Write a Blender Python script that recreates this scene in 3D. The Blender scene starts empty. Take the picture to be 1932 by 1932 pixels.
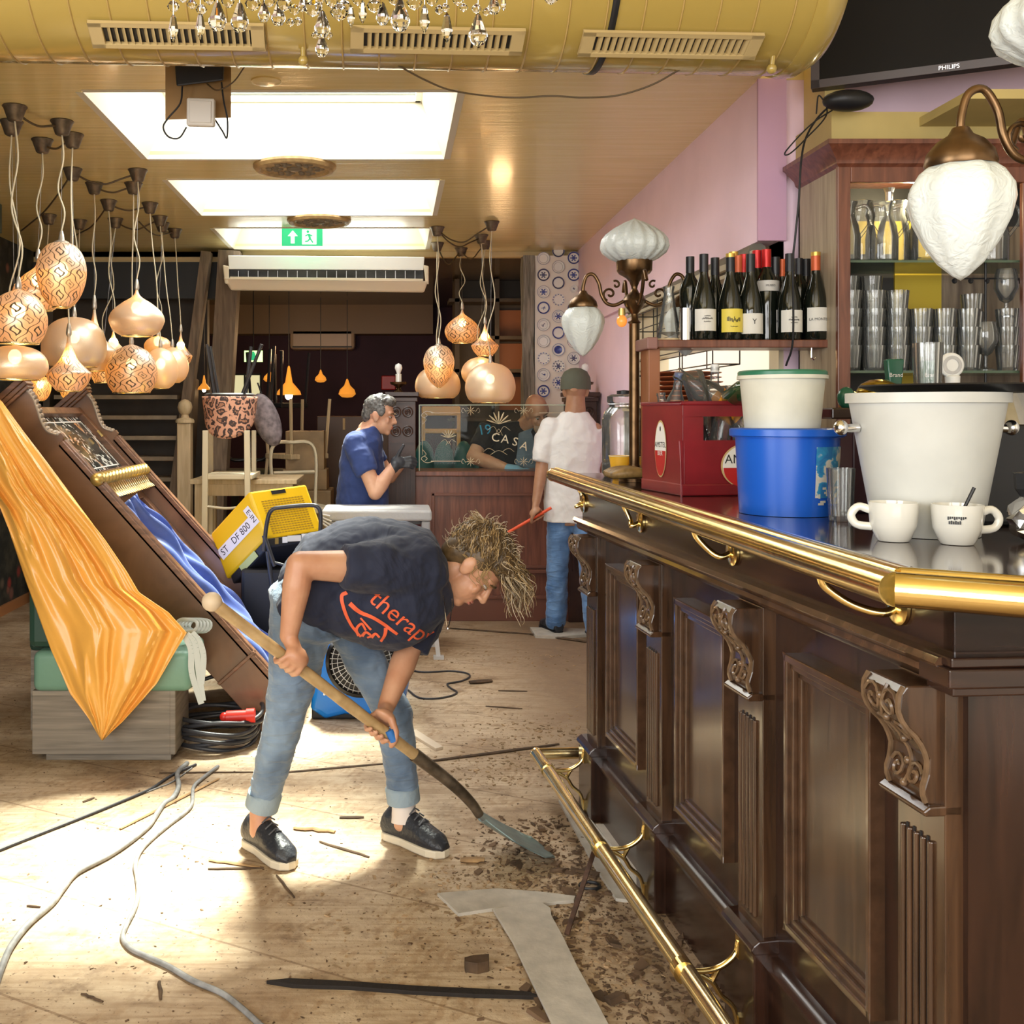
import bpy, bmesh, math, random
from mathutils import Vector, Matrix, Euler
from math import pi, sin, cos, radians as R
random.seed(7)
sc = bpy.context.scene
COL = sc.collection
# ---------------------------------------------------------------- camera, world, lights, exposure
FPX, CX, CY, EYE = 2000.0, 740.0, 780.0, 1.42
cd = bpy.data.cameras.new('camera'); cam = bpy.data.objects.new('camera', cd); COL.objects.link(cam)
cam.location = (0, 0, EYE); cam.rotation_euler = (pi/2, 0, 0)
cd.sensor_width = 36; cd.lens = FPX/1932*36
cd.shift_x = (966-CX)/1932; cd.shift_y = -(966-CY)/1932
cd.clip_start = .05
sc.camera = cam
sc.view_settings.view_transform = 'Standard'; sc.view_settings.look = 'None'
sc.view_settings.exposure = 0.58; sc.view_settings.gamma = 1
sc.view_settings.use_curve_mapping = False
sc.cycles.max_bounces = 7; sc.cycles.diffuse_bounces = 4; sc.cycles.glossy_bounces = 4
sc.cycles.transmission_bounces = 7; sc.cycles.transparent_max_bounces = 48
sc.cycles.caustics_reflective = False; sc.cycles.caustics_refractive = False
sc.cycles.sample_clamp_indirect = 6
w = bpy.data.worlds.new('sky'); sc.world = w; w.use_nodes = True
w.node_tree.nodes['Background'].inputs[0].default_value = (.75, .86, 1, 1)
w.node_tree.nodes['Background'].inputs[1].default_value = .5

def area(name, loc, rot, sx, sy, power, col=(1, 1, 1), spread=pi):
    l = bpy.data.lights.new(name, 'AREA'); l.shape = 'RECTANGLE'; l.size = sx; l.size_y = sy
    l.energy = power; l.color = col; l.spread = spread
    o = bpy.data.objects.new(name, l); COL.objects.link(o); o.location = loc; o.rotation_euler = rot
    return o
def point(name, loc, power, col, r=.05):
    l = bpy.data.lights.new(name, 'POINT'); l.energy = power; l.color = col; l.shadow_soft_size = r
    o = bpy.data.objects.new(name, l); COL.objects.link(o); o.location = loc
sl = bpy.data.lights.new('sun', 'SUN'); sl.energy = 19.0; sl.angle = R(11); sl.color = (1, .95, .86)
so = bpy.data.objects.new('sun', sl); COL.objects.link(so)
so.rotation_euler = Vector((-.22, -1.25, -2.66)).to_track_quat('-Z', 'Y').to_euler()
# daylight: shop window behind the camera and the three roof lights
area('shop_window_daylight', (-.6, -2.7, 1.75), (pi/2, 0, 0), 4.6, 2.3, 165, (1, .97, .93))
area('side_fill_light', (-2.68, -.3, 1.8), (pi/2, 0, -pi/2), 2.2, 1.7, 85, (.95, .98, 1))  # added fill from the left, no window modelled in that wall
SKY = [(4.08, 5.17), (5.62, 6.64), (7.09, 8.0)]
for (a_, b_), e_ in zip(SKY, (26, 24, 9)):
    area('roof_light_daylight', (-.48, (a_+b_)/2+.11, 2.992), (0, 0, 0), 1.2, b_-a_-.05, e_, (.98, .98, .97))
point('back_room_lamp', (-.9, 9.3, 2.0), 14, (1, .62, .3), .15)
point('back_room_lamp', (.9, 8.8, 1.9), 5, (1, .6, .28), .1)
point('kitchen_lamp', (1.95, 5.6, 1.9), 22, (1, .97, .9), .15)

# ---------------------------------------------------------------- helpers
def P(x, y, Y):
    return Vector(((x-CX)*Y/FPX, Y, EYE-(y-CY)*Y/FPX))
def F(x, y, z=0.0):
    Y = (EYE-z)*FPX/(y-CY)
    return Vector(((x-CX)*Y/FPX, Y, z))
def wm(o):
    m = Matrix.Identity(4)
    while o is not None:
        m = Matrix.LocRotScale(o.location, o.rotation_euler, o.scale) @ m
        o = o.parent
    return m
def smoothpath(pts, n=8, closed=False):
    pts = [Vector(p) for p in pts]; out = []
    N = len(pts)
    for i in range(N if closed else N-1):
        p1 = pts[i]; p2 = pts[(i+1) % N]
        p0 = pts[i-1] if (i > 0 or closed) else p1*2-p2
        p3 = pts[(i+2) % N] if (i+2 < N or closed) else p2*2-p1
        for k in range(n):
            t = k/n
            out.append(.5*((2*p1)+(p2-p0)*t+(2*p0-5*p1+4*p2-p3)*t*t+(3*p1-p0-3*p2+p3)*t**3))
    if not closed: out.append(pts[-1])
    return out
class MB:
    def __init__(s): s.v = []; s.f = []
    def add(s, vs, fs, M=None):
        b = len(s.v)
        for v in vs:
            v = Vector(v)
            s.v.append(M @ v if M else v)
        for f in fs: s.f.append([i+b for i in f])
        return s
    def hexa(s, p):
        return s.add(p, [(0, 3, 2, 1), (4, 5, 6, 7), (0, 1, 5, 4), (1, 2, 6, 5), (2, 3, 7, 6), (3, 0, 4, 7)])
    def bx(s, x0, x1, y0, y1, z0, z1, M=None):
        return s.add([(x0, y0, z0), (x1, y0, z0), (x1, y1, z0), (x0, y1, z0), (x0, y0, z1), (x1, y0, z1), (x1, y1, z1), (x0, y1, z1)],
                     [(0, 3, 2, 1), (4, 5, 6, 7), (0, 1, 5, 4), (1, 2, 6, 5), (2, 3, 7, 6), (3, 0, 4, 7)], M)
    def box(s, c, d, M=None):
        return s.bx(c[0]-d[0]/2, c[0]+d[0]/2, c[1]-d[1]/2, c[1]+d[1]/2, c[2]-d[2]/2, c[2]+d[2]/2, M)
    def bar(s, p0, p1, w, h, up=(0, 0, 1)):
        p0 = Vector(p0); p1 = Vector(p1); d = (p1-p0).normalized(); u = Vector(up)
        a = d.cross(u)
        if a.length < 1e-4: a = d.cross(Vector((1, 0, 0)))
        a.normalize(); b = a.cross(d).normalized(); a *= w/2; b *= h/2
        return s.hexa([p0-a-b, p0+a-b, p1+a-b, p1-a-b, p0-a+b, p0+a+b, p1+a+b, p1-a+b])
    def tube(s, pts, r, n=8, closed=False, caps=True, flat=1.0):
        pts = [Vector(p) for p in pts]; N = len(pts)
        rr = r if isinstance(r, (list, tuple)) else [r]*N
        rings = []; prev = None
        for i in range(N):
            if closed: t = pts[(i+1) % N]-pts[i-1]
            else: t = pts[min(i+1, N-1)]-pts[max(i-1, 0)]
            if t.length < 1e-9: t = Vector((0, 0, 1))
            t.normalize()
            if prev is None:
                u = t.cross(Vector((0, 0, 1)))
                if u.length < .1: u = t.cross(Vector((1, 0, 0)))
            else:
                u = prev-t*prev.dot(t)
                if u.length < 1e-6: u = t.cross(Vector((1, 0, 0)))
            u.normalize(); prev = u; w_ = t.cross(u)
            rings.append([pts[i]+(u*cos(2*pi*k/n)+w_*flat*sin(2*pi*k/n))*rr[i] for k in range(n)])
        vs = [v for g in rings for v in g]; fs = []
        for i in range(N if closed else N-1):
            j = (i+1) % N
            for k in range(n): fs.append((i*n+k, i*n+(k+1) % n, j*n+(k+1) % n, j*n+k))
        if caps and not closed:
            fs.append(tuple(range(n))[::-1]); fs.append(tuple((N-1)*n+k for k in range(n)))
        return s.add(vs, fs)
    def cyl(s, p0, p1, r0, r1=None, n=20, caps=True):
        return s.tube([p0, p1], [r0, r0 if r1 is None else r1], n, caps=caps)
    def lathe(s, prof, n=28, c=(0, 0, 0), M=None, caps=True, rib=0, ribn=12, sx=1, sy=1):
        vs = []; fs = []; N = len(prof)
        for (r, z) in prof:
            for k in range(n):
                a = 2*pi*k/n; q = r*(1+rib*cos(ribn*a)) if rib else r
                vs.append((c[0]+q*cos(a)*sx, c[1]+q*sin(a)*sy, c[2]+z))
        for i in range(N-1):
            for k in range(n): fs.append((i*n+k, i*n+(k+1) % n, (i+1)*n+(k+1) % n, (i+1)*n+k))
        if caps:
            if prof[0][0] > 1e-5: fs.append(tuple(range(n))[::-1])
            if prof[-1][0] > 1e-5: fs.append(tuple((N-1)*n+k for k in range(n)))
        return s.add(vs, fs, M)
    def ell(s, c, r, M=None, n=16, m=10):
        if not isinstance(r, (list, tuple)): r = (r, r, r)
        prof = [(sin(pi*i/m), -cos(pi*i/m)) for i in range(m+1)]
        vs = []; fs = []
        for (q, z) in prof:
            for k in range(n):
                a = 2*pi*k/n; vs.append((r[0]*q*cos(a), r[1]*q*sin(a), r[2]*z))
        for i in range(m):
            for k in range(n): fs.append((i*n+k, i*n+(k+1) % n, (i+1)*n+(k+1) % n, (i+1)*n+k))
        T_ = Matrix.Translation(Vector(c))
        return s.add(vs, fs, T_ @ M if M else T_)
    def prism(s, poly, t0, t1, M=None):
        n = len(poly); vs = [(p[0], p[1], t0) for p in poly]+[(p[0], p[1], t1) for p in poly]
        fs = [tuple(range(n))[::-1], tuple(range(n, 2*n))]+[(k, (k+1) % n, n+(k+1) % n, n+k) for k in range(n)]
        return s.add(vs, fs, M)
    def grid(s, fn, nu, nv):
        vs = [fn(i/nu, j/nv) for j in range(nv+1) for i in range(nu+1)]
        fs = [(j*(nu+1)+i, j*(nu+1)+i+1, (j+1)*(nu+1)+i+1, (j+1)*(nu+1)+i) for j in range(nv) for i in range(nu)]
        return s.add(vs, fs)
    def build(s, name, mat, parent=None, smooth=None, bevel=0, solid=0, sub=0, origin=None, raw=False):
        me = bpy.data.meshes.new(name)
        vs = s.v
        o = bpy.data.objects.new(name, me)
        if parent is not None:
            inv = wm(parent).inverted(); vs = [inv @ v for v in vs]; o.parent = parent
        elif not raw:
            if origin is None:
                lo = [min(v[i] for v in vs) for i in range(3)]; hi = [max(v[i] for v in vs) for i in range(3)]
                origin = Vector(((lo[0]+hi[0])/2, (lo[1]+hi[1])/2, lo[2]))
            origin = Vector(origin); vs = [v-origin for v in vs]; o.location = origin
        me.from_pydata([tuple(v) for v in vs], [], s.f)
        me.validate()
        bm = bmesh.new(); bm.from_mesh(me)
        bmesh.ops.remove_doubles(bm, verts=bm.verts, dist=1e-6)
        bmesh.ops.recalc_face_normals(bm, faces=bm.faces); bm.to_mesh(me); bm.free()
        for m_ in (mat if isinstance(mat, (list, tuple)) else [mat]): me.materials.append(m_)
        if smooth:
            me.shade_smooth(); me.set_sharp_from_angle(angle=R(smooth))
        COL.objects.link(o)
        if solid:
            m_ = o.modifiers.new('thickness', 'SOLIDIFY'); m_.thickness = solid; m_.offset = 0
        if bevel:
            m_ = o.modifiers.new('edge', 'BEVEL'); m_.width = bevel; m_.segments = 2; m_.limit_method = 'ANGLE'; m_.angle_limit = R(40)
        if sub:
            m_ = o.modifiers.new('round', 'SUBSURF'); m_.levels = sub; m_.render_levels = sub
        return o
def tag(o, label=None, cat=None, group=None, kind=None):
    if label: o['label'] = label
    if cat: o['category'] = cat
    if group: o['group'] = group
    if kind: o['kind'] = kind
    return o
def T(name, label, cat, loc=(0, 0, 0), rz=0, group=None):
    o = bpy.data.objects.new(name, None); COL.objects.link(o); o.empty_display_size = .05
    o.location = loc; o.rotation_euler = (0, 0, rz)
    return tag(o, label, cat, group)
def kids(o): return [c for c in bpy.data.objects if c.parent == o]
def clone(t, loc=None, rz=None, label=None, scale=None, group=None, rot=None):
    r = t.copy(); COL.objects.link(r)
    if loc is not None: r.location = loc
    if rz is not None: r.rotation_euler = (0, 0, rz)
    if rot is not None: r.rotation_euler = rot
    if scale is not None: r.scale = scale if isinstance(scale, (tuple, list)) else (scale,)*3
    if label: r['label'] = label
    if group: r['group'] = group
    for ch in TREE.get(t.name) or kids(t):
        c = ch.copy(); COL.objects.link(c); c.parent = r
        for g in kids(ch):
            d = g.copy(); COL.objects.link(d); d.parent = c
    return r
TREE = {}
def struct(o):
    o['kind'] = 'structure'; return o

# ---------------------------------------------------------------- materials
MC = {}
def nodes(name):
    m = bpy.data.materials.new(name); m.use_nodes = True; nt = m.node_tree
    b = nt.nodes['Principled BSDF']; MC[name] = m
    return m, nt, b
def nn(nt, t, **kw):
    n = nt.nodes.new(t)
    for k, v in kw.items():
        if k in n.inputs: n.inputs[k].default_value = v
        else: setattr(n, k, v)
    return n
def coords(nt, scale=(1, 1, 1), rot=(0, 0, 0), src='Object'):
    tc = nn(nt, 'ShaderNodeTexCoord'); mp = nn(nt, 'ShaderNodeMapping')
    mp.inputs['Scale'].default_value = scale; mp.inputs['Rotation'].default_value = rot
    nt.links.new(tc.outputs[src], mp.inputs[0]); return mp.outputs[0]
def ramp(nt, fac, stops):
    r = nn(nt, 'ShaderNodeValToRGB'); e = r.color_ramp.elements
    while len(e) < len(stops): e.new(.5)
    for i, (p, c) in enumerate(stops):
        e[i].position = p; e[i].color = (c[0], c[1], c[2], 1) if isinstance(c, (tuple, list)) else (c, c, c, 1)
    nt.links.new(fac, r.inputs[0]); return r.outputs[0]
def bumpn(nt, b, h, strength=.3, dist=.01):
    n = nn(nt, 'ShaderNodeBump'); n.inputs['Strength'].default_value = strength; n.inputs['Distance'].default_value = dist
    nt.links.new(h, n.inputs['Height']); nt.links.new(n.outputs[0], b.inputs['Normal'])
def mixc(nt, f, a, b_, mode='MIX'):
    n = nn(nt, 'ShaderNodeMix'); n.data_type = 'RGBA'; n.blend_type = mode
    for k, x in ((0, f), (6, a), (7, b_)):
        if isinstance(x, (int, float)): n.inputs[k].default_value = x
        elif isinstance(x, (tuple, list)): n.inputs[k].default_value = (x[0], x[1], x[2], 1)
        else: nt.links.new(x, n.inputs[k])
    return n.outputs[2]
def mat(name, col, rough=.5, metal=0, var=0, vs=6, bump=0, bs=40, stretch=(1, 1, 1), coat=0, trans=0, ior=1.45, em=None, es=0, alpha=1, spec=.5, sheen=0, bd=.01):
    if name in MC: return MC[name]
    m, nt, b = nodes(name)
    b.inputs['Base Color'].default_value = (*col, 1); b.inputs['Roughness'].default_value = rough
    b.inputs['Metallic'].default_value = metal; b.inputs['IOR'].default_value = ior
    b.inputs['Coat Weight'].default_value = coat; b.inputs['Coat Roughness'].default_value = .08
    b.inputs['Transmission Weight'].default_value = trans; b.inputs['Alpha'].default_value = alpha
    b.inputs['Specular IOR Level'].default_value = spec; b.inputs['Sheen Weight'].default_value = sheen
    if em: b.inputs['Emission Color'].default_value = (*em, 1); b.inputs['Emission Strength'].default_value = es
    if var or bump:
        co = coords(nt, stretch)
    if var:
        n = nn(nt, 'ShaderNodeTexNoise'); n.inputs['Scale'].default_value = vs; n.inputs['Detail'].default_value = 5
        nt.links.new(co, n.inputs['Vector'])
        lo = tuple(c*(1-var) for c in col); hi = tuple(min(1, c*(1+var)) for c in col)
        nt.links.new(ramp(nt, n.outputs[0], [(.3, lo), (.7, hi)]), b.inputs['Base Color'])
    if bump:
        n = nn(nt, 'ShaderNodeTexNoise'); n.inputs['Scale'].default_value = bs; n.inputs['Detail'].default_value = 4
        nt.links.new(co, n.inputs['Vector']); bumpn(nt, b, n.outputs[0], bump, bd)
    return m
def wood(name, lo, hi, rough=.3, stretch=(14, 14, 1.2), coat=.3, bump=.08, scale=3):
    if name in MC: return MC[name]
    m, nt, b = nodes(name); co = coords(nt, stretch)
    n = nn(nt, 'ShaderNodeTexNoise'); n.inputs['Scale'].default_value = scale; n.inputs['Detail'].default_value = 8; n.inputs['Distortion'].default_value = .6
    nt.links.new(co, n.inputs['Vector'])
    nt.links.new(ramp(nt, n.outputs[0], [(.3, lo), (.7, hi)]), b.inputs['Base Color'])
    b.inputs['Roughness'].default_value = rough; b.inputs['Coat Weight'].default_value = coat; b.inputs['Coat Roughness'].default_value = .12
    bumpn(nt, b, n.outputs[0], bump, .005)
    return m
mat('black', (.012, .012, .014), .45)
mat('black_gloss', (.01, .01, .012), .12)
mat('dark_bronze', (.13, .075, .035), .32, .9, var=.4, vs=20)
mat('brass', (.86, .66, .28), .17, 1, var=.12, vs=14, bump=.05, bs=30)
mat('brass_pale', (.86, .70, .38), .2, 1, var=.15, vs=10, bump=.05, bs=30)
mat('gold_paint', (.62, .44, .14), .3, .7)
mat('chrome', (.8, .8, .82), .15, 1)
mat('steel', (.45, .45, .46), .35, 1, var=.2, vs=15)
mat('white_paint', (.8, .78, .73), .5)
mat('white_plastic', (.82, .82, .8), .35)
mat('cream_plastic', (.72, .62, .47), .4)
mat('porcelain', (.70, .68, .61), .12, coat=.5)
mat('orange_bulb', (.9, .28, .05), .15, em=(1, .3, .05), es=.4)
mat('red_plastic', (.65, .03, .02), .35)
wood('dark_wood', (.014, .006, .004), (.042, .017, .010), .24, coat=.35)
wood('dark_wood_side', (.014, .006, .004), (.042, .017, .010), .26, stretch=(1.2, 1.2, 14))
wood('panel_wood', (.026, .012, .006), (.080, .038, .018), .24, coat=.5)
wood('red_wood', (.10, .030, .017), (.22, .075, .04), .35, coat=.2)
wood('pale_wood', (.48, .36, .2), (.66, .52, .32), .6, coat=0)
wood('grey_wood', (.13, .11, .085), (.27, .23, .18), .6, stretch=(1, 1, 18), coat=0)
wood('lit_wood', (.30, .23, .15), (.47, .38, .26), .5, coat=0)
m, nt, b = nodes('glass')          # thin clear glassware: shadows pass, rims still refract
def thin_glass(nt, tint, boost=1.6, rough=.02):
    out = nt.nodes['Material Output']; tp = nn(nt, 'ShaderNodeBsdfTransparent'); tp.inputs[0].default_value = (*tint, 1)
    gl = nn(nt, 'ShaderNodeBsdfAnisotropic' if False else 'ShaderNodeBsdfGlossy'); gl.inputs['Roughness'].default_value = rough
    fr = nn(nt, 'ShaderNodeFresnel', IOR=1.5); mu = nn(nt, 'ShaderNodeMath', operation='MULTIPLY'); mu.use_clamp = True; nt.links.new(fr.outputs[0], mu.inputs[0]); mu.inputs[1].default_value = boost
    mx = nn(nt, 'ShaderNodeMixShader'); nt.links.new(mu.outputs[0], mx.inputs[0]); nt.links.new(tp.outputs[0], mx.inputs[1]); nt.links.new(gl.outputs[0], mx.inputs[2]); 
    df = nn(nt, 'ShaderNodeBsdfDiffuse'); df.inputs[0].default_value = (.9, .92, .9, 1); m5 = nn(nt, 'ShaderNodeMixShader'); m5.inputs[0].default_value = .05 if boost > 1 else .01
    nt.links.new(mx.outputs[0], m5.inputs[1]); nt.links.new(df.outputs[0], m5.inputs[2]); nt.links.new(m5.outputs[0], out.inputs[0])
thin_glass(nt, (.98, .985, .975), 1.1, .05)
mat('crystal', (1, 1, 1), .0, trans=1, ior=1.6)
m, nt, b = nodes('pane')           # flat window pane
thin_glass(nt, (.93, .97, .94), .15)
m, nt, b = nodes('green_glass_shelf')
b.inputs['Base Color'].default_value = (.1, .16, .1, 1); b.inputs['Roughness'].default_value = .05; b.inputs['Alpha'].default_value = .75
m, nt, b = nodes('bottle_glass')
b.inputs['Base Color'].default_value = (.008, .010, .007, 1); b.inputs['Roughness'].default_value = .06; b.inputs['Coat Weight'].default_value = .5
m, nt, b = nodes('frosted_glass')
co = coords(nt, (1, 1, 1)); n = nn(nt, 'ShaderNodeTexNoise'); n.inputs['Scale'].default_value = 30; n.inputs['Distortion'].default_value = 2.5; nt.links.new(co, n.inputs['Vector'])
b.inputs['Base Color'].default_value = (.60, .64, .62, 1); b.inputs['Roughness'].default_value = .35
b.inputs['Subsurface Weight'].default_value = .15; b.inputs['Subsurface Radius'].default_value = (.05, .05, .05)
bumpn(nt, b, n.outputs[0], .5, .006)

def text(s, size, font=None, ext=.0006, bold=False, sub=0):
    """flat lettering as an MB in the XY plane, centred"""
    cu = bpy.data.curves.new('lettering', 'FONT'); cu.body = s; cu.size = size; cu.align_x = 'CENTER'; cu.align_y = 'CENTER'
    cu.resolution_u = 3; cu.offset = 0
    o = bpy.data.objects.new('lettering', cu); COL.objects.link(o)
    dg = bpy.context.evaluated_depsgraph_get(); dg.update()
    me = bpy.data.meshes.new_from_object(o.evaluated_get(dg))
    bm = bmesh.new(); bm.from_mesh(me); bmesh.ops.triangulate(bm, faces=bm.faces)
    if sub:
        for _ in range(4):
            es = [e for e in bm.edges if e.calc_length() > sub]
            if not es: break
            bmesh.ops.subdivide_edges(bm, edges=es, cuts=1); bmesh.ops.triangulate(bm, faces=bm.faces)
    mb = MB(); mb.add([v.co.copy() for v in bm.verts], [[v.index for v in f.verts] for f in bm.faces]); bm.free()
    bpy.data.objects.remove(o); bpy.data.curves.remove(cu); bpy.data.meshes.remove(me)
    return mb
def frame(o, x, z):
    """matrix with local X -> x, local Z(normal) -> z"""
    x = Vector(x).normalized(); z = Vector(z).normalized(); y = z.cross(x).normalized(); x = y.cross(z)
    m = Matrix((x, y, z)).transposed().to_4x4(); m.translation = Vector(o); return m
def xf(mb, M):
    mb.v = [M @ v for v in mb.v]; return mb
# ================================================================ ROOM SHELL
CZ = 2.66
XL = -2.75
# floor: worn pale boards with stains, glue and dirt
m, nt, b = nodes('floor_boards')
co = coords(nt, (1, 1, 1), (0, 0, R(28)))
n1 = nn(nt, 'ShaderNodeTexNoise', Scale=1.3, Detail=8.0, Roughness=.65); nt.links.new(co, n1.inputs['Vector'])
n2 = nn(nt, 'ShaderNodeTexNoise', Scale=9.0, Detail=8.0, Roughness=.7); nt.links.new(co, n2.inputs['Vector'])
cs = coords(nt, (1.6, 16, 1), (0, 0, R(28)))
n3 = nn(nt, 'ShaderNodeTexNoise', Scale=2.2, Detail=6.0, Distortion=1.2); nt.links.new(cs, n3.inputs['Vector'])
base = ramp(nt, n1.outputs[0], [(.30, (.17, .105, .06)), (.42, (.38, .27, .165)), (.56, (.58, .46, .32)), (.75, (.72, .62, .48))])
grain = ramp(nt, n3.outputs[0], [(.3, (.6, .52, .42)), (.6, (1, 1, 1))])
c1 = mixc(nt, .75, base, grain, 'MULTIPLY')
st = ramp(nt, n2.outputs[0], [(.30, (.32, .23, .15)), (.47, (1, 1, 1))])
c2 = mixc(nt, .7, c1, st, 'MULTIPLY')
n4 = nn(nt, 'ShaderNodeTexNoise', Scale=70.0, Detail=3.0); nt.links.new(co, n4.inputs['Vector'])
sp = ramp(nt, n4.outputs[0], [(.30, (.25, .18, .12)), (.37, (1, 1, 1))])
c3 = mixc(nt, .8, c2, sp, 'MULTIPLY')
# board seams
br = nn(nt, 'ShaderNodeTexBrick'); br.offset = .5
br.inputs['Scale'].default_value = 1; br.inputs['Brick Width'].default_value = 7; br.inputs['Row Height'].default_value = .46
br.inputs['Mortar Size'].default_value = .005; br.inputs['Mortar Smooth'].default_value = .4; br.inputs['Color1'].default_value = (1, 1, 1, 1); br.inputs['Color2'].default_value = (.93, .91, .88, 1); br.inputs['Mortar'].default_value = (.5, .42, .34, 1)
cb = coords(nt, (1, 1, 1), (0, 0, R(28))); nt.links.new(cb, br.inputs['Vector'])
mus = nn(nt, 'ShaderNodeTexNoise', Scale=2.6, Detail=2.0, Distortion=3.0); nt.links.new(co, mus.inputs['Vector'])
wv = nn(nt, 'ShaderNodeTexWave', Scale=9.0, Distortion=9.0, Detail=3.0); wv.inputs['Detail Scale'].default_value = 1.2; nt.links.new(co, wv.inputs['Vector'])
glue = mixc(nt, ramp(nt, mus.outputs[0], [(.5, 0), (.62, 1)]), (1, 1, 1), ramp(nt, wv.outputs[0], [(.3, (.72, .60, .46)), (.7, (1, .98, .94))]))
c3 = mixc(nt, .55, c3, glue, 'MULTIPLY')
c4 = mixc(nt, .8, c3, br.outputs[0], 'MULTIPLY')
# dirt trodden in along the bar
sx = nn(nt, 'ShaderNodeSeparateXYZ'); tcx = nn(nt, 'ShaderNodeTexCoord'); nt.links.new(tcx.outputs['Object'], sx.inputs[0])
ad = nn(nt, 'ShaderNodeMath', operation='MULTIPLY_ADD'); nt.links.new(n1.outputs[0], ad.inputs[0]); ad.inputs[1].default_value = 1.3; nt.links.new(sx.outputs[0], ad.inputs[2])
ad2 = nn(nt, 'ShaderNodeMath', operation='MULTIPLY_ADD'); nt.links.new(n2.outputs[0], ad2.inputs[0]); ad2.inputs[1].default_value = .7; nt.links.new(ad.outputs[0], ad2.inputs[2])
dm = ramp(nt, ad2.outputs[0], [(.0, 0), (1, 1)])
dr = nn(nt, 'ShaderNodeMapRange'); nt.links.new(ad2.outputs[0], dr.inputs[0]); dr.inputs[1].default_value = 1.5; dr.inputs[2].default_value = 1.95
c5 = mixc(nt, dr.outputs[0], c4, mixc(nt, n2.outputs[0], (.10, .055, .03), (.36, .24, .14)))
nt.links.new(c5, b.inputs['Base Color']); b.inputs['Roughness'].default_value = .62
bumpn(nt, b, n2.outputs[0], .35, .02)
mb = MB(); mb.bx(XL-.1, 3.0, -2.9, 12.6, -.06, 0); struct(mb.build('floor', m, raw=True))

# glossy cream ceiling with brush streaks
m, nt, b = nodes('ceiling_paint')
co = coords(nt, (.7, 9, 1)); n = nn(nt, 'ShaderNodeTexNoise', Scale=3.0, Detail=6.0); nt.links.new(co, n.inputs['Vector'])
nt.links.new(ramp(nt, n.outputs[0], [(.3, (.74, .585, .25)), (.7, (.82, .67, .33))]), b.inputs['Base Color'])
b.inputs['Roughness'].default_value = .25; b.inputs['Coat Weight'].default_value = .3; b.inputs['Coat Roughness'].default_value = .1
bumpn(nt, b, n.outputs[0], .45, .006)
mat('well_white', (.60, .55, .42), .6)
mat('yellow_wall', (.52, .40, .15), .5, var=.08)
mat('pink_wall', (.90, .66, .77), .55, var=.05, vs=3, bump=.06, bs=60)
mat('pink_wall_shaded', (.62, .37, .51), .55, var=.05, vs=3)  # pink_wall with the shade of the soffit end put into the colour
mat('cream_tile', (.66, .58, .40), .35)
mb = MB()
XR = 2.9
WX = [(-1.2, .245), (-1.2, .245), (-1.2, .245)]
ys = 3.6
for (a_, b_) in SKY:
    mb.bx(XL, XR if ys > 3.7 else 1.36, ys, a_, CZ, CZ+.04); mb.bx(XL, -1.2, a_, b_, CZ, CZ+.04); mb.bx(.26, XR, a_, b_, CZ, CZ+.04); ys = b_
mb.bx(XL, XR, ys, 8.13, CZ, CZ+.04)
mb.bx(1.36, XR, 3.94, 4.08, CZ, CZ+.04)
struct(mb.build('ceiling', MC['ceiling_paint'], raw=True))
mb = MB(); mb.bx(XL, XR, -2.9, 3.6, 3.12, 3.16); mb.bx(1.34, XR, 3.6, 3.99, 3.12, 3.16); mb.bx(XL, 1.36, 3.6, 3.63, CZ+.04, 3.14); mb.bx(1.34, 1.36, 3.6, 3.96, CZ+.04, 3.14)
struct(mb.build('ceiling_front', MC['ceiling_paint'], raw=True))
# skylight wells
for k, (a_, b_) in enumerate(SKY):
    mb = MB()
    e = .008; lo = [Vector((-1.2+e, a_+e, CZ-.002)), Vector((.26-e, a_+e, CZ-.002)), Vector((.26-e, b_-e, CZ-.002)), Vector((-1.2+e, b_-e, CZ-.002))]
    hi = [Vector((-1.1, a_+.12, 2.98)), Vector((.14, a_+.12, 2.98)), Vector((.14, b_+.1, 2.98)), Vector((-1.1, b_+.1, 2.98))]
    for i in range(4):
        j = (i+1) % 4
        o_ = ((lo[i]+lo[j])/2-(lo[0]+lo[2])/2).normalized()*.03
        mb.hexa([lo[i], lo[j], lo[j]+o_, lo[i]+o_, hi[i], hi[j], hi[j]+o_, hi[i]+o_])
    struct(mb.build('skylight_well_%d' % (k+1), MC['well_white'], raw=True))
    fr = MB(); z = 2.985
    for i in range(4):
        j = (i+1) % 4
        p, q = hi[i].copy(), hi[j].copy(); p.z = q.z = z; fr.bar(p, q, .05, .04)
    o = struct(fr.build('window_%d' % (k+1), MC['white_paint'], raw=True))
    if k == 2:
        mb2 = MB(); mb2.bar((-.46, hi[0].y, z), (-.46, hi[2].y, z), .03, .03); mb2.build('glazing_bar', MC['white_paint'], o)
    g = MB(); g.bx(-1.1, .14, hi[0].y, hi[2].y, 2.993, 2.997); g.build('glass_pane', MC['pane'], o)

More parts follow.
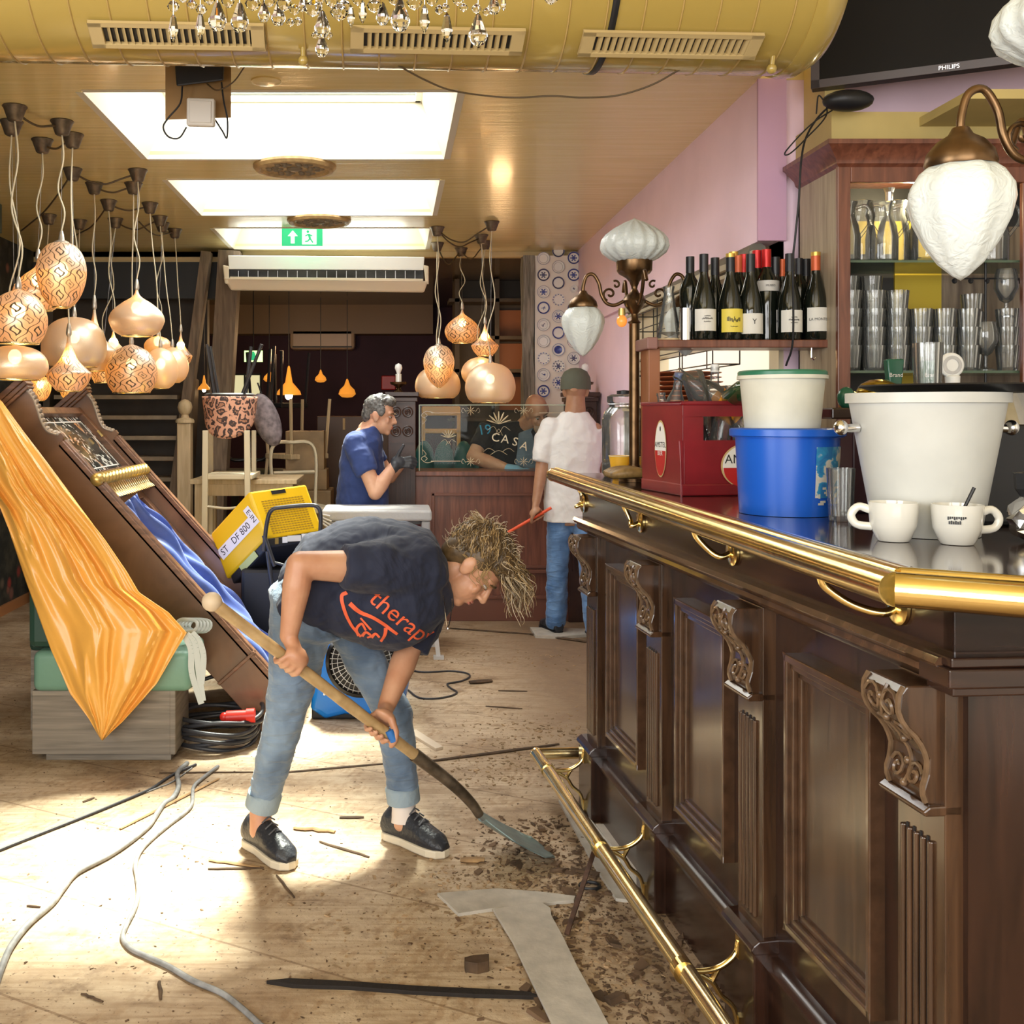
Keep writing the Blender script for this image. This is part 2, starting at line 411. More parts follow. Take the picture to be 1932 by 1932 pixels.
# left wall with dark floral paper, soffit over it
m, nt, b = nodes('floral_paper')
co = coords(nt, (1, 1, 1)); v = nn(nt, 'ShaderNodeTexVoronoi', Scale=5.0); nt.links.new(co, v.inputs['Vector'])
n = nn(nt, 'ShaderNodeTexNoise', Scale=11.0, Detail=5.0); nt.links.new(co, n.inputs['Vector'])
msk = ramp(nt, v.outputs['Distance'], [(.18, 1), (.3, 0)])
flw = ramp(nt, v.outputs['Color'], [(.2, (.35, .05, .04)), (.45, (.09, .16, .12)), (.6, (.30, .18, .22)), (.8, (.40, .12, .05))])
bg = ramp(nt, n.outputs[0], [(.4, (.02, .022, .02)), (.65, (.06, .06, .045))])
nt.links.new(mixc(nt, msk, bg, flw), b.inputs['Base Color']); b.inputs['Roughness'].default_value = .8
mb = MB(); mb.bx(XL-.1, XL, -2.9, 12.5, 0, 3.16); struct(mb.build('wall_left', m, raw=True))
mb = MB(); mb.bx(XL, -2.32, 2.0, 6.3, 2.49, CZ); struct(mb.build('trim_1', mat('green_beam', (.035, .06, .045), .5), raw=True))
mb = MB(); mb.bx(XL, XL+.02, 1, 9, 0, .07); struct(mb.build('baseboard_left', mat('orange_trim', (.45, .2, .08), .5), raw=True))
# front wall around the shop window (behind the camera)
mb = MB(); mb.bx(XL, 2.95, -2.98, -2.9, 2.95, 3.16); mb.bx(XL, 2.95, -2.98, -2.9, 0, .55); mb.bx(1.75, 2.95, -2.98, -2.9, .55, 2.95)
struct(mb.build('wall_front', MC['yellow_wall'], raw=True))
# right side: pink soffit wall above the kitchen hatch, angled pink return, yellow wall behind the bar
mb = MB(); mb.hexa([Vector(p) for p in [(1.36, 3.94, 2.06), (1.46, 3.94, 2.06), (1.46, 8.4, 2.06), (1.42, 8.4, 2.06), (1.36, 3.94, CZ), (1.46, 3.94, CZ), (1.46, 8.4, CZ), (1.42, 8.4, CZ)]])
struct(mb.build('wall_right', MC['pink_wall'], raw=True))
mb = MB(); mb.bx(1.355, 1.46, 3.925, 3.94, 2.06, CZ); struct(mb.build('wall_end_shaded', MC['pink_wall_shaded'], raw=True))  # camera-facing end of the soffit wall, its shade painted as deeper pink
mb = MB(); mb.bx(1.42, 1.5, 6.25, 8.4, 0, 2.06)
struct(mb.build('wall_right_low', MC['pink_wall'], raw=True))
mb = MB(); mb.bx(1.42, 1.5, 5.75, 6.25, 0, 2.06); mb.bx(1.44, 1.5, 3.95, 5.75, 0, 1.3); mb.bx(1.44, 1.5, 3.95, 4.05, 1.3, 2.06); mb.bx(1.44, 1.5, 3.95, 5.75, 1.72, 2.06)
struct(mb.build('wall_kitchen', MC['cream_tile'], raw=True))
mb = MB()
for y_ in (5.99,): mb.bx(1.412, 1.42, y_-.004, y_+.004, .2, 2.05)
for z_ in (.9, 1.28, 1.66): mb.bx(1.412, 1.42, 5.76, 6.25, z_-.004, z_+.004)
struct(mb.build('trim_3', mat('tile_joint', (.14, .11, .07), .6), raw=True))
mb = MB(); mb.bx(1.5, XR, 6.6, 6.7, 0, CZ); mb.bx(XR, XR+.1, -2.9, 8.4, 0, 3.16)
struct(mb.build('wall_far_right', mat('kitchen_white', (.8, .78, .72), .5), raw=True))
mb = MB(); mb.hexa([Vector(p) for p in [(1.458, 3.945, 0), (2.9, 3.9, 0), (2.9, 3.98, 0), (1.458, 4.0, 0), (1.458, 3.945, 3.12), (2.9, 3.9, 3.12), (2.9, 3.98, 3.12), (1.458, 4.0, 3.12)]])
struct(mb.build('wall_bar_back', MC['pink_wall'], raw=True))
mb = MB(); mb.bx(1.50, 2.9, 3.62, 3.94, 2.33, 2.45); 
struct(mb.build('trim_4', MC['yellow_wall'], raw=True))
mb = MB(); mb.bx(1.53, 1.60, 3.75, 3.94, 2.45, 3.12); mb.bx(1.80, 2.9, 3.3, 3.9, 2.40, 2.43)
struct(mb.build('trim_5', MC['yellow_wall'], raw=True))

# end of the main room: lintel, dark back room
mat('maroon', (.055, .018, .032), .7, var=.2, vs=2)
mat('back_dark', (.06, .045, .03), .6, var=.3, vs=3)
mb = MB(); mb.bx(XL, -1.15, 8.13, 8.25, 2.57, CZ); mb.bx(XL, 1.5, 8.13, 8.2, 2.62, CZ); struct(mb.build('trim_6', mat('cream_trim', (.6, .45, .22), .4), raw=True))
mb = MB(); mb.bx(XL, 2.9, 8.2, 12.5, 2.62, 2.70); struct(mb.build('ceiling_back', mat('back_ceiling', (.10, .075, .05), .25, var=.3, vs=2, coat=.4), raw=True))
mb = MB(); mb.bx(XL, 2.9, 12.0, 12.1, 0, 2.7); struct(mb.build('wall_back', MC['maroon'], raw=True))
mb = MB(); mb.bx(-2.2, .45, 11.7, 12.0, 2.3, 2.62); struct(mb.build('trim_7', mat('bulkhead', (.30, .19, .11), .5), raw=True))
mb = MB(); mb.bx(2.8, 2.9, 8.4, 12.0, 0, 2.7); struct(mb.build('wall_right_back', MC['back_dark'], raw=True))
# brown panelled divider behind the plates pier, with shelves
mb = MB(); mb.bx(.55, 1.5, 9.6, 9.7, 0, 2.62); struct(mb.build('wall_divider', MC['back_dark'], raw=True))
mb = MB()
for i, (z0, z1) in enumerate([(1.45, 1.75), (1.82, 2.05), (2.1, 2.35)]): mb.bx(.95, 1.3, 9.56, 9.6, z0, z1)
struct(mb.build('trim_8', mat('orange_panel', (.30, .10, .03), .5), raw=True))
mb = MB()
for z in (1.35, 1.78, 2.07, 2.4): mb.bx(.5, 1.4, 9.3, 9.6, z, z+.03)
for x in (.55, .9): mb.bx(x, x+.04, 9.3, 9.6, 0, 2.6)
tag(mb.build('wall_shelving', MC['back_dark']), 'dark wooden wall shelving behind the hanging lamps on the right', 'shelf')
# wooden post and plates pier
mb = MB(); mb.bx(1.055, 1.085, 8.05, 8.2, 0, 2.63)
random.seed(3)
mb = MB()
def post(u, v):
    a = u*2*pi
    sq = 1/max(abs(cos(a)), abs(sin(a)))
    return Vector((1.035+.048*cos(a)*sq*(.9+.12*sin(v*17+a*2)+.06*sin(v*41)), 8.1+.06*sin(a)*sq, v*2.62))
mb.grid(post, 16, 60)
struct(mb.build('trim_9', wood('old_beam', (.10, .09, .07), (.34, .31, .26), .85, coat=0, bump=.6, stretch=(20, 20, 1.5)), raw=True))
mb = MB(); mb.bx(1.085, 1.46, 8.06, 8.2, 0, 2.62); struct(mb.build('trim_10', mat('pier_cream', (.86, .78, .70), .6, bump=.05), raw=True))
# stair post / oak beam at left
mb = MB(); mb.bar((-1.32, 8.0, 1.0), (-1.22, 8.0, 2.64), .16, .16, (0, 1, 0)); mb.bar((-1.36, 8.0, 0), (-1.30, 8.0, 1.1), .12, .14, (0, 1, 0))
struct(mb.build('trim_11', wood('post_wood', (.10, .07, .045), (.24, .17, .11), .7, coat=0), raw=True))
mb = MB(); mb.bar((-1.62, 7.9, .8), (-1.38, 7.9, 2.62), .07, .12, (0, 1, 0))
struct(mb.build('trim_12', MC['post_wood'], raw=True))
mb = MB(); mb.bx(XL, -1.5, 8.6, 8.7, 0, 2.7); struct(mb.build('wall_stair', MC['back_dark'], raw=True))
mb = MB(); mb.bx(XL, -1.25, 8.12, 8.22, 2.3, 2.58); struct(mb.build('trim_13', mat('near_black', (.02, .02, .02), .5), raw=True))
# ================================================================ THE BAR
BU = Vector((.0797, -.9968, 0)); BN = Vector((-.9968, -.0797, 0)); BO = Vector((.730, 3.85, 0))
BM = Matrix((BU, BN, Vector((0, 0, 1)))).transposed().to_4x4(); BM.translation = BO
def B(s, d, z): return BM @ Vector((s, d, z))
bar = T('bar_counter', 'long dark varnished wooden bar counter with carved pilasters and panels', 'bar counter', (1.0, 2.8, 0))
L = 2.18
mb = MB(); mb.bx(0, L, -.5, 0, 0, 1.13, BM); mb.bx(L, L+.012, -1.3, 0, 0, 1.13, BM)
mb.build('body', MC['dark_wood'], bar)
mb = MB(); mb.bx(-.02, L+.03, -.45, .035, 1.04, 1.135, BM); mb.build('fascia', MC['dark_wood_side'], bar, bevel=.003)
def mould(mb, s0, s1, prof):  # profile (d,z) swept along s
    n = len(prof)
    vs = [B(s0, d, z) for d, z in prof]+[B(s1, d, z) for d, z in prof]
    mb.add(vs, [tuple(range(n)), tuple(range(n, 2*n))[::-1]]+[(k, (k+1) % n, n+(k+1) % n, n+k) for k in range(n)])
mb = MB(); mould(mb, -.04, L+.03, [(-.05, .985), (.02, .985), (.03, .993), (.045, .998), (.052, 1.008), (.05, 1.018), (.06, 1.022), (.066, 1.032), (.06, 1.042), (-.05, 1.045)])
mb.build('moulding', mat('worn_moulding', (.085, .042, .022), .2, var=.4, vs=30, stretch=(1, 1, 1), coat=.8), bar, smooth=40)
mb = MB(); mb.bx(L-.02, L+.05, -1.25, .05, .985, 1.0, BM); mb.bx(L-.02, L+.062, -1.25, .063, 1.0, 1.03, BM); mb.bx(L-.02, L+.055, -1.25, .055, 1.03, 1.046, BM); mb.bx(L, L+.03, -1.25, .035, 1.046, 1.135, BM); mb.build('end_moulding', MC['dark_wood_side'], bar, bevel=.003)
PW = .135
for i in range(4):
    e = .16+.673*i; a = e-PW
    mb = MB()
    mb.bx(a, e, -.02, .03, .2, .99, BM)                     # shaft
    for k in range(5):                                      # fillets between the flutes
        q = a+.022+k*.0195
        mb.tube([B(q, .032, .29), B(q, .032, .73)], .006, 6)
    mb.build('pilaster', MC['panel_wood'], bar, bevel=.002)
    mb = MB()
    for k in range(4):
        q = a+.0318+k*.0195
        mb.bar(B(q, .0305, .285), B(q, .0305, .735), .0055, .003, BN)
    mb.build('flute_shade', MC['black'], bar)  # black strips painted in for the shade inside the grooves
    mb = MB(); mb.bx(a-.02, e+.012, -.02, .055, 0, .232, BM); mould(mb, a-.024, e+.016, [(-.02, .228), (.058, .228), (.064, .238), (.058, .248), (.045, .258), (-.02, .262)])
    mb.build('plinth', MC['dark_wood'], bar, bevel=.003)
    # carved corbel: S profile
    prof = [(.03, .795), (.05, .797), (.058, .82), (.05, .845), (.048, .87), (.062, .90), (.088, .925), (.098, .95), (.095, .975), (.085, .987), (.0, .987), (.0, .795)]
    mb = MB(); mould(mb, a+.012, e-.012, prof)
    mould(mb, a, e, [(0, .782), (.062, .782), (.066, .79), (.055, .798), (0, .80)])
    cb = mb.build('corbel', MC['panel_wood'], bar, bevel=.003)
    sp = MB(); mid = (a+e)/2
    def onf(s_, z_):
        zz = max(.80, min(.985, z_)); ds = [(.797, .05), (.82, .058), (.845, .05), (.87, .048), (.90, .062), (.925, .088), (.95, .098), (.975, .095), (.987, .086)]
        for (z0, d0), (z1, d1) in zip(ds, ds[1:]):
            if zz <= z1: d = d0+(d1-d0)*(zz-z0)/(z1-z0); break
        return B(s_, d+.002, zz)
    for sg in (-1, 1):
        for (zc, rc) in ((.95, .028), (.905, .019), (.835, .022)):
            pts = [onf(mid+sg*(.024+rc*(1-t/16)*cos(t*.62+.3)*.95), zc+rc*(1-t/16)*sin(t*.62+.3)) for t in range(15)]
            sp.tube(pts, .0034, 5)
        sp.tube([onf(mid+sg*.052, .80+.185*t/14) for t in range(15)], .0045, 5)
    sp.tube([onf(mid+.012*sin(t*.5), .81+.17*t/16) for t in range(17)], .0034, 5)
    for t in range(5): sp.ell(onf(mid, .815+.036*t), .007, n=8, m=6)
    sp.build('carving', mat('carved_wood', (.13, .078, .042), .3, coat=.4, var=.3, vs=60), cb, smooth=60)
for i in range(3):
    p = .16+.673*i; a, e = p+.10, p+.445
    fr = MB()
    for ins, h in ((0, .03), (.014, .022), (.03, .012)):
        for (s0, s1, z0, z1) in ((a+ins, e-ins, .895-ins, .912-ins), (a+ins, e-ins, .328+ins, .345+ins), (a+ins, a+ins+.014, .328+ins, .912-ins), (e-ins-.014, e-ins, .328+ins, .912-ins)):
            fr.bx(s0, s1, -.01, h, z0, z1, BM)
    pn = MB(); pn.bx(a+.044, e-.044, -.01, .004, .372, .868, BM)
    po = pn.build('panel', MC['panel_wood'], bar, bevel=.002)
    fr.build('panel_frame', mat('frame_wood', (.065, .032, .017), .22, var=.35, vs=25, coat=.6), po, bevel=.003)
    mb = MB(); mould(mb, p+.012, p+.538-.02, [(-.02, .0), (.022, .0), (.022, .19), (.032, .195), (.034, .205), (.026, .215), (.014, .222), (-.02, .224)])
    mb.build('skirting', MC['dark_wood_side'], bar, smooth=30)
# worktop
top = [(.672, 4.38), (.770, 1.60), (.900, 1.525), (2.05, 1.30), (2.05, 1.95), (1.42, 2.25), (1.30, 4.38)]
mb = MB(); mb.prism(top, 1.135, 1.175); bt = tag(mb.build('worktop', mat('bar_top_wood', (.045, .022, .015), .16, coat=.6, var=.4, vs=8), bevel=.004), 'polished dark brown bar top carrying crate, buckets and cups', 'countertop')
# brass rail
def rail(name, pts, label, n_r=.024):
    o = T(name, label, 'rail', pts[0])
    mb = MB(); mb.tube(pts, n_r, 16); mb.build('tube', MC['brass'], o, smooth=50); return o
A0 = Vector((.668, 4.40, 1.165)); A1 = Vector((.744, 1.567, 1.160)); A2 = Vector((.90, 1.485, 1.158)); A3 = Vector((1.5, 1.30, 1.158))
ro = T('brass_hand_rail', 'polished brass rail along the front edge of the bar top', 'rail', A1)
mb = MB(); mb.tube([A0, A0*.5+A1*.5, A1], .026, 18); mb.tube([A0+Vector((.014, 0, .02)), A1+Vector((.014, .012, .02))], .012, 10); mb.build('tube', MC['brass'], ro, smooth=50)
mb = MB(); mb.tube([A1, A2, A3], .026, 18); mb.tube([A1+Vector((.014, .012, .02)), A2+Vector((.0, .02, .02)), A3+Vector((0, .02, .02))], .012, 10); mb.build('tube', MC['brass'], ro, smooth=50)
mb = MB(); mb.tube([A0+Vector((.042, 0, .012)), A1+Vector((.05, .055, .017))], .009, 8); mb.build('edge_strip', MC['chrome'], ro, smooth=50)
mb = MB(); mb.ell(A0, .028); mb.build('end_cap', MC['brass'], ro, smooth=50)
for s_ in (.01, .67, 1.36, 2.06):
    mb = MB(); r0 = B(s_, .036, 1.095)
    mb.lathe([(0, 0), (.034, 0), (.034, .006), (.026, .010), (0, .012)], 20, M=frame(r0, BU, BN))
    q = B(s_-.02, 0, 0); t_ = (A0.y-q.y)/(A0.y-A1.y); rp = A0.lerp(A1, t_)-Vector((0, 0, .024))
    mid = r0+BN*((rp-r0).dot(BN)*.75)
    mb.tube(smoothpath([r0, r0+BN*.03+Vector((0, 0, -.012)), r0.lerp(rp, .62)+Vector((0, 0, -.026)), rp+Vector((0.006, 0, -.014)), rp+Vector((-.004, 0, .006))], 6), .0075, 10)
    mb.build('bracket', MC['brass'], ro, smooth=50)
# foot rail
fo = T('brass_foot_rail', 'long brass foot rail near the floor along the bar', 'rail', B(1.1, .19, 0))
zr = .16
pts = [B(-.10, -.02, zr), B(-.13, .02, zr)*.3+B(-.10, .19, zr)*.7, B(-.07, .195, zr), B(.0, .19, zr), B(2.35, .17, zr)]
mb = MB(); mb.tube([B(-.09, .02, zr), B(-.09, .19, zr)], .022, 14); mb.tube([B(-.09, .19, zr), B(2.4, .178, zr)], .022, 16); mb.ell(B(-.09, .19, zr), .024)
mb.build('tube', MC['brass_pale'], fo, smooth=50)
for e in (.09, .765, 1.44, 2.11):
    mb = MB(); mb.tube([B(e-.014, .188, zr), B(e+.014, .188, zr)], .0255, 16)
    mb.tube(smoothpath([B(e, .19, zr), B(e, .14, zr-.004), B(e, .10, zr+.004), B(e, .066, zr+.03), B(e, .058, zr+.06)], 5), [.007]*21, 8)
    mb.tube(smoothpath([B(e, .16, zr-.006), B(e, .12, zr-.03), B(e, .10, zr-.06), B(e, .07, zr-.09), B(e, .058, zr-.14)], 5), .006, 8)
    mb.tube([B(e, .12, zr-.028), B(e, .105, zr)], .006, 6)
    mb.box((0, 0, 0), (.02, .006, .055), BM @ Matrix.Translation((e, .058, zr+.05))); mb.box((0, 0, 0), (.02, .006, .045), BM @ Matrix.Translation((e, .058, zr-.13)))
    mb.build('bracket', MC['brass'], fo, smooth=50)

# ---------------------------------------------------------------- things on the bar
ZB = 1.176
def up(x, y, Y=None):
    p = F(x, y, ZB); return p
def beer_crate():
    # local: long side along X, short side along -Y.. origin at centre of base
    W, D, H = .40, .30, .28
    t = T('beer_crate', 'red beer crate full of empty bottles standing on the bar', 'crate')
    mb = MB(); th = .012
    mb.bx(-W/2, W/2, -D/2, -D/2+th, 0, .16); mb.bx(-W/2, -.13, -D/2, -D/2+th, .16, .235); mb.bx(.13, W/2, -D/2, -D/2+th, .16, .235); mb.bx(-W/2, W/2, -D/2, -D/2+th, .235, H)
    mb.bx(-W/2, W/2, D/2-th, D/2, 0, H); mb.bx(-W/2, -W/2+th, -D/2, D/2, 0, H); mb.bx(W/2-th, W/2, -D/2, D/2, 0, H); mb.bx(-W/2, W/2, -D/2, D/2, 0, .02)
    mb.bx(-W/2-.004, W/2+.004, -D/2-.004, -D/2+.012, H-.012, H); mb.bx(-W/2-.004, -W/2+.012, -D/2-.004, D/2+.004, H-.012, H)
    mb.bx(-W/2-.003, W/2+.003, -D/2-.003, D/2+.003, 0, .035)
    mb.build('shell', mat('crate_red', (.21, .012, .018), .35, var=.2, vs=9), t, bevel=.004)
    def badge(M, rx, ry, big):
        for (f, c, z) in ((1, 'badge_gold', .001), (.93, 'badge_white', .0016)):
            q = MB(); q.lathe([(0, z), (f, z)], 40, sx=rx, sy=ry, caps=False, M=M)
            g = {'badge_gold': (.62, .45, .2), 'badge_white': (.85, .83, .78)}[c]
            q.build('badge', mat(c, g, .4), t)
        q = MB(); vs = [Vector((0.9*rx*cos(-pi*k/24), .9*ry*sin(-pi*k/24)*.98-.006, .0021)) for k in range(25)]
        q.add(vs, [tuple(range(25))], M); q.build('badge_red', mat('badge_red', (.5, .02, .02), .4), t)
        a = text('AMSTEL', big*.36, bold=True); xf(a, M @ Matrix.Translation((0, big*.18, .0022))); a.build('lettering', MC['black'], t)
        a = text('BIER', big*.30, bold=True); xf(a, M @ Matrix.Translation((0, -big*.22, .0028))); a.build('lettering', MC['badge_white'], t)
        q = MB(); q.ell((0, 0, 0), (.006*big/.1, .012*big/.1, .0012), M=M @ Matrix.Translation((0, ry*.7, .002)))
        q.add([v for v in q.v[:0]], [])
        q.v = q.v; q.build('crest', MC['black'], t)
    badge(frame((-W/2-.001, 0, .135), (0, -1, 0), (-1, 0, 0)), .044, .088, .066)
    badge(frame((0, -D/2-.001, .088), (1, 0, 0), (0, -1, 0)), .078, .066, .105)
    return t
cr = beer_crate()
# near-left vertical corner at F(1283,935); long front face runs right
cz = Vector((.855, 3.13, ZB)); rzc = R(9)
cr.rotation_euler = (0, 0, rzc)
cr.location = cz+Matrix.Rotation(rzc, 3, 'Z') @ Vector((.20, .15, 0))
CRL = Matrix.LocRotScale(cr.location, Euler(cr.rotation_euler), None)
BP = [(0, 0), (.030, 0), (.0305, .01), (.0305, .13), (.026, .155), (.014, .185), (.0125, .225), (.014, .228), (.014, .236), (.0, .236)]
def bottle(name, label, cat, prof, m, M, lab=None, labm=None, cap=None, capm=None, group=None, parent_label=None):
    """M places the bottle; the label is a sleeve just outside the glass"""
    loc = M.translation
    t = bpy.data.objects.new(name, None); COL.objects.link(t); t.empty_display_size = .03
    l_, r_, s_ = M.decompose(); t.location = l_; t.rotation_euler = r_.to_euler(); t.scale = s_
    tag(t, label, cat, group)
    mb = MB(); mb.lathe(prof, 20, M=M); mb.build('glass_body', m, t, smooth=40)
    if lab:
        q = MB(); q.lathe([(lab[0]+.0008, lab[1]), (lab[0]+.0008, lab[2])], 24, M=M, caps=False); q.build('paper_label', labm, t, smooth=40)
    if cap:
        q = MB(); q.lathe([(cap[0], cap[1]), (cap[0], cap[2]), (0, cap[2]+.001)], 16, M=M); q.build('cap', capm, t, smooth=40)
    return t
def place(x, y, z, ax=0, ay=0, az=0, sc_=1):
    return CRL @ Matrix.Translation((x, y, z)) @ Euler((ax, ay, az)).to_matrix().to_4x4() @ Matrix.Scale(sc_, 4)
mat('blue_cap', (.05, .12, .4), .4); mat('green_bottle', (.02, .06, .02), .08, coat=.5)
mat('orange_label', (.8, .30, .02), .5)
bottle('bottle', 'small clear bottle with a blue cap at the left end of the red crate', 'bottle', BP, MC['glass'], place(-.165, .03, .135, R(8), R(6)), cap=(.015, .216, .238), capm=MC['blue_cap'])
bottle('bottle', 'clear juice bottle with an orange label lying aslant across the red crate', 'bottle', [(r*1.35, z*1.1) for r, z in BP], MC['glass'], place(.045, -.07, .225, R(-6), R(-56)), lab=(.0415, .03, .115), labm=MC['orange_label'])
bottle('bottle', 'upside down clear bottle beside the blue capped one in the red crate', 'bottle', [(r*1.1, z) for r, z in BP], MC['glass'], place(-.14, -.09, .36, R(180+20), R(-28)))
bottle('bottle', 'clear swing top bottle upright at the middle of the red crate', 'bottle', BP, MC['glass'], place(-.005, .05, .155, R(-3), R(3)), cap=(.013, .22, .245), capm=MC['white_plastic'])
bottle('bottle', 'dark green bottle lying low among the clear ones in the red crate', 'bottle', BP, MC['green_bottle'], place(-.02, -.10, .29, R(75), R(-50)))
for k, (x, y) in enumerate([(-.05, .04), (.14, .07), (-.14, .07), (-.05, -.06), (.02, -.11), (.09, -.11), (-.02, .10)]):
    nm = ['behind the upside down bottle', 'at the far right end', 'at the far left corner', 'left of centre', 'behind the handle slot, left', 'behind the handle slot, right', 'in the back row, middle'][k]
    bottle('bottle', 'clear empty bottle in the red crate '+nm, 'bottle', BP, MC['glass'], place(x, y, .075+.02*(k % 2), R(9*sin(k*3)), R(10*cos(k*2))), group='empties in the red crate')

def bucket(name, label, cat, loc, rb, rt, h, m, rim=.006, extra=None, lid=None):
    t = T(name, label, cat, loc)
    mb = MB(); mb.lathe([(0, 0), (rb, 0), (rb+(rt-rb)*.93, h*.93), (rt+rim, h*.93), (rt+rim, h), (rt-.004, h), (rb-.004, .006), (0, .006)], 48, loc)
    mb.build('body', m, t, smooth=40)
    return t
bl = Vector((.968, 2.60, ZB))
t = bucket('plastic_bucket', 'bright blue lidded plastic bucket with a torn sticker on the bar', 'bucket', bl, .112, .122, .20, mat('blue_plastic', (.012, .10, .52), .3), rim=.007)
mb = MB(); mb.lathe([(.1325, .188), (.135, .19), (.135, .205), (.131, .208), (0, .208)], 48, bl); mb.build('lid', MC['blue_plastic'], t, smooth=40)
random.seed(5)
def cyl_patch(c, r0, r1, h, a0, a1, z0, z1, holes=.0, nu=24, nv=20, off=.0012):
    mb = MB(); vs = []
    for j in range(nv+1):
        for i in range(nu+1):
            a = a0+(a1-a0)*i/nu; z = z0+(z1-z0)*j/nv; r = r0+(r1-r0)*z/h+off
            vs.append((c[0]+r*cos(a), c[1]+r*sin(a), c[2]+z))
    fs = [(j*(nu+1)+i, j*(nu+1)+i+1, (j+1)*(nu+1)+i+1, (j+1)*(nu+1)+i) for j in range(nv) for i in range(nu) if not (holes and (sin(i*1.1+j*.7)+cos(j*1.7-i*.5)+random.random()) < holes)]
    mb.add(vs, fs); return mb
ms, nt, b = nodes('torn_sticker'); co = coords(nt); n = nn(nt, 'ShaderNodeTexNoise', Scale=22.0, Detail=4.0, Distortion=.8); nt.links.new(co, n.inputs['Vector'])
nt.links.new(ramp(nt, n.outputs[0], [(.40, (.02, .16, .40)), (.50, (.03, .27, .50)), (.54, (.62, .60, .54)), (.66, (.60, .55, .46))]), b.inputs['Base Color']); b.inputs['Roughness'].default_value = .6
cyl_patch(bl, .112, .123, .2, R(-78), R(-24), .045, .165, 0).build('sticker', ms, t)
cyl_patch(bl, .112, .123, .2, R(-74), R(-30), .028, .07, .9, off=.002, nu=16, nv=8).build('sticker_tear', mat('paper_torn', (.55, .53, .47), .8), t)
tb = bl+Vector((-.012, .0, .2085))
t = bucket('plastic_tub', 'off-white plastic tub with a green lid on the blue bucket', 'tub', tb, .088, .100, .128, mat('milky_plastic', (.62, .61, .52), .45, var=.12, vs=9), rim=.006)
mb = MB(); mb.lathe([(.104, .126), (.104, .136), (.1, .140), (0, .139)], 48, tb); mb.build('lid', mat('green_lid', (.03, .16, .09), .35), t, smooth=40)
wb = Vector((1.083, 2.15, ZB))
t = bucket('ice_bucket', 'large off-white tapered ice bucket with metal knob handles on the bar', 'bucket', wb, .098, .148, .285, mat('white_bucket', (.56, .56, .52), .4, var=.06, vs=10), rim=.004)
for sg in (-1, 1):
    mb = MB(); q = wb+Vector((sg*.137, 0, .215)); mb.tube([q, q+Vector((sg*.03, 0, -.002))], .009, 10); mb.ell(q+Vector((sg*.036, 0, 0)), (.014, .016, .016)); mb.build('handle', MC['chrome'], t, smooth=50)
tr = T('serving_tray', 'black round serving tray lying on the white ice bucket', 'tray', wb+Vector((.07, .03, .286)))
mb = MB(); mb.lathe([(0, 0), (.15, 0), (.19, .012), (.193, .013), (.19, .016), (.15, .004), (0, .004)], 48, wb+Vector((.085, .03, .2865))); mb.build('dish', MC['black'], tr, smooth=40)
def cup(label, loc, ha):
    t = T('coffee_cup', label, 'cup', loc)
    mb = MB(); pr = [(0, .004), (.022, .004), (.024, 0), (.028, 0), (.032, .006), (.042, .03), (.0445, .06), (.045, .074), (.0425, .074), (.040, .05), (.03, .012), (0, .009)]
    mb.lathe(pr, 36, loc); mb.build('bowl', MC['porcelain'], t, smooth=50)
    q = MB(); d = Vector((cos(ha), sin(ha), 0)); l_ = Vector(loc)
    q.tube(smoothpath([l_+d*.040+Vector((0, 0, .058)), l_+d*.062+Vector((0, 0, .064)), l_+d*.075+Vector((0, 0, .048)), l_+d*.066+Vector((0, 0, .03)), l_+d*.038+Vector((0, 0, .026))], 6), .0055, 8, flat=1.4)
    q.build('handle', MC['porcelain'], t, smooth=60)
    return t
c1 = Vector((.962, 2.035, ZB)); cup('white coffee cup with its handle to the left, before the ice bucket', c1, R(165))
c2 = Vector((1.058, 1.985, ZB)); t = cup('white coffee cup with a spoon in it and small dark print', c2, R(-5))
a = MB()
for k in range(9): a.bx(-.018+.0036*k, -.0155+.0036*k, .003+.0012*(k % 3), .009, 0, .0001)
for k in range(6): a.bx(-.016+.0036*k, -.0135+.0036*k, -.005, .0005+.001*(k % 2), 0, .0001)
a.v = [c2+Vector(((.0452)*sin(v.x/.045-.45), -(.0452+v.z)*cos(v.x/.045-.45), v.y+.045)) for v in a.v]
a.build('print', MC['black'], t)
sp_ = T('coffee_spoon', 'dark handled small spoon standing in the right coffee cup', 'spoon', c2+Vector((.0, 0, .012)))
mb = MB(); mb.tube([c2+Vector((-.01, .005, .014)), c2+Vector((.032, .0, .105))], [.003, .0035], 8); mb.build('handle', MC['black'], sp_)
mb = MB(); mb.ell(c2+Vector((-.014, .005, .014)), (.009, .006, .003)); mb.build('bowl', MC['chrome'], sp_, smooth=60)
def tumbler(label, loc, r, h, m='glass', cat='glass', group=None, rib=.02):
    mb = MB(); mb.lathe([(0, 0), (r*.8, 0), (r*.84, .004), (r, h), (r-.003, h), (r*.76, .012), (0, .010)], 40, loc, rib=.045, ribn=12)
    return tag(mb.build('drinking_glass', MC[m], smooth=50), label, cat, group)
tumbler('tall empty glass between the blue bucket and the ice bucket', (1.02, 2.41, ZB), .03, .12)
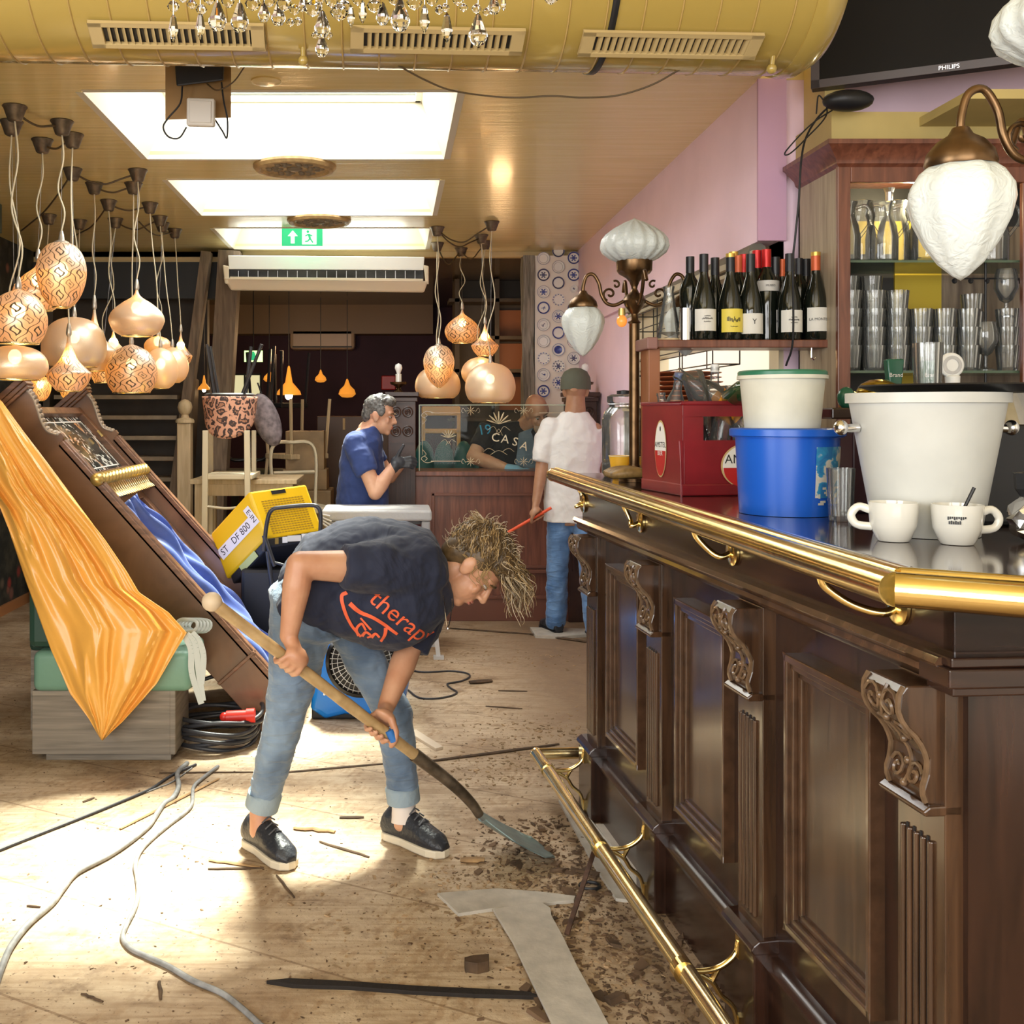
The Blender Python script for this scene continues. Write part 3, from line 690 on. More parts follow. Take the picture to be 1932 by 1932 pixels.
# big storage jar
jl = Vector((.905, 4.14, ZB))
t = T('glass_jar', 'large glass jar with a hinged lid at the far end of the bar', 'jar', jl)
mb = MB(); mb.lathe([(0, 0), (.075, 0), (.084, .012), (.085, .22), (.075, .25), (.056, .27), (.056, .285), (.053, .285), (.053, .27), (.072, .248), (.082, .22), (.081, .014), (0, .008)], 36, jl); mb.build('body', MC['glass'], t, smooth=40)
mb = MB(); mb.lathe([(.062, .285), (.065, .29), (.065, .31), (.05, .318), (0, .32)], 32, jl); mb.build('lid', MC['glass'], t, smooth=40)
mb = MB(); mb.tube([jl+Vector((.062*cos(a), .062*sin(a), .28)) for a in [2*pi*k/24 for k in range(24)]], .0022, 6, closed=True); mb.build('wire_clasp', MC['steel'], t)
mb = MB(); mb.lathe([(0, .32), (.028, .32), (.028, .332), (0, .336)], 20, jl); mb.build('knob', MC['black'], t)
def paper_cup(label, loc):
    t = T('paper_cup', label, 'cup', loc)
    mb = MB(); mb.lathe([(0, .003), (.027, 0), (.041, .086), (.038, .086), (.026, .006)], 28, loc, caps=False); mb.build('wall', mat('yellow_cup', (.85, .45, .03), .5), t, smooth=40)
    q = MB(); q.tube([Vector(loc)+Vector((.0405*cos(2*pi*k/24), .0405*sin(2*pi*k/24), .086)) for k in range(24)], .0022, 6, closed=True); q.build('rim', mat('cup_rim', (.8, .62, .3), .5), t)
paper_cup('yellow paper cup before the big glass jar, left', (.845, 3.93, ZB)); paper_cup('yellow paper cup between the glass jar and red crate', (.925, 3.90, ZB))
gl = Vector((.825, 3.66, ZB)); t = T('bunch_of_bananas', 'overripe brown bananas lying beside the red crate on the bar', 'bananas', gl)
for k in range(5):
    mb = MB(); a = R(20+k*28); q = gl+Vector((.0, .03*k-.05, .02))
    pts = smoothpath([q+Vector((-.08, .0, .012)), q+Vector((-.04, -.012+.003*k, .02)), q+Vector((.02, -.01, .022)), q+Vector((.07, .005*k, .006))], 5)
    n_ = len(pts); mb.tube(pts, [.004+.015*math.sin(pi*min(1, (i+1.5)/(n_+1)))**.6 for i in range(n_)], 8); mb.build('banana', mat('overripe_skin', (.22, .13, .04), .5, var=.5, vs=30), t, smooth=60)
# dark bottle beside the jar
def F2(x, Y, z): return Vector(((x-CX)*Y/FPX, Y, z))
WB = [(0, 0), (.036, 0), (.038, .005), (.038, .15), (.034, .18), (.019, .225), (.0145, .25), (.0145, .295), (0, .297)]
bottle('bottle', 'dark bottle standing on the bar between jar and red crate', 'bottle', WB, MC['bottle_glass'], Matrix.Translation(F2(1217, 3.95, ZB)))
# dark things at the right end of the bar
t = T('coffee_grinder', 'dark machine housing at the right end of the bar', 'machine', (1.36, 2.35, ZB))
mb = MB(); mb.bx(1.24, 1.5, 2.3, 2.55, ZB, ZB+.22); mb.build('body', MC['black'], t, bevel=.01)
mb = MB(); mb.lathe([(0, .22), (.09, .22), (.05, .30), (0, .3)], 24, (1.38, 2.42, ZB)); mb.build('hopper', MC['steel'], t)
jq = Vector((1.22, 2.02, ZB)); t = T('foil_bag', 'crumpled foil packet at the right edge of the bar', 'bag', jq)
random.seed(9)
mb = MB(); mb.ell(jq+Vector((0, 0, .045)), (.045, .04, .045), n=14, m=10); mb.v = [v+Vector((random.uniform(-.008, .008), random.uniform(-.008, .008), random.uniform(-.008, .008))) if v.z > ZB+.01 else v for v in mb.v]; mb.build('packet', MC['chrome'], t)
mb = MB(); mb.lathe([(.02, .085), (.03, .10), (.032, .13), (0, .135)], 10, jq); mb.build('folded_top', MC['black'], t)
mb = MB(); mb.hexa([Vector(p) for p in [(1.13, 2.60, ZB), (1.22, 2.60, ZB), (1.22, 2.68, ZB), (1.13, 2.68, ZB), (1.13, 2.60, ZB+.20), (1.22, 2.60, ZB+.20), (1.22, 2.68, ZB+.20), (1.13, 2.68, ZB+.20)]])
tag(mb.build('menu_holder', mat('plum', (.05, .02, .03), .4), bevel=.004), 'dark plum box standing behind the ice bucket', 'box')

# ---------------------------------------------------------------- bar lamps (brass post with glass shades)
def bar_lamp(label, x, y, four=True):
    loc = Vector((x, y, ZB)); t = T('bar_lamp', label, 'lamp', loc)
    def q(dx, dz, dy=0): return loc+Vector((dx, dy, dz))
    mb = MB(); mb.lathe([(0, 0), (.055, 0), (.055, .012), (.03, .025), (.022, .05), (.0205, .06)], 28, loc); mb.build('base', MC['dark_bronze'], t, smooth=40)
    mb = MB(); mb.lathe([(.0185, .05), (.0185, .565), (.024, .57), (.014, .58), (.012, .60), (.02, .61), (.034, .63), (.042, .648), (.034, .665), (.018, .675), (.01, .69), (.012, .70), (.018, .715), (.03, .73), (.055, .745), (.062, .755), (.064, .79), (.06, .79), (.058, .76), (0, .75)], 28, loc); mb.build('post', MC['dark_bronze'], t, smooth=40)
    # top dome shade, ribbed
    mb = MB(); mb.lathe([(.055, .785), (.085, .80), (.112, .822), (.120, .84), (.115, .865), (.10, .885), (.07, .908), (.035, .928), (.01, .938), (.0, .945)], 96, loc, rib=.035, ribn=16); mb.build('dome_shade', MC['frosted_glass'], t, smooth=50)
    for sg in (-1, 1):
        mb = MB()
        pts = smoothpath([q(sg*.035, .648), q(sg*.07, .632), q(sg*.10, .64), q(sg*.118, .67), q(sg*.127, .71), q(sg*.148, .742), q(sg*.172, .735), q(sg*.183, .70), q(sg*.184, .675)], 6)
        mb.tube(pts, .0065, 8)
        sp = [q(sg*(.088+(.026*(1-k/20))*cos(-1.2+k*.42)), .672+.026*(1-k/20)*sin(-1.2+k*.42)) for k in range(18)]; mb.tube(sp, .0045, 6)
        sp = [q(sg*(.066+.016*(1-k/14)*cos(1+k*.5)), .705+.016*(1-k/14)*sin(1+k*.5)) for k in range(12)]; mb.tube(sp, .004, 6)
        ar = mb.build('arm', MC['dark_bronze'], t, smooth=60)
        c = q(sg*.184, 0)
        mb = MB(); mb.lathe([(0, .685), (.012, .683), (.018, .672), (.034, .662), (.048, .645), (.052, .628), (.050, .622), (0, .622)], 28, c); mb.build('gallery', MC['dark_bronze'], ar, smooth=40)
        mb = MB(); mb.lathe([(.044, .626), (.060, .612), (.073, .59), (.075, .57), (.068, .54), (.052, .505), (.032, .475), (.012, .456), (0, .448)], 64, c, rib=.035, ribn=8); mb.build('drop_shade', MC['frosted_glass'], ar, smooth=50)
    for sg in (-1, 1):
        mb = MB(); pts = smoothpath([q(0, .648, sg*.03), q(0, .632, sg*.07), q(0, .67, sg*.118), q(0, .735, sg*.15), q(0, .70, sg*.183)], 6); mb.tube(pts, .0065, 8); mb.build('arm', MC['dark_bronze'], t, smooth=60)
    mb = MB(); mb.lathe([(.012, .62), (.013, .595), (0, .595)], 14, q(-.045, 0)); mb.build('bulb_socket', MC['gold_paint'], t)
    mb = MB(); mb.ell(q(-.045, .575), (.019, .019, .022)); mb.build('bulb', MC['orange_bulb'], t, smooth=60)
    return t
bar_lamp('three-armed brass post lamp with frosted shades near the wine shelf', .868, 3.80)
bar_lamp('large near brass post lamp whose drop shade hangs before the cabinet', 1.058, 1.63)
# ================================================================ BACK BAR: wine shelf, cabinet, television
ws = T('wine_shelf', 'dark red wooden shelf on a post carrying the wine bottles', 'shelf', (1.2, 3.72, 1.1))
mb = MB(); mb.bx(.875, 1.535, 3.62, 3.80, 1.645, 1.672); mb.build('board', MC['red_wood'], ws, bevel=.003)
mb = MB(); mb.bx(.868, .905, 3.61, 3.81, 1.64, 1.68); mb.build('board_end', mat('worn_red', (.25, .12, .1), .5), ws, bevel=.004)
mb = MB(); mb.bx(.885, .925, 3.66, 3.78, 1.0, 1.645); mb.build('post', mat('orange_wood', (.30, .11, .045), .4), ws, bevel=.003)
for k in range(2):
    mb = MB(); x = 1.44+.05*k; mb.tube([(x, 3.64, 1.645), (x, 3.64, 1.612), (x+.008, 3.64, 1.603), (x+.014, 3.64, 1.612)], .0025, 6); mb.build('hook', MC['chrome'], ws)
mat('foil_black', (.015, .015, .018), .35); mat('foil_red', (.55, .02, .02), .3, .3); mat('foil_gold', (.7, .45, .1), .3, .6); mat('foil_orange', (.6, .12, .04), .35, .2)
mat('label_white', (.72, .70, .64), .6); mat('label_yellow', (.75, .6, .08), .5); mat('label_grey', (.55, .53, .50), .6)
WINE = [(0, 0), (.036, 0), (.039, .005), (.040, .10), (.037, .14), (.026, .185), (.016, .22), (.0145, .235), (.0145, .295), (0, .297)]
BORD = [(0, 0), (.036, 0), (.037, .005), (.037, .19), (.033, .21), (.018, .235), (.0145, .25), (.0145, .305), (0, .307)]
def scribble(w_, rows, seed):
    mb = MB(); rd_ = random.Random(seed)
    for i, (yy, hh, ww) in enumerate(rows):
        x = -w_*ww/2
        while x < w_*ww/2:
            dx = rd_.uniform(.0012, .0026)*(hh/.004)**.5; y0 = yy+rd_.uniform(-.3, .1)*hh; mb.bx(x, x+dx*.62, y0, y0+hh*rd_.uniform(.5, 1.0), 0, .0001); x += dx
    return mb
def wine(x, yb, front, foil, lab, label, txt=None, lz=(.03, .105), prof=WINE, cap2=None, arc=None):
    Y = front; loc = F2(x, Y, 1.6725)
    t = T('wine_bottle', label, 'wine bottle', loc, group='wine bottles on the shelf')
    s = yb
    M = Matrix.Translation(loc) @ Matrix.Scale(s, 4)
    mb = MB(); mb.lathe(prof, 24, M=M); mb.build('glass_body', MC['bottle_glass'], t, smooth=40)
    h = prof[-1][1]
    q = MB(); q.lathe([(.0152, h-.062), (.0152, h), (0, h+.001)], 16, M=M); q.build('foil', MC[foil], t, smooth=40)
    if cap2: q = MB(); q.lathe([(.0156, h-.012), (.0156, h+.001), (0, h+.002)], 16, M=M); q.build('foil_top', MC[cap2], t, smooth=40)
    if lab:
        q = cyl_patch((0, 0, 0), .0402, .0402, 1, R(-90-62), R(-90+62), lz[0], lz[1]); xf(q, M); q.build('paper_label', MC[lab], t, smooth=60)
        if txt:
            a = text(txt[0], txt[1], bold=True, sub=.006) if isinstance(txt[0], str) else scribble(*txt[0]); r = .0428
            a.v = [M @ Vector((r*sin(v.x/r), -r*cos(v.x/r), (lz[0]+lz[1])/2+v.y+(txt[2] if len(txt) > 2 else 0))) for v in a.v]; a.build('lettering', MC['black'], t)
    return t
wine(1328, 1.0, 3.66, 'foil_black', 'label_white', 'dark wine bottle with wide white label beside the hanging lamp shade', ((.040, [(.012, .004, .5), (.003, .006, .9), (-.007, .004, .6)], 3), 0))
wine(1378, 1.0, 3.655, 'foil_black', 'label_yellow', 'dark wine bottle with a yellow label and gold top', ((.048, [(-.002, .016, 1), (-.022, .004, .5)], 5), 0), (.025, .105), cap2='foil_gold')
wine(1416, 1.0, 3.66, 'foil_black', 'label_white', 'dark wine bottle whose white label has a small figure on it', ('Y', .026, .006), (.02, .09))
wine(1490, 1.0, 3.65, 'foil_black', 'label_white', 'dark wine bottle with a floral white label left of the red capped end bottle', ((.040, [(.012, .004, .5), (.003, .006, .9), (-.007, .004, .6)], 8), 0), (.025, .10))
wine(1539, 1.02, 3.66, 'foil_orange', 'label_white', 'wine bottle with orange red foil at the right end of the shelf', ('LA MONTESA', .0125), (.028, .108), cap2='foil_gold')
wine(1446, 1.05, 3.72, 'foil_red', 'label_grey', 'tall wine bottle with bright red foil and a small high label', ('MUSEO', .010), (.165, .20), prof=BORD)
wine(1463, 1.0, 3.73, 'foil_black', 'label_grey', 'dark wine bottle half hidden behind the floral labelled one', ('LA MONTESA', .0125), (.028, .108))
back = [(1302, 'foil_black', .98, 'behind the lamp shade, first of the back row'), (1349, 'foil_black', 1.0, 'between the first white label and the yellow label'), (1393, 'foil_orange', .99, 'with orange foil right behind the yellow labelled bottle'),
        (1404, 'foil_red', 1.04, 'with red foil behind the small figure label'), (1384, 'foil_gold', 1.05, 'with gold foil rising behind the yellow labelled bottle'), (1420, 'foil_black', 1.06, 'rising black behind the small figure label'),
        (1428, 'foil_red', 1.05, 'with red foil left of the tall red one'), (1476, 'foil_orange', .98, 'with orange foil left of the floral label'), (1507, 'foil_black', .96, 'with black foil between the last two front bottles'), (1521, 'foil_black', .985, 'with black foil just left of the end bottle')]
for k, (x, f, s, l) in enumerate(back):
    wine(x, s, 3.745 if k not in (4, 5) else 3.775, f, None, 'wine bottle in the back row '+l, prof=WINE if k % 2 else BORD)
t = T('glass_carafe', 'clear glass carafe with a wooden foot at the left end of the wine shelf', 'carafe', F2(1262, 3.7, 1.6725))
q = F2(1262, 3.7, 1.6725); mb = MB(); mb.lathe([(0, .008), (.042, .008), (.040, .03), (.022, .13), (.016, .17), (.02, .19), (.018, .19), (.014, .17), (.02, .13), (.037, .03), (0, .014)], 24, q); mb.build('body', MC['glass'], t, smooth=50)
mb = MB(); mb.lathe([(0, 0), (.043, 0), (.043, .008), (0, .008)], 24, q); mb.build('foot', MC['pale_wood'], t)
q = F2(1293, 3.66, 1.6725); mb = MB(); mb.lathe([(0, 0), (.022, 0), (.022, .11), (.0, .112)], 20, q); tag(mb.build('shaker', MC['chrome'], smooth=40), 'polished steel shaker between carafe and wine bottles', 'shaker')

# hatch behind the shelf: roller blind housing, wire rack, plates, worktop
t = T('roller_blind', 'grey roller shutter casing under the pink wall over the hatch', 'blind', (1.38, 4.9, 2.0))
mb = MB(); mb.tube([(1.375, 3.99, 2.03), (1.395, 6.2, 2.03)], .035, 10); mb.build('casing', mat('shutter_grey', (.16, .14, .11), .5), t, smooth=50)
mb = MB(); mb.bx(1.345, 1.365, 3.96, 6.2, 2.0, 2.03); mb.bx(1.365, 1.375, 3.98, 6.2, 1.975, 1.99); mb.build('track', mat('shutter_beige', (.50, .44, .32), .5), t)
t = T('wire_rack', 'black wire rack hanging on the hatch wall behind the lamp', 'rack', (1.40, 5.2, 1.7))
mb = MB()
for z in (1.62, 1.70, 1.78, 1.86, 1.94):
    for y_ in (4.3, 5.72): mb.tube([(1.30, y_, z), (1.41, y_, z)], .003, 5)
    for x in (1.30, 1.41): mb.tube([(x, 4.3, z), (x, 5.72, z)], .003, 5)
for y_ in (4.3, 4.75, 5.2, 5.72):
    mb.tube([(1.30, y_, 1.62), (1.30, y_, 1.98)], .003, 5); mb.tube([(1.41, y_, 1.62), (1.41, y_, 2.0)], .003, 5)
mb.build('wires', MC['black'], t)
t = T('kitchen_shelf', 'shelf inside the kitchen hatch holding terracotta plates', 'shelf', (1.25, 4.4, 1.4))
mb = MB(); mb.bx(1.02, 1.60, 4.1, 4.7, 1.43, 1.455); mb.build('board', MC['pale_wood'], t)
mb = MB()
for (x, y_) in ((1.04, 4.12), (1.58, 4.12), (1.04, 4.68)): mb.bx(x-.015, x+.015, y_-.015, y_+.015, 0, 1.43)
mb.build('support', MC['steel'], t)
for k in range(7):
    q = Vector((1.20+.004*sin(k*2), 4.36, 1.457+k*.019)); mb = MB(); mb.lathe([(0, 0), (.08, 0), (.15, .014), (.152, .017), (.08, .006), (0, .006)], 32, q)
    tag(mb.build('plate', mat('terracotta', (.50, .16, .06), .45), smooth=40), 'terracotta plate, number %s from the bottom of the hatch stack' % ['one', 'two', 'three', 'four', 'five', 'six', 'seven'][k], 'plate', 'terracotta plates stacked in the hatch')
q = Vector((1.44, 4.30, 1.457)); mb = MB(); mb.lathe([(0, 0), (.05, 0), (.11, .07), (.113, .075), (.05, .01), (0, .01)], 28, q); tag(mb.build('woven_basket', mat('straw', (.62, .5, .3), .8, bump=.5, bs=120), smooth=40), 'pale woven basket on the hatch shelf right of the plates', 'basket')

# cabinet with glass shelves
X0, X1, YF, YB = 1.487, 2.60, 3.55, 3.88
cb = T('display_cabinet', 'tall dark wooden cabinet with open glass shelves behind the bar', 'cabinet', (2.0, 3.7, 0))
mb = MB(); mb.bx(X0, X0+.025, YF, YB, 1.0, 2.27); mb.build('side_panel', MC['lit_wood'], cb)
mb = MB(); mb.bx(X0-.003, X0+.04, YF-.02, YF, .9, 2.27); mb.bx(2.10, 2.14, YF-.02, YF, .9, 2.19); mb.bx(X0+.04, X1, YF-.02, YF, 2.19, 2.27); mb.build('front_frame', MC['red_wood'], cb, bevel=.003)
mb = MB(); mb.bx(X0, X1, YB-.012, YB, .9, 2.27); mb.build('back_panel', MC['near_black'], cb)
mb = MB(); mb.bx(1.83, 2.0, YB-.02, YB-.012, 1.1, 2.12); mb.bx(1.52, 1.82, YB-.02, YB-.012, 2.0, 2.12); mb.build('yellow_panel', mat('mustard', (.50, .36, .03), .5), cb)
mb = MB(); mb.bx(2.0, 2.6, YB-.02, YB-.012, 1.1, 2.1); mb.build('back_board', wood('brownish', (.10, .07, .05), (.25, .19, .13), .6, coat=0), cb)
mb = MB(); mb.bx(1.65, 1.75, YB-.03, YB-.02, 1.72, 1.84)
mb.build('slatted_board', mat('slat_white', (.6, .55, .47), .5), cb)
mb = MB()
for k in range(4): mb.bx(1.662+k*.022, 1.668+k*.022, YB-.033, YB-.03, 1.73, 1.82)
mb.build('slots', MC['black'], cb)
prof = [(0, 0), (.0, .0), (.015, .01), (.02, .03), (.045, .05), (.055, .07), (.06, .075), (.06, .085)]
mb = MB()
vs = []
for (d, z) in [(0, 2.24), (.012, 2.25), (.016, 2.265), (.035, 2.285), (.05, 2.30), (.058, 2.305), (.058, 2.32), (0, 2.325)]:
    vs += [(X0-d, YB+.0, z), (X0-d, YF-.02-d, z), (X1, YF-.02-d, z)]
fs = []
for i in range(7):
    for j in range(2): fs.append((i*3+j, i*3+j+1, (i+1)*3+j+1, (i+1)*3+j))
mb.add(vs, fs); mb.bx(X0, X1, YF-.02, YB, 2.24, 2.32); mb.build('cornice', MC['red_wood'], cb, smooth=30)
for z in (1.927, 1.556):
    mb = MB(); mb.bx(X0+.03, X1, YF+.01, YB-.03, z, z+.008); mb.build('glass_shelf', MC['green_glass_shelf'], cb)
mb = MB(); mb.cyl((2.015, YF+.05, 1.4), (2.015, YF+.05, 2.24), .004, n=8)
for z in (1.50, 1.87):
    for k in range(5): mb.ell((2.02+.055*(k-2), YF+.05, z), .010, n=6, m=4)
    mb.cyl((1.92, YF+.05, z+.008), (2.2, YF+.05, z+.008), .003, n=6)
mb.build('rod', MC['black'], cb)
mb = MB(); mb.lathe([(0, 0), (.012, .0), (.014, .03), (.02, .045)], 12, (1.71, 3.65, 2.15), caps=False); mb.build('spotlight', MC['chrome'], cb)
point('cabinet_spot', (1.8, 3.66, 2.15), 5, (1, .85, .5), .02)
def jug(x, y, z, label, s=1.0, hand=1):
    loc = Vector((x, y, z)); t = T('glass_jug', label, 'jug', loc, group='glass jugs on the top shelf')
    mb = MB(); mb.lathe([(a*s, b_*s) for a, b_ in [(0, 0), (.05, 0), (.053, .008), (.054, .09), (.048, .13), (.036, .165), (.036, .19), (.045, .215), (.042, .215), (.033, .19), (.033, .165), (.045, .13), (.05, .09), (.049, .012), (0, .010)]], 24, loc, rib=.012, ribn=12); mb.build('body', MC['glass'], t, smooth=50)
    q = MB(); d = Vector((hand, -.2, 0)).normalized(); q.tube(smoothpath([loc+d*.036*s+Vector((0, 0, .195*s)), loc+d*.075*s+Vector((0, 0, .20*s)), loc+d*.088*s+Vector((0, 0, .15*s)), loc+d*.05*s+Vector((0, 0, .09*s))], 6), .006*s, 8); q.build('handle', MC['glass'], t, smooth=60)
zt = 1.936
pos = ['at the left end by the frame', 'second from the left frame', 'third, slightly turned', 'left of the wide lidded one', None, 'right of the wide lidded one', 'behind the tip of the near lamp shade', 'at the right of the rod', 'at the far right by the post']
for k, x in enumerate([1.56, 1.625, 1.69, 1.745]): jug(x, 3.66+.03*(k % 2), zt, 'clear glass jug on the top cabinet shelf '+pos[k], .98+.04*(k % 2), -1 if k % 2 else 1)
jug(1.845, 3.63, zt, 'wide clear jug with a glass lid in the middle of the top shelf', 1.22)
mb = MB(); mb.lathe([(.04, 0), (.043, .006), (.03, .03), (.012, .035), (.012, .05), (0, .055)], 24, (1.845, 3.63, zt+.262)); tag(mb.build('jug_lid', MC['glass'], smooth=50), 'clear glass lid on the wide jug', 'lid')
for k, x in enumerate([1.945, 2.01, 2.07]): jug(x, 3.66+.03*(k % 2), zt, 'clear glass jug on the top cabinet shelf '+pos[k+5+(k > 0)], 1.0, 1)
# stacked tumblers on the lower shelf
zs = 1.565
names = ['one', 'two', 'three', 'four', 'five', 'six', 'seven', 'eight']
gp = [(0, 0), (.028, 0), (.030, .004), (.037, .085), (.0345, .085), (.027, .010), (0, .008)]
base = MB(); base.lathe(gp, 40, rib=.045, ribn=12)
g0 = base.build('drinking_glass', MC['glass'], smooth=50, raw=True); used = False
cols = [(1.555, 4, 0), (1.635, 4, 0), (1.715, 4, 0), (1.795, 3, 0), (1.875, 3, 0), (1.955, 3, 0), (1.595, 5, 1), (1.675, 5, 1), (1.755, 4, 1), (1.835, 3, 1), (1.915, 3, 1), (2.09, 3, 0), (2.03, 4, 1)]
lvl = ['bottom', 'second', 'third', 'fourth', 'top']
for ci, (x, n_, back_) in enumerate(cols):
    for k in range(n_):
        o = g0 if not used else g0.copy()
        if used: COL.objects.link(o)
        used = True
        o.location = (x, 3.60+.11*back_, zs+k*.062)
        tag(o, 'ribbed tumbler, %s of stack %s in the %s row on the lower cabinet shelf' % (lvl[k], names[ci if ci < 6 else (ci-6 if ci < 11 else 6+(ci-11))], 'back' if back_ else 'front'), 'glass', 'ribbed tumblers stacked in the cabinet')
for k, x in enumerate([2.015, 2.085]):
    loc = Vector((x, 3.60, zs+(.18 if k else 0)))
    mb = MB(); mb.lathe([(0, 0), (.03, 0), (.03, .004), (.006, .012), (.006, .05), (.02, .06), (.038, .10), (.036, .14), (.030, .165), (.028, .165), (.034, .14), (.036, .10), (.015, .062), (0, .058)], 24, loc)
    tag(mb.build('beer_glass', MC['glass'], smooth=50), ['stemmed beer glass standing right of the tumblers on the lower shelf', 'stemmed beer glass set high on the tumblers at the right'][k], 'glass')
mb = MB(); mb.lathe([(0, 0), (.035, 0), (.035, .02), (.0, .022)], 16, (1.58, 3.72, 1.86)); 
# beer taps: brass domes, tap handles, ledge before the cabinet
t = T('beer_tap_tower', 'brass domed beer tap tower with tap handles behind the white tub', 'beer tap', (1.35, 2.9, 1.1))
mb = MB(); mb.bx(1.17, 1.9, 2.82, 3.0, 1.405, 1.435); mb.build('ledge', MC['dark_wood_side'], t, bevel=.004)
mb = MB(); mb.bx(1.3, 1.36, 2.88, 2.94, .8, 1.41); mb.bx(1.7, 1.76, 2.88, 2.94, .8, 1.41); mb.build('column', MC['dark_wood'], t)
mat('tap_brass', (.60, .46, .10), .25, 1)
for (x, s) in ((1.255, .032), (1.33, .056), (1.435, .045), (1.49, .034)):
    mb = MB(); mb.lathe([(0, 0), (s, 0), (s*1.02, s*.5), (s*.96, s*.75), (s*1.02, s*.8), (s*.8, s*1.15), (s*.4, s*1.35), (0, s*1.4)], 28, (x, 2.9, 1.436)); mb.build('dome', MC['tap_brass'], t, smooth=50)
for (x, y_, m_) in ((1.225, 2.86, 'green_enamel'), (1.375, 2.85, 'chrome')):
    mb = MB(); mb.ell((x, y_, 1.462), (.024, .02, .03)); mb.build('medallion', mat('green_enamel', (.02, .10, .06), .2) if m_ == 'green_enamel' else MC['chrome'], t, smooth=60)
a = text('Brand', .012, bold=True); xf(a, frame((1.225, 2.838, 1.462), (1, 0, 0), (0, -1, 0))); a.build('lettering', MC['label_white'], t)
def tap(x, m_, label, w0, w1, h, disc=False):
    q = F2(x, 2.95, 1.436)
    mb = MB()
    if disc:
        mb.lathe([(0, 0), (.014, 0), (.018, .05), (.02, .09)], 16, q); mb.lathe([(0, -.008), (.033, -.008), (.036, 0), (.033, .008), (0, .008)], 28, M=frame(q+Vector((-.004, 0, .118)), (1, 0, 0), (0, -1, 0)))
    else:
        mb.hexa([q+Vector(p) for p in [(-w0, -.012, 0), (w0, -.012, 0), (w0, .012, 0), (-w0, .012, 0), (-w1, -.014, h), (w1, -.014, h), (w1, .014, h), (-w1, .014, h)]])
    mb.build('tap_handle', MC[m_], t, bevel=.004, smooth=40)
    return q
q = tap(1686, 'green_enamel', '', .012, .024, .135); a = text('Brand', .016, bold=True); xf(a, frame(q+Vector((0, -.0155, .09)), (1, 0, 0), (0, -1, 0))); a.build('lettering', MC['label_white'], t)
q = tap(1752, 'green_enamel', '', .02, .022, .13); a = text('Brand', .016, bold=True); xf(a, frame(q+Vector((0, -.0155, .09)), (1, 0, 0), (0, -1, 0))); a.build('lettering', MC['label_white'], t)
q = tap(1797, 'white_plastic', '', 0, 0, 0, True)
mb = MB(); mb.lathe([(.017, 0), (.026, 0), (.026, .001), (.017, .001)], 28, M=frame(q+Vector((-.004, -.0085, .118)), (1, 0, 0), (0, -1, 0)), caps=False); mb.build('ring_mark', MC['steel'], t)
tumbler('tall upturned glass over the middle tap handle', F2(1750, 2.80, 1.436), .036, .17)

# television on the wall
t = T('television', 'large flat television with grey frame high above the bar', 'television', (1.8, 3.4, 2.5))
tl = P(1530, 168, 3.73); br = P(1960, 122, 3.43); dx = (br-tl); dx.z = 0; wd = 1.25
dx.normalize(); upv = Vector((.0, .0, 1)); nrm = dx.cross(upv); nrm = Vector((nrm.x, nrm.y, 0)).normalized()
tilt = Matrix.Rotation(R(2), 3, dx)
MT = frame(tl, dx, nrm if nrm.y < 0 else -nrm)
mb = MB(); mb.bx(0, wd, 0, .75, -.05, 0, MT); ob = mb.build('housing', MC['black'], t, bevel=.004)
mb = MB(); bw = .028
for (a0, a1, b0, b1) in ((0, wd, 0, bw), (0, wd, .75-bw, .75), (0, bw, 0, .75), (wd-bw, wd, 0, .75)): mb.bx(a0, a1, b0, b1, 0, .006, MT)
mb.build('bezel', mat('bezel_grey', (.10, .085, .09), .35), t, bevel=.001)
mb = MB(); mb.bx(bw, wd-bw, bw, .75-bw, 0, .002, MT); mb.build('screen', mat('screen', (.010, .008, .006), .55, spec=.2), t)
a = text('PHILIPS', .02, bold=True); xf(a, MT @ Matrix.Translation((.43, .014, .0068))); a.build('lettering', MC['chrome'], t)
mb = MB(); mb.bx(.2, .5, .2, .5, -.35, -.05, MT); mb.build('bracket', MC['black'], t)
# media box and cables under the television
q = P(1600, 190, 3.52); mb = MB(); mb.ell(q, (.085, .05, .035)); t2 = tag(mb.build('speaker', MC['black'], smooth=60), 'small black rounded speaker wedged under the television', 'speaker')
def cable(name, pts, r, m_, label, cat='cable', n=8, parent=None, seg=8):
    mb = MB(); mb.tube(smoothpath(pts, seg), r, n)
    o = mb.build(name, m_, parent, smooth=60)
    if parent is None: tag(o, label, cat)
    return o
cable('power_cable', [P(1620, 172, 3.56), P(1560, 205, 3.55), P(1525, 250, 3.53), P(1512, 300, 3.49), P(1507, 380, 3.48), P(1500, 450, 3.48), P(1496, 500, 3.5), P(1496, 640, 3.56), P(1483, 690, 3.6)], .0035, MC['black'], 'black cable hanging from the television down beside the cabinet')
cable('power_cable', [P(1575, 205, 3.55), P(1530, 235, 3.5), P(1483, 285, 3.48), P(1490, 290, 3.48), P(1520, 262, 3.5), P(1560, 215, 3.54), P(1545, 180, 3.56), P(1540, 215, 3.56)], .0025, MC['black'], 'thin looped black cable beneath the corner of the television')
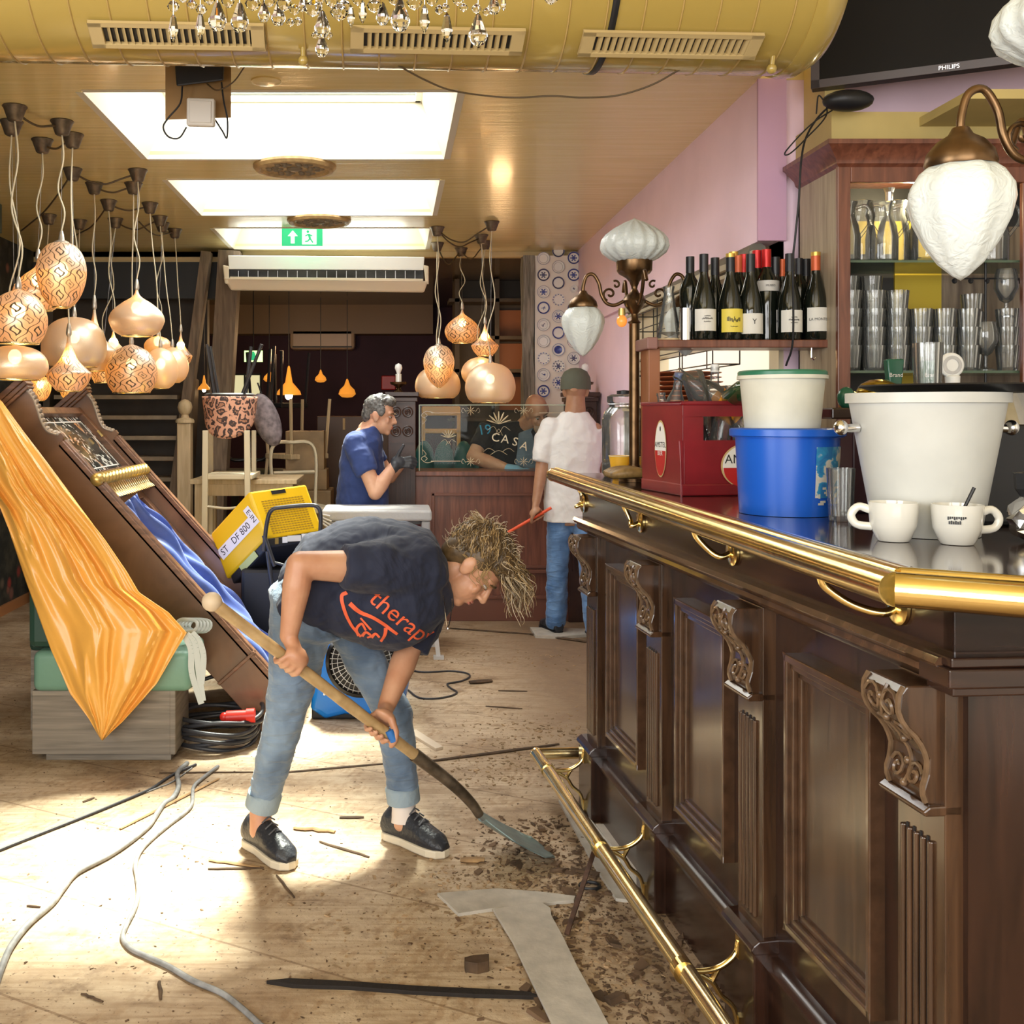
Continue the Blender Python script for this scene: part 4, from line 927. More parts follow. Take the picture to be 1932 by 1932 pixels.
# ================================================================ OVERHEAD
# spiral duct
D0 = Vector((-3.0, 2.80, 2.665)); D1 = Vector((1.17, 3.02, 2.665)); DR = .272
dd = (D1-D0).normalized(); dy = Vector((-dd.y, dd.x, 0)); LD = (D1-D0).length
t = T('ventilation_duct', 'big glossy ochre spiral ventilation duct running across under the ceiling', 'duct', (D0+D1)/2)
mb = MB(); mb.tube([D0, D1-dd*.05], DR, 72); mb.build('pipe', mat('duct_paint', (.40, .28, .07), .2, coat=.6, bump=.05, bs=4), t, smooth=60)
mb = MB(); mb.tube([D1-dd*.06, D1-dd*.04, D1-dd*.01, D1+dd*.03, D1+dd*.05], [DR+.004, DR+.008, DR+.006, DR-.02, DR-.06], 72); mb.build('end_cap', MC['duct_paint'], t, smooth=60)
mb = MB(); k = .03
while k < LD-.12:
    ring = [D0+dd*(k+.05*(a/36))+dy*(DR+.001)*cos(2*pi*a/36)+Vector((0, 0, (DR+.001)*sin(2*pi*a/36))) for a in range(37)]
    mb.tube(ring, .0028, 5, caps=False); k += .1
mb.build('seam', mat('seam_paint', (.42, .28, .09), .3), t, smooth=60)
def grille(x0, x1, label):
    """vent grille set low on the camera side of the duct"""
    ang = R(-62)
    def G(x, a, r=DR): return D0+dd*(x-D0.x)/dd.x+dy*(-r*cos(a))+Vector((0, 0, r*sin(a)))
    g = T('vent_grille', label, 'vent', G((x0+x1)/2, ang))
    c = G(x0, ang); n_ = (-dy*cos(ang)+Vector((0, 0, sin(ang)))).normalized(); M = frame(c+n_*.004, dd, n_)
    Lg = (x1-x0)/dd.x; h = .042
    mb = MB(); mb.bx(0, Lg, -h, -h+.014, 0, .012, M); mb.bx(0, Lg, h-.014, h, 0, .012, M); mb.bx(0, .035, -h, h, 0, .012, M); mb.bx(Lg-.035, Lg, -h, h, 0, .012, M); mb.build('frame', mat('grille_paint', (.50, .37, .17), .4), g, bevel=.001)
    mb = MB(); mb.bx(.02, Lg-.02, -h+.01, h-.01, -.004, 0, M); mb.build('opening', MC['black'], g)
    mb = MB(); q = .045
    while q < Lg-.04: mb.hexa([M @ Vector(p) for p in [(q, -h+.014, 0), (q+.003, -h+.014, 0), (q+.003, h-.014, 0), (q, h-.014, 0), (q+.008, -h+.014, .011), (q+.011, -h+.014, .011), (q+.011, h-.014, .011), (q+.008, h-.014, .011)]]); q += .019
    mb.build('fins', MC['grille_paint'], g)
grille(-.80, -.345, 'left slotted vent grille on the underside of the duct')
grille(-.118, .345, 'middle slotted vent grille on the underside of the duct')
grille(.50, .99, 'right slotted vent grille behind the black strap of the duct')
sx_ = .575
mb = MB(); c = D0+dd*(sx_-D0.x)/dd.x
rg = [c+dy*(DR+.004)*cos(2*pi*a/48)+Vector((0, 0, (DR+.004)*sin(2*pi*a/48))) for a in range(48)]
for (o1, o2) in ((-.008, .008),):
    vs = []
    for p in rg: vs += [p-dd*.009, p+dd*.009]
    mb.add(vs, [(2*i, 2*i+1, (2*i+3) % 96, (2*i+2) % 96) for i in range(48)])
tag(mb.build('strap', MC['black'], solid=.003, smooth=60), 'black band strapped round the duct over the right grille', 'strap')
for (x, lb) in ((-.245, 'small round knob bracket under the duct between two grilles'), (1.05, 'curled bracket foot under the right end of the duct')):
    c = D0+dd*(x-D0.x)/dd.x; mb = MB(); mb.tube([c+dy*-.12+Vector((0, 0, -.16)), c+dy*-.07+Vector((0, 0, -.285))], .007, 8); mb.ell(c+dy*-.07+Vector((0, 0, -.288)), .014)
    tag(mb.build('duct_bracket', MC['duct_paint'], smooth=60), lb, 'bracket')
cable('hanging_wire', [P(752, 124, 2.97), P(800, 150, 3.02), P(850, 170, 3.06), P(920, 181, 3.1), P(980, 184, 3.1), P(1040, 181, 3.1), P(1100, 184, 3.1), P(1165, 180, 3.1), P(1230, 160, 3.06), P(1288, 128, 3.0)], .0028, mat('wire_brown', (.08, .05, .02), .5), 'thin brown wire sagging below the duct on the right')
# board with router and antenna under the duct
t = T('junction_board', 'brown wooden board hanging behind the duct with cables', 'board', P(373, 180, 3.58))
mb = MB(); mb.hexa([P(312, 52, 3.565), P(436, 52, 3.565), P(436, 52, 3.585), P(312, 52, 3.585), P(312, 226, 3.565), P(436, 222, 3.565), P(436, 222, 3.585), P(312, 226, 3.585)]); mb.build('board', mat('brown_board', (.30, .17, .06), .5, var=.15), t)
t = T('router', 'black flat network box fixed tilted on the brown board', 'router', P(376, 140, 3.52))
mb = MB(); mb.hexa([P(328, 100, 3.50), P(424, 100, 3.50), P(424, 100, 3.555), P(328, 100, 3.555), P(333, 163, 3.50), P(422, 152, 3.50), P(422, 152, 3.555), P(333, 163, 3.555)]); mb.build('case', MC['black'], t, bevel=.006)
t = T('antenna_box', 'square beige wireless antenna hanging on the brown board', 'antenna', P(379, 210, 3.52))
mb = MB(); M = frame(P(379, 212, 3.49), (1, 0, -.03), (0, -1, -.1)); mb.bx(-.046, .046, -.045, .045, -.02, .01, M); mb.build('case', mat('beige_case', (.58, .53, .46), .4), t, bevel=.006)
mb = MB(); mb.bx(-.036, .036, -.035, .035, .01, .014, M); mb.build('cover', MC['beige_case'], t, bevel=.004)
cable('antenna_cable', [P(344, 163, 3.52), P(340, 195, 3.52), P(318, 222, 3.52), P(308, 240, 3.52), P(318, 258, 3.52), P(338, 260, 3.52), P(352, 240, 3.52)], .003, MC['black'], 'black cable looping left of the beige antenna box')
cable('antenna_cable', [P(418, 155, 3.52), P(422, 190, 3.52), P(429, 225, 3.52), P(428, 260, 3.52), P(420, 248, 3.52), P(406, 226, 3.52)], .003, MC['black'], 'black cable looping right of the beige antenna box')
cable('white_cable', [P(390, 158, 3.53), P(410, 170, 3.50), P(440, 155, 3.49), P(462, 125, 3.45)], .0025, MC['wire_brown'], 'thin pale cable curving from the router up to the duct')

# ceiling rosettes and round cover
for (x, y, r, lb) in ((556, 322, .207, 'round carved wooden ceiling rosette between the first two roof lights'), (602, 422, .205, 'round carved wooden ceiling rosette between the last two roof lights')):
    Y = 1.215*2000/(780-y); c = Vector(((x-CX)*Y/2000, Y, 0))
    t = T('ceiling_rosette', lb, 'rosette', (c.x, c.y, CZ))
    mb = MB(); mb.lathe([(0, CZ), (r, CZ), (r, CZ-.012), (r*.94, CZ-.026), (r*.84, CZ-.028), (r*.80, CZ-.018), (0, CZ-.014)], 48, c); mb.build('ring', mat('rosette_wood', (.34, .22, .09), .45, var=.3, vs=30), t, smooth=40)
    mb = MB()
    for k in range(6):
        a = k*pi/3; q = c+Vector((cos(a)*r*.5, sin(a)*r*.5, CZ-.016))
        for j in range(5): mb.ell(q+Vector((.03*cos(j*1.257), .03*sin(j*1.257), 0)), (.018, .018, .009), n=8, m=6)
    mb.ell(c+Vector((0, 0, CZ-.016)), (.04, .04, .012)); mb.build('carving', mat('rosette_dark', (.16, .12, .07), .5), t, smooth=60)
Y = 1.24*2000/(780-152); c = Vector(((502-CX)*Y/2000, Y, 0)); mb = MB(); mb.lathe([(0, CZ), (.056, CZ), (.056, CZ-.006), (.045, CZ-.010), (0, CZ-.010)], 32, c); tag(mb.build('ceiling_cover', MC['ceiling_paint'], smooth=40), 'small round painted cover on the ceiling by the first roof light', 'cover')

# ceiling air conditioner
Ya = 7.55; ka = 2000/Ya
t = T('air_conditioner', 'long cream ceiling air conditioner hanging at the end of the room', 'air conditioner', P(614, 515, Ya))
def AC(x, y, dY=0): return P(x, y, Ya+dY)
mb = MB(); mb.hexa([AC(430, 482), AC(801, 485), AC(798, 485, .6), AC(432, 482, .6), AC(432, 508), AC(799, 510), AC(798, 508, .6), AC(432, 508, .6)]); mb.build('top_panel', MC['white_plastic'], t, bevel=.005)
mb = MB(); mb.hexa([AC(421, 524, -.02), AC(808, 530, -.02), AC(805, 530, .6), AC(424, 524, .6), AC(436, 548, .03), AC(800, 552, .03), AC(798, 552, .6), AC(436, 548, .6)]); mb.build('lower_housing', MC['cream_plastic'], t, bevel=.012)
mb = MB(); mb.hexa([AC(432, 508, .02), AC(799, 510, .02), AC(799, 510, .3), AC(432, 508, .3), AC(432, 526, .02), AC(799, 530, .02), AC(799, 530, .3), AC(432, 526, .3)]); mb.build('outlet', MC['black_gloss'], t)
mb = MB(); mb.bar(AC(434, 525, -.01), AC(798, 529, -.01), .03, .02); mb.build('louvre', MC['cream_plastic'], t, bevel=.002)
mb = MB()
for k in range(19): a = AC(450+k*18.5, 511, .0); b_ = AC(450+k*18.5, 526, 0); mb.bar(a, b_, .004, .004, (0, 1, 0))
mb.build('vanes', MC['steel'], t)
for x0, x1 in ((420, 432), (799, 809)):
    mb = MB(); mb.hexa([AC(x0, 500, -.01), AC(x1, 502, -.01), AC(x1, 502, .6), AC(x0, 500, .6), AC(x0+4, 535, -.01), AC(x1, 537, -.01), AC(x1, 537, .6), AC(x0+4, 535, .6)]); mb.build('end_cheek', MC['cream_plastic'], t, bevel=.008)
# second unit on the far wall
t = T('air_conditioner', 'cream wall air conditioner on the dark maroon wall of the back room', 'air conditioner', P(609, 640, 11.85))
mb = MB(); p = P(609, 640, 11.8); mb.bx(p.x-.36, p.x+.36, 11.7, 11.98, p.z-.12, p.z+.12); mb.build('housing', mat('ac_peach', (.62, .42, .28), .35), t, bevel=.04)
mb = MB(); mb.bx(p.x-.33, p.x+.33, 11.69, 11.7, p.z-.10, p.z-.085); mb.build('outlet', MC['black'], t)
# exit sign under the third roof light
t = T('exit_sign', 'green and white emergency exit sign hanging under the last roof light', 'sign', P(570, 447, 7.35))
M = frame(P(570, 447, 7.35), (1, 0, 0), (0, -1, 0)); h = .062
mb = MB(); mb.bx(-.142, .142, -h, h, -.02, 0, M); mb.build('panel', mat('exit_green', (.02, .42, .18), .4, em=(.02, .5, .2), es=.55), t, bevel=.002)
mb = MB(); mb.hexa([M @ Vector(p) for p in [(.0, -.052, 0), (.10, -.052, 0), (.10, .052, 0), (.0, .052, 0), (.0, -.052, .002), (.10, -.052, .002), (.10, .052, .002), (.0, .052, .002)]])
mb.build('door_pictogram', mat('exit_white', (.9, .95, .9), .4, em=(.9, 1, .9), es=.6), t)
mb = MB(); mb.prism([(-.078, -.045), (-.052, -.045), (-.052, .005), (-.03, .005), (-.065, .045), (-.10, .005), (-.078, .005)], 0, .002, M); mb.build('arrow', MC['exit_white'], t)
mb = MB()
for (a, b_, w_) in (((.045, .02), (.055, -.01), .016), ((.055, -.01), (.075, -.04), .010), ((.055, -.01), (.04, -.03), .010), ((.04, -.03), (.02, -.032), .009), ((.047, .018), (.072, .005), .008), ((.045, .018), (.022, .006), .008)): mb.bar(M @ Vector((*a, .003)), M @ Vector((*b_, .003)), w_, .002, (0, -1, 0))
mb.lathe([(0, .002), (.010, .002), (.010, .0035), (0, .0035)], 14, M=M @ Matrix.Translation((.04, .036, 0))); mb.build('runner', MC['exit_green'], t)
mb = MB(); mb.tube([P(545, 440, 7.36), Vector((P(545, 440, 7.36).x, 7.36, CZ+.3))], .004, 6); mb.tube([P(595, 440, 7.36), Vector((P(595, 440, 7.36).x, 7.36, CZ+.3))], .004, 6); mb.build('hanger', MC['steel'], t)
t = T('exit_sign', 'small glowing exit sign far back above the stacked chairs', 'sign', P(478, 672, 10.5))
mb = MB(); M = frame(P(478, 672, 10.5), (1, 0, 0), (0, -1, 0)); mb.bx(-.09, .09, -.055, .055, -.02, 0, M); mb.build('panel', mat('exit_glow', (.4, .8, .3), .4, em=(.55, 1, .3), es=1.6), t)
mb = MB(); mb.bx(-.02, .02, -.04, .03, 0, .002, M); mb.ell(M @ Vector((0, .035, .001)), .012, n=8, m=6); mb.build('pictogram', MC['exit_green'], t)
mb = MB(); q = P(478, 672, 10.51); mb.tube([q, Vector((q.x, q.y, 2.63))], .006, 6); mb.build('hanger', MC['black'], t)
t = T('exit_sign', 'small green lit exit sign on the dark post beside the stairs', 'sign', P(364, 671, 9))
mb = MB(); M = frame(P(364, 671, 9), (1, .5, 0), (.4, -1, 0)); mb.bx(-.035, .035, -.05, .05, -.02, 0, M); mb.build('panel', MC['exit_glow'], t)
mb = MB(); q = P(364, 671, 9.01); mb.tube([q, Vector((q.x, q.y, 2.63))], .006, 6); mb.build('hanger', MC['black'], t)

# ---------------------------------------------------------------- filigree pendant lamps
def shade_mat(name, engraved, seed):
    m, nt, b = nodes(name)
    co = coords(nt, (1, 1, 1)); 
    b.inputs['Base Color'].default_value = (.70, .65, .50, 1); b.inputs['Metallic'].default_value = .5; b.inputs['Roughness'].default_value = .33
    n = nn(nt, 'ShaderNodeTexNoise', Scale=260.0, Detail=2.0); nt.links.new(co, n.inputs['Vector']); bumpn(nt, b, n.outputs[0], .4, .002)
    out = nt.nodes['Material Output']
    tr = nn(nt, 'ShaderNodeBsdfTranslucent'); tr.inputs[0].default_value = (1, .38, .05, 1)
    tp = nn(nt, 'ShaderNodeBsdfTransparent'); tp.inputs[0].default_value = (1, .80, .5, 1)
    m1 = nn(nt, 'ShaderNodeMixShader'); m1.inputs[0].default_value = .3; nt.links.new(tr.outputs[0], m1.inputs[1]); nt.links.new(tp.outputs[0], m1.inputs[2])
    m2 = nn(nt, 'ShaderNodeMixShader'); nt.links.new(b.outputs[0], m2.inputs[1]); nt.links.new(m1.outputs[0], m2.inputs[2])
    if engraved:
        # arabesque: network of curved ribs with diamonds inside, cut through a pierced lower body
        tc = nn(nt, 'ShaderNodeTexCoord'); sp = nn(nt, 'ShaderNodeSeparateXYZ'); nt.links.new(tc.outputs['Object'], sp.inputs[0])
        at = nn(nt, 'ShaderNodeMath', operation='ARCTAN2'); nt.links.new(sp.outputs[1], at.inputs[0]); nt.links.new(sp.outputs[0], at.inputs[1])
        def mth(op, a, b2=None, c=None):
            q = nn(nt, 'ShaderNodeMath', operation=op)
            for i, x in enumerate((a, b2, c)):
                if x is None: continue
                if isinstance(x, (int, float)): q.inputs[i].default_value = x
                else: nt.links.new(x, q.inputs[i])
            return q.outputs[0]
        zz = mth('MULTIPLY', sp.outputs[2], 11.0); fz = mth('FRACT', zz)
        aa = mth('MULTIPLY_ADD', at.outputs[0], 7/(2*pi), mth('MULTIPLY', mth('SINE', mth('MULTIPLY', zz, 4*pi)), .07)); fa = mth('FRACT', aa)
        d1 = mth('ADD', mth('ABSOLUTE', mth('SUBTRACT', fa, .5)), mth('ABSOLUTE', mth('SUBTRACT', fz, .5)))
        l1 = mth('LESS_THAN', mth('ABSOLUTE', mth('SUBTRACT', d1, .5)), .028)
        l2 = mth('LESS_THAN', mth('ABSOLUTE', mth('SUBTRACT', d1, .20)), .045)
        l3 = mth('MAXIMUM', mth('GREATER_THAN', d1, .93), mth('LESS_THAN', mth('ABSOLUTE', mth('SUBTRACT', d1, .80)), .03))
        line = mth('MAXIMUM', mth('MAXIMUM', l1, l2), mth('MULTIPLY', l3, .8))
        inv = mth('SUBTRACT', 1.0, line)
        fac = mth('MULTIPLY', inv, mth('MULTIPLY_ADD', mth('LESS_THAN', sp.outputs[2], .15), .24, .16))
        nt.links.new(fac, m2.inputs[0])
        nt.links.new(mixc(nt, line, (.72, .66, .54), (.13, .10, .07)), b.inputs['Base Color'])
    else:
        m2.inputs[0].default_value = .17
    nt.links.new(m2.outputs[0], out.inputs[0]); return m
shade_mat('shade_pierced', False, 0); shade_mat('shade_engraved', True, 1)
mat('silver_cap', (.62, .58, .50), .35, .8, var=.2, vs=40); mat('cord_cream', (.66, .58, .40), .6); mat('ceiling_cup', (.16, .125, .09), .4, .7, var=.3, vs=40)
mat('lamp_bulb', (1, .9, .7), .3, em=(1, .80, .50), es=24)
SH = {
 'globe': [(.05, 1), (.10, .99), (.30, .95), (.62, .86), (.86, .70), (.98, .52), (1.0, .40), (.97, .27), (.86, .12), (.70, 0)],
 'dome': [(.06, 1), (.25, .99), (.5, .94), (.76, .82), (.93, .64), (1.0, .42), (.98, .26), (.88, .10), (.70, 0)],
 'egg': [(.30, 1), (.55, .96), (.82, .84), (.97, .68), (1.0, .52), (.92, .34), (.76, .18), (.55, .06), (.35, 0)],
 'spindle': [(.28, 1), (.55, .97), (.85, .84), (1.0, .66), (.98, .5), (.85, .32), (.6, .15), (.3, .04), (.12, 0)],
 'onion': [(.05, 1), (.09, .90), (.22, .82), (.55, .70), (.88, .53), (1.0, .38), (.97, .25), (.82, .10), (.55, 0)],
 'tear': [(.06, 1), (.10, .88), (.20, .74), (.42, .56), (.75, .42), (1.0, .33), (.98, .26), (.85, .14), (.55, 0)],
 'ball': [(.06, 1), (.3, .97), (.62, .88), (.88, .7), (1.0, .48), (.95, .28), (.75, .1), (.45, 0)],
}
PN = [0]
def pendant(cup, x, yt, yb, wpx, kind, eng, label, group, dY=0, wire=True, lit=True):
    Yc = 1.24*2000/(780-cup[1]); Y = Yc+dY
    top = P(x, yt, Y); bot = P(x, yb, Y); h = top.z-bot.z; r = wpx/2*Y/2000
    cc = Vector(((cup[0]-CX)*Yc/2000, Yc, CZ))
    t = T('pendant_lamp', label, 'pendant lamp', bot, group=group)
    mb = MB(); mb.lathe([(0, 0), (.048, 0), (.050, -.004), (.044, -.012), (.028, -.058), (.022, -.062), (0, -.062)], 20, cc); mb.build('ceiling_cup', MC['ceiling_cup'], t, smooth=40)
    PN[0] += 1; random.seed(PN[0])
    j = random.uniform(-.03, .03)
    p0 = cc+Vector((0, 0, -.06)); tp = top+Vector((0, 0, .0)); mid = p0.lerp(tp, .55)+Vector((j, 0, 0)); m2 = p0.lerp(tp, .8)+Vector((-j*.8, 0, 0))
    mb = MB(); mb.tube(smoothpath([p0, p0.lerp(tp, .25)+Vector((-j*.4, 0, 0)), mid, m2, tp], 6), .0036, 6); mb.build('cord', MC['cord_cream'], t, smooth=60)
    mb = MB(); mb.tube([p0, tp], .0012, 5); mb.build('steel_wire', MC['steel'], t)
    neck = .045*h/.25 if kind in ('onion', 'tear') else .05
    pr = [(a*r, b_*(h-neck)) for a, b_ in SH[kind]][::-1]
    # finer profile
    fine = []
    for i in range(len(pr)-1):
        for k in range(4):
            t_ = k/4; p_0 = pr[max(i-1, 0)]; p_1 = pr[i]; p_2 = pr[i+1]; p_3 = pr[min(i+2, len(pr)-1)]
            fine.append(tuple(max(.001 if q == 0 else -9, .5*(2*p_1[q]+(p_2[q]-p_0[q])*t_+(2*p_0[q]-5*p_1[q]+4*p_2[q]-p_3[q])*t_**2+(p_3[q]-p_0[q]+3*p_1[q]-3*p_2[q])*t_**3)) for q in (0, 1)))
    fine.append(pr[-1])
    mb = MB(); mb.lathe(fine, 40, bot, caps=False); mb.build('lamp_shade', MC['shade_engraved' if eng else 'shade_pierced'], t, smooth=60)
    mb = MB(); q = bot+Vector((0, 0, h-neck)); a0 = pr[-1][0]
    mb.lathe([(a0+.001, -.004), (max(a0, .012), .004), (.013, .012), (.010, neck*.7), (.006, neck), (0, neck)], 16, q); mb.build('neck', MC['silver_cap'], t, smooth=50)
    mb = MB(); mb.tube([bot+Vector((pr[0][0]*cos(2*pi*k/28), pr[0][0]*sin(2*pi*k/28), 0)) for k in range(28)], .003, 6, closed=True); mb.build('rim', MC['brass'], t, smooth=60)
    if lit:
        br = min(.028, r*.35); mb = MB(); mb.ell(bot+Vector((0, 0, h*.5)), (br, br, br*1.15), n=12, m=8); mb.build('bulb', MC['lamp_bulb'], t, smooth=60)
    return t
GL = 'filigree pendant lamps in the left cluster'; GR = 'filigree pendant lamps in the right cluster'
pendant((28, 200), 35, 522, 648, 106, 'globe', 1, 'nearest engraved globe pendant lamp at the left edge', GL)
pendant((22, 228), 28, 630, 716, 122, 'dome', 0, 'wide plain dome pendant directly below the engraved globe at the left edge', GL)
pendant((117, 228), 116, 436, 580, 92, 'egg', 1, 'egg shaped engraved pendant, highest of the left cluster', GL)
pendant((80, 263), 72, 470, 586, 92, 'onion', 1, 'engraved pendant half hidden behind the high egg shaped one', GL)
pendant((137, 253), 130, 610, 738, 82, 'tear', 1, 'long necked teardrop pendant with a banded engraved bottom', GL)
pendant((137, 318), 140, 580, 692, 120, 'dome', 0, 'wide plain grey dome pendant behind the banded teardrop', GL)
pendant((178, 345), 178, 557, 700, 78, 'tear', 0, 'tall slim necked pendant between the grey dome and the onion', GL)
pendant((260, 320), 258, 527, 634, 103, 'onion', 0, 'onion shaped champagne pendant with a bright bulb spot', GL)
pendant((252, 345), 248, 632, 741, 97, 'globe', 1, 'round engraved globe pendant directly below the onion shaped one', GL)
pendant((283, 383), 303, 640, 733, 66, 'ball', 0, 'plain silvery pendant right behind the round engraved globe', GL)
pendant((302, 408), 325, 640, 722, 62, 'ball', 0, 'plain round pendant at the right side of the left cluster', GL)
pendant((330, 432), 341, 612, 692, 42, 'tear', 1, 'small teardrop pendant, rightmost of the left cluster', GL)
pendant((205, 378), 214, 612, 682, 56, 'tear', 0, 'pale pendant behind the onion, left of its rim', GL)
pendant((306, 420), 298, 620, 668, 52, 'ball', 0, 'small round pendant peeping out right of the onion', GL)
pendant((218, 412), 196, 640, 722, 50, 'globe', 1, 'engraved pendant mostly hidden left of the round globe', GL)
pendant((150, 415), 137, 700, 754, 46, 'ball', 1, 'low engraved pendant tip below the banded teardrop', GL)
pendant((92, 405), 76, 695, 756, 40, 'egg', 1, 'orange beaded pendant low behind the wide dome', GL)
pendant((825, 428), 828, 638, 731, 58, 'spindle', 1, 'tapered egg pendant in the right cluster with engraved diamonds', GR)
pendant((825, 458), 826, 678, 751, 86, 'dome', 0, 'plain dome pendant behind the tapered egg', GR, dY=-.4)
pendant((870, 468), 872, 570, 647, 66, 'onion', 1, 'onion pendant with scale pattern, top of the right cluster', GR, dY=-.4)
pendant((908, 443), 915, 598, 671, 51, 'tear', 1, 'small glowing teardrop pendant right of the scaled onion', GR, dY=-.1)
pendant((915, 455), 905, 660, 727, 70, 'ball', 0, 'silvery ball pendant under the small glowing teardrop', GR, dY=-.3)
pendant((928, 418), 925, 670, 760, 95, 'dome', 0, 'largest plain dome pendant, lowest of the right cluster', GR)
def cupwire(a, b_, label, sag=12, name='ceiling_cable'):
    def cpos(c): Yc = 1.24*2000/(780-c[1]); return Vector(((c[0]-CX)*Yc/2000, Yc, CZ-.02))
    p, q = cpos(a), cpos(b_); m_ = (p+q)/2+Vector((0, 0, -sag*.004)); m1 = p.lerp(q, .25)+Vector((0, 0, -sag*.003)); m3 = p.lerp(q, .75)+Vector((0, 0, -sag*.002))
    cable(name, [p, m1, m_, m3, q], .005, MC['wire_brown'], label, 'cable')
cupwire((28, 200), (117, 228), 'brown cable linking the two nearest ceiling cups', 8)
cupwire((80, 263), (137, 253), 'brown cable linking the second pair of ceiling cups', 8)
cupwire((137, 318), (260, 320), 'brown cable between the cups of the grey dome and the onion', 14)
cupwire((178, 345), (252, 345), 'brown cable just below the longer one in the left cluster', 8)
cupwire((205, 378), (283, 383), 'brown cable between cups above the small round pendants', 8)
cupwire((137, 318), (40, 430), 'brown cable running from a ceiling cup to the green beam', 10)
cupwire((205, 378), (140, 440), 'brown cable running down left from the rear ceiling cups', 10)
cupwire((218, 412), (302, 408), 'brown cable looping between rear ceiling cups', 14)
cupwire((262, 412), (330, 432), 'brown cable to the rightmost cup of the left cluster', 14)
cupwire((825, 428), (928, 418), 'dark cable swinging between the front cups of the right cluster', 24)
cupwire((825, 428), (908, 443), 'dark cable sagging between cups of the right cluster', 22)
cupwire((825, 458), (870, 468), 'dark looped cable between the left rear cups of the right cluster', 30)
cupwire((870, 468), (915, 455), 'dark looped cable between the right rear cups of the right cluster', 20)

# ---------------------------------------------------------------- crystal chandelier (lower edge only in view)
Yh = 2.0
t = T('crystal_chandelier', 'crystal chandelier whose glass drops hang into the top of the view', 'chandelier', (-.06, Yh+.05, 2.2))
mb = MB()
cen = Vector((-.08, Yh+.08, 2.36))
for (rr_, zz) in ((.34, .0), (.22, .06), (.10, .12)): mb.tube([cen+Vector((rr_*cos(2*pi*k/40), rr_*.55*sin(2*pi*k/40), zz)) for k in range(40)], .006, 6, closed=True)
mb.tube([cen+Vector((0, 0, 0)), cen+Vector((0, 0, .85))], .008, 8)
for k in range(8): a = 2*pi*k/8; mb.tube([cen+Vector((0, 0, .12)), cen+Vector((.34*cos(a), .34*.55*sin(a), 0))], .004, 6)
mb.build('frame', MC['brass'], t, smooth=60)
def drop(x, y, hpx, kind):
    k = 1000.; c = P(x, y, Yh+random.uniform(-.03, .06)); h = hpx*1.22/k; q = MB()
    if kind == 'p': prof, n_ = [(0, h*.5), (h*.08, h*.42), (h*.16, h*.22), (h*.27, -.08*h), (h*.28, -.22*h), (h*.18, -.42*h), (0, -.5*h)], 8
    elif kind == 's': prof, n_ = [(0, h*.5), (h*.09, h*.35), (h*.17, -.08*h), (h*.12, -.28*h), (0, -.5*h)], 6
    else: prof, n_ = [(0, h*.5), (h*.33, h*.3), (h*.5, 0), (h*.33, -.3*h), (0, -.5*h)], 8
    q.lathe(prof, n_, c); q.build('crystal', MC['crystal'], t)
random.seed(11)
for (x, y, h, kd) in [(327, 52, 46, 's'), (327, 12, 20, 'b'), (378, 48, 46, 's'), (380, 18, 18, 'b'), (410, 30, 50, 'p'), (452, 32, 50, 'p'), (362, 8, 16, 'b'), (498, 22, 34, 'p'), (525, 26, 40, 'p'), (548, 42, 14, 'b'), (562, 40, 14, 'b'), (590, 14, 30, 'b'), (608, 45, 44, 'p'), (607, 86, 38, 'p'), (640, 22, 30, 'b'), (662, 30, 36, 's'), (650, 12, 24, 'b'), (684, 22, 40, 's'), (722, 26, 38, 'p'), (706, 10, 24, 'b'), (755, 28, 54, 'p'), (801, 36, 46, 's'), (829, 18, 16, 'b'), (843, 52, 50, 's'), (840, 14, 14, 'b'), (875, 14, 14, 'b'), (902, 56, 52, 'p'), (899, 16, 16, 'b'), (932, 8, 34, 'p'), (950, 6, 26, 's'), (1040, -6, 26, 'b'), (477, 6, 26, 'b'), (508, 2, 20, 'b'), (572, 6, 28, 'p'), (626, 2, 22, 'b'), (744, -2, 20, 'b'), (782, 4, 26, 'b'), (815, 0, 20, 'b'), (864, 0, 18, 'b'), (918, 22, 14, 'b'), (536, 6, 26, 'b'), (430, 2, 22, 'b'), (395, -2, 20, 'b'), (345, -4, 16, 'b'), (675, 0, 18, 'b'), (600, -2, 22, 'b'), (556, 18, 18, 'b'), (620, 66, 14, 'b'), (594, 66, 12, 'b')]: drop(x, y, h, kd)
mb = MB()
for (x, y) in [(327, 30), (378, 26), (410, 6), (452, 6), (607, 66), (755, 2), (801, 12), (843, 26), (902, 30)]: mb.tube([P(x, y, Yh+.01), P(x, -40, Yh+.01)], .0012, 5)
mb.build('wires', MC['chrome'], t)
# ================================================================ FAR COUNTER WITH GLASS SCREEN
t = T('serving_counter', 'dark red wooden panelled counter with carved end posts at the end of the room', 'counter', (.7, 7.4, 0))
mb = MB(); mb.bx(.16, 1.32, 7.27, 7.6, 0, .99); mb.build('body', MC['red_wood'], t)
mb = MB(); mb.bx(.14, 1.34, 7.23, 7.66, .99, 1.025); mb.build('top_board', MC['red_wood'], t, bevel=.006)
mb = MB()
for (a, b_, c, d) in ((.27, 1.25, .855, .875), (.27, 1.25, .36, .38), (.27, .29, .36, .875), (1.23, 1.25, .36, .875)): mb.bx(a, b_, 7.25, 7.275, c, d)
for z in (.34, .165): mb.bx(.16, 1.32, 7.235, 7.27, z-.012, z+.012)
mb.bx(.16, 1.32, 7.245, 7.27, 0, .16); mb.build('panel_moulding', mat('red_wood_edge', (.16, .06, .038), .35), t, bevel=.003)
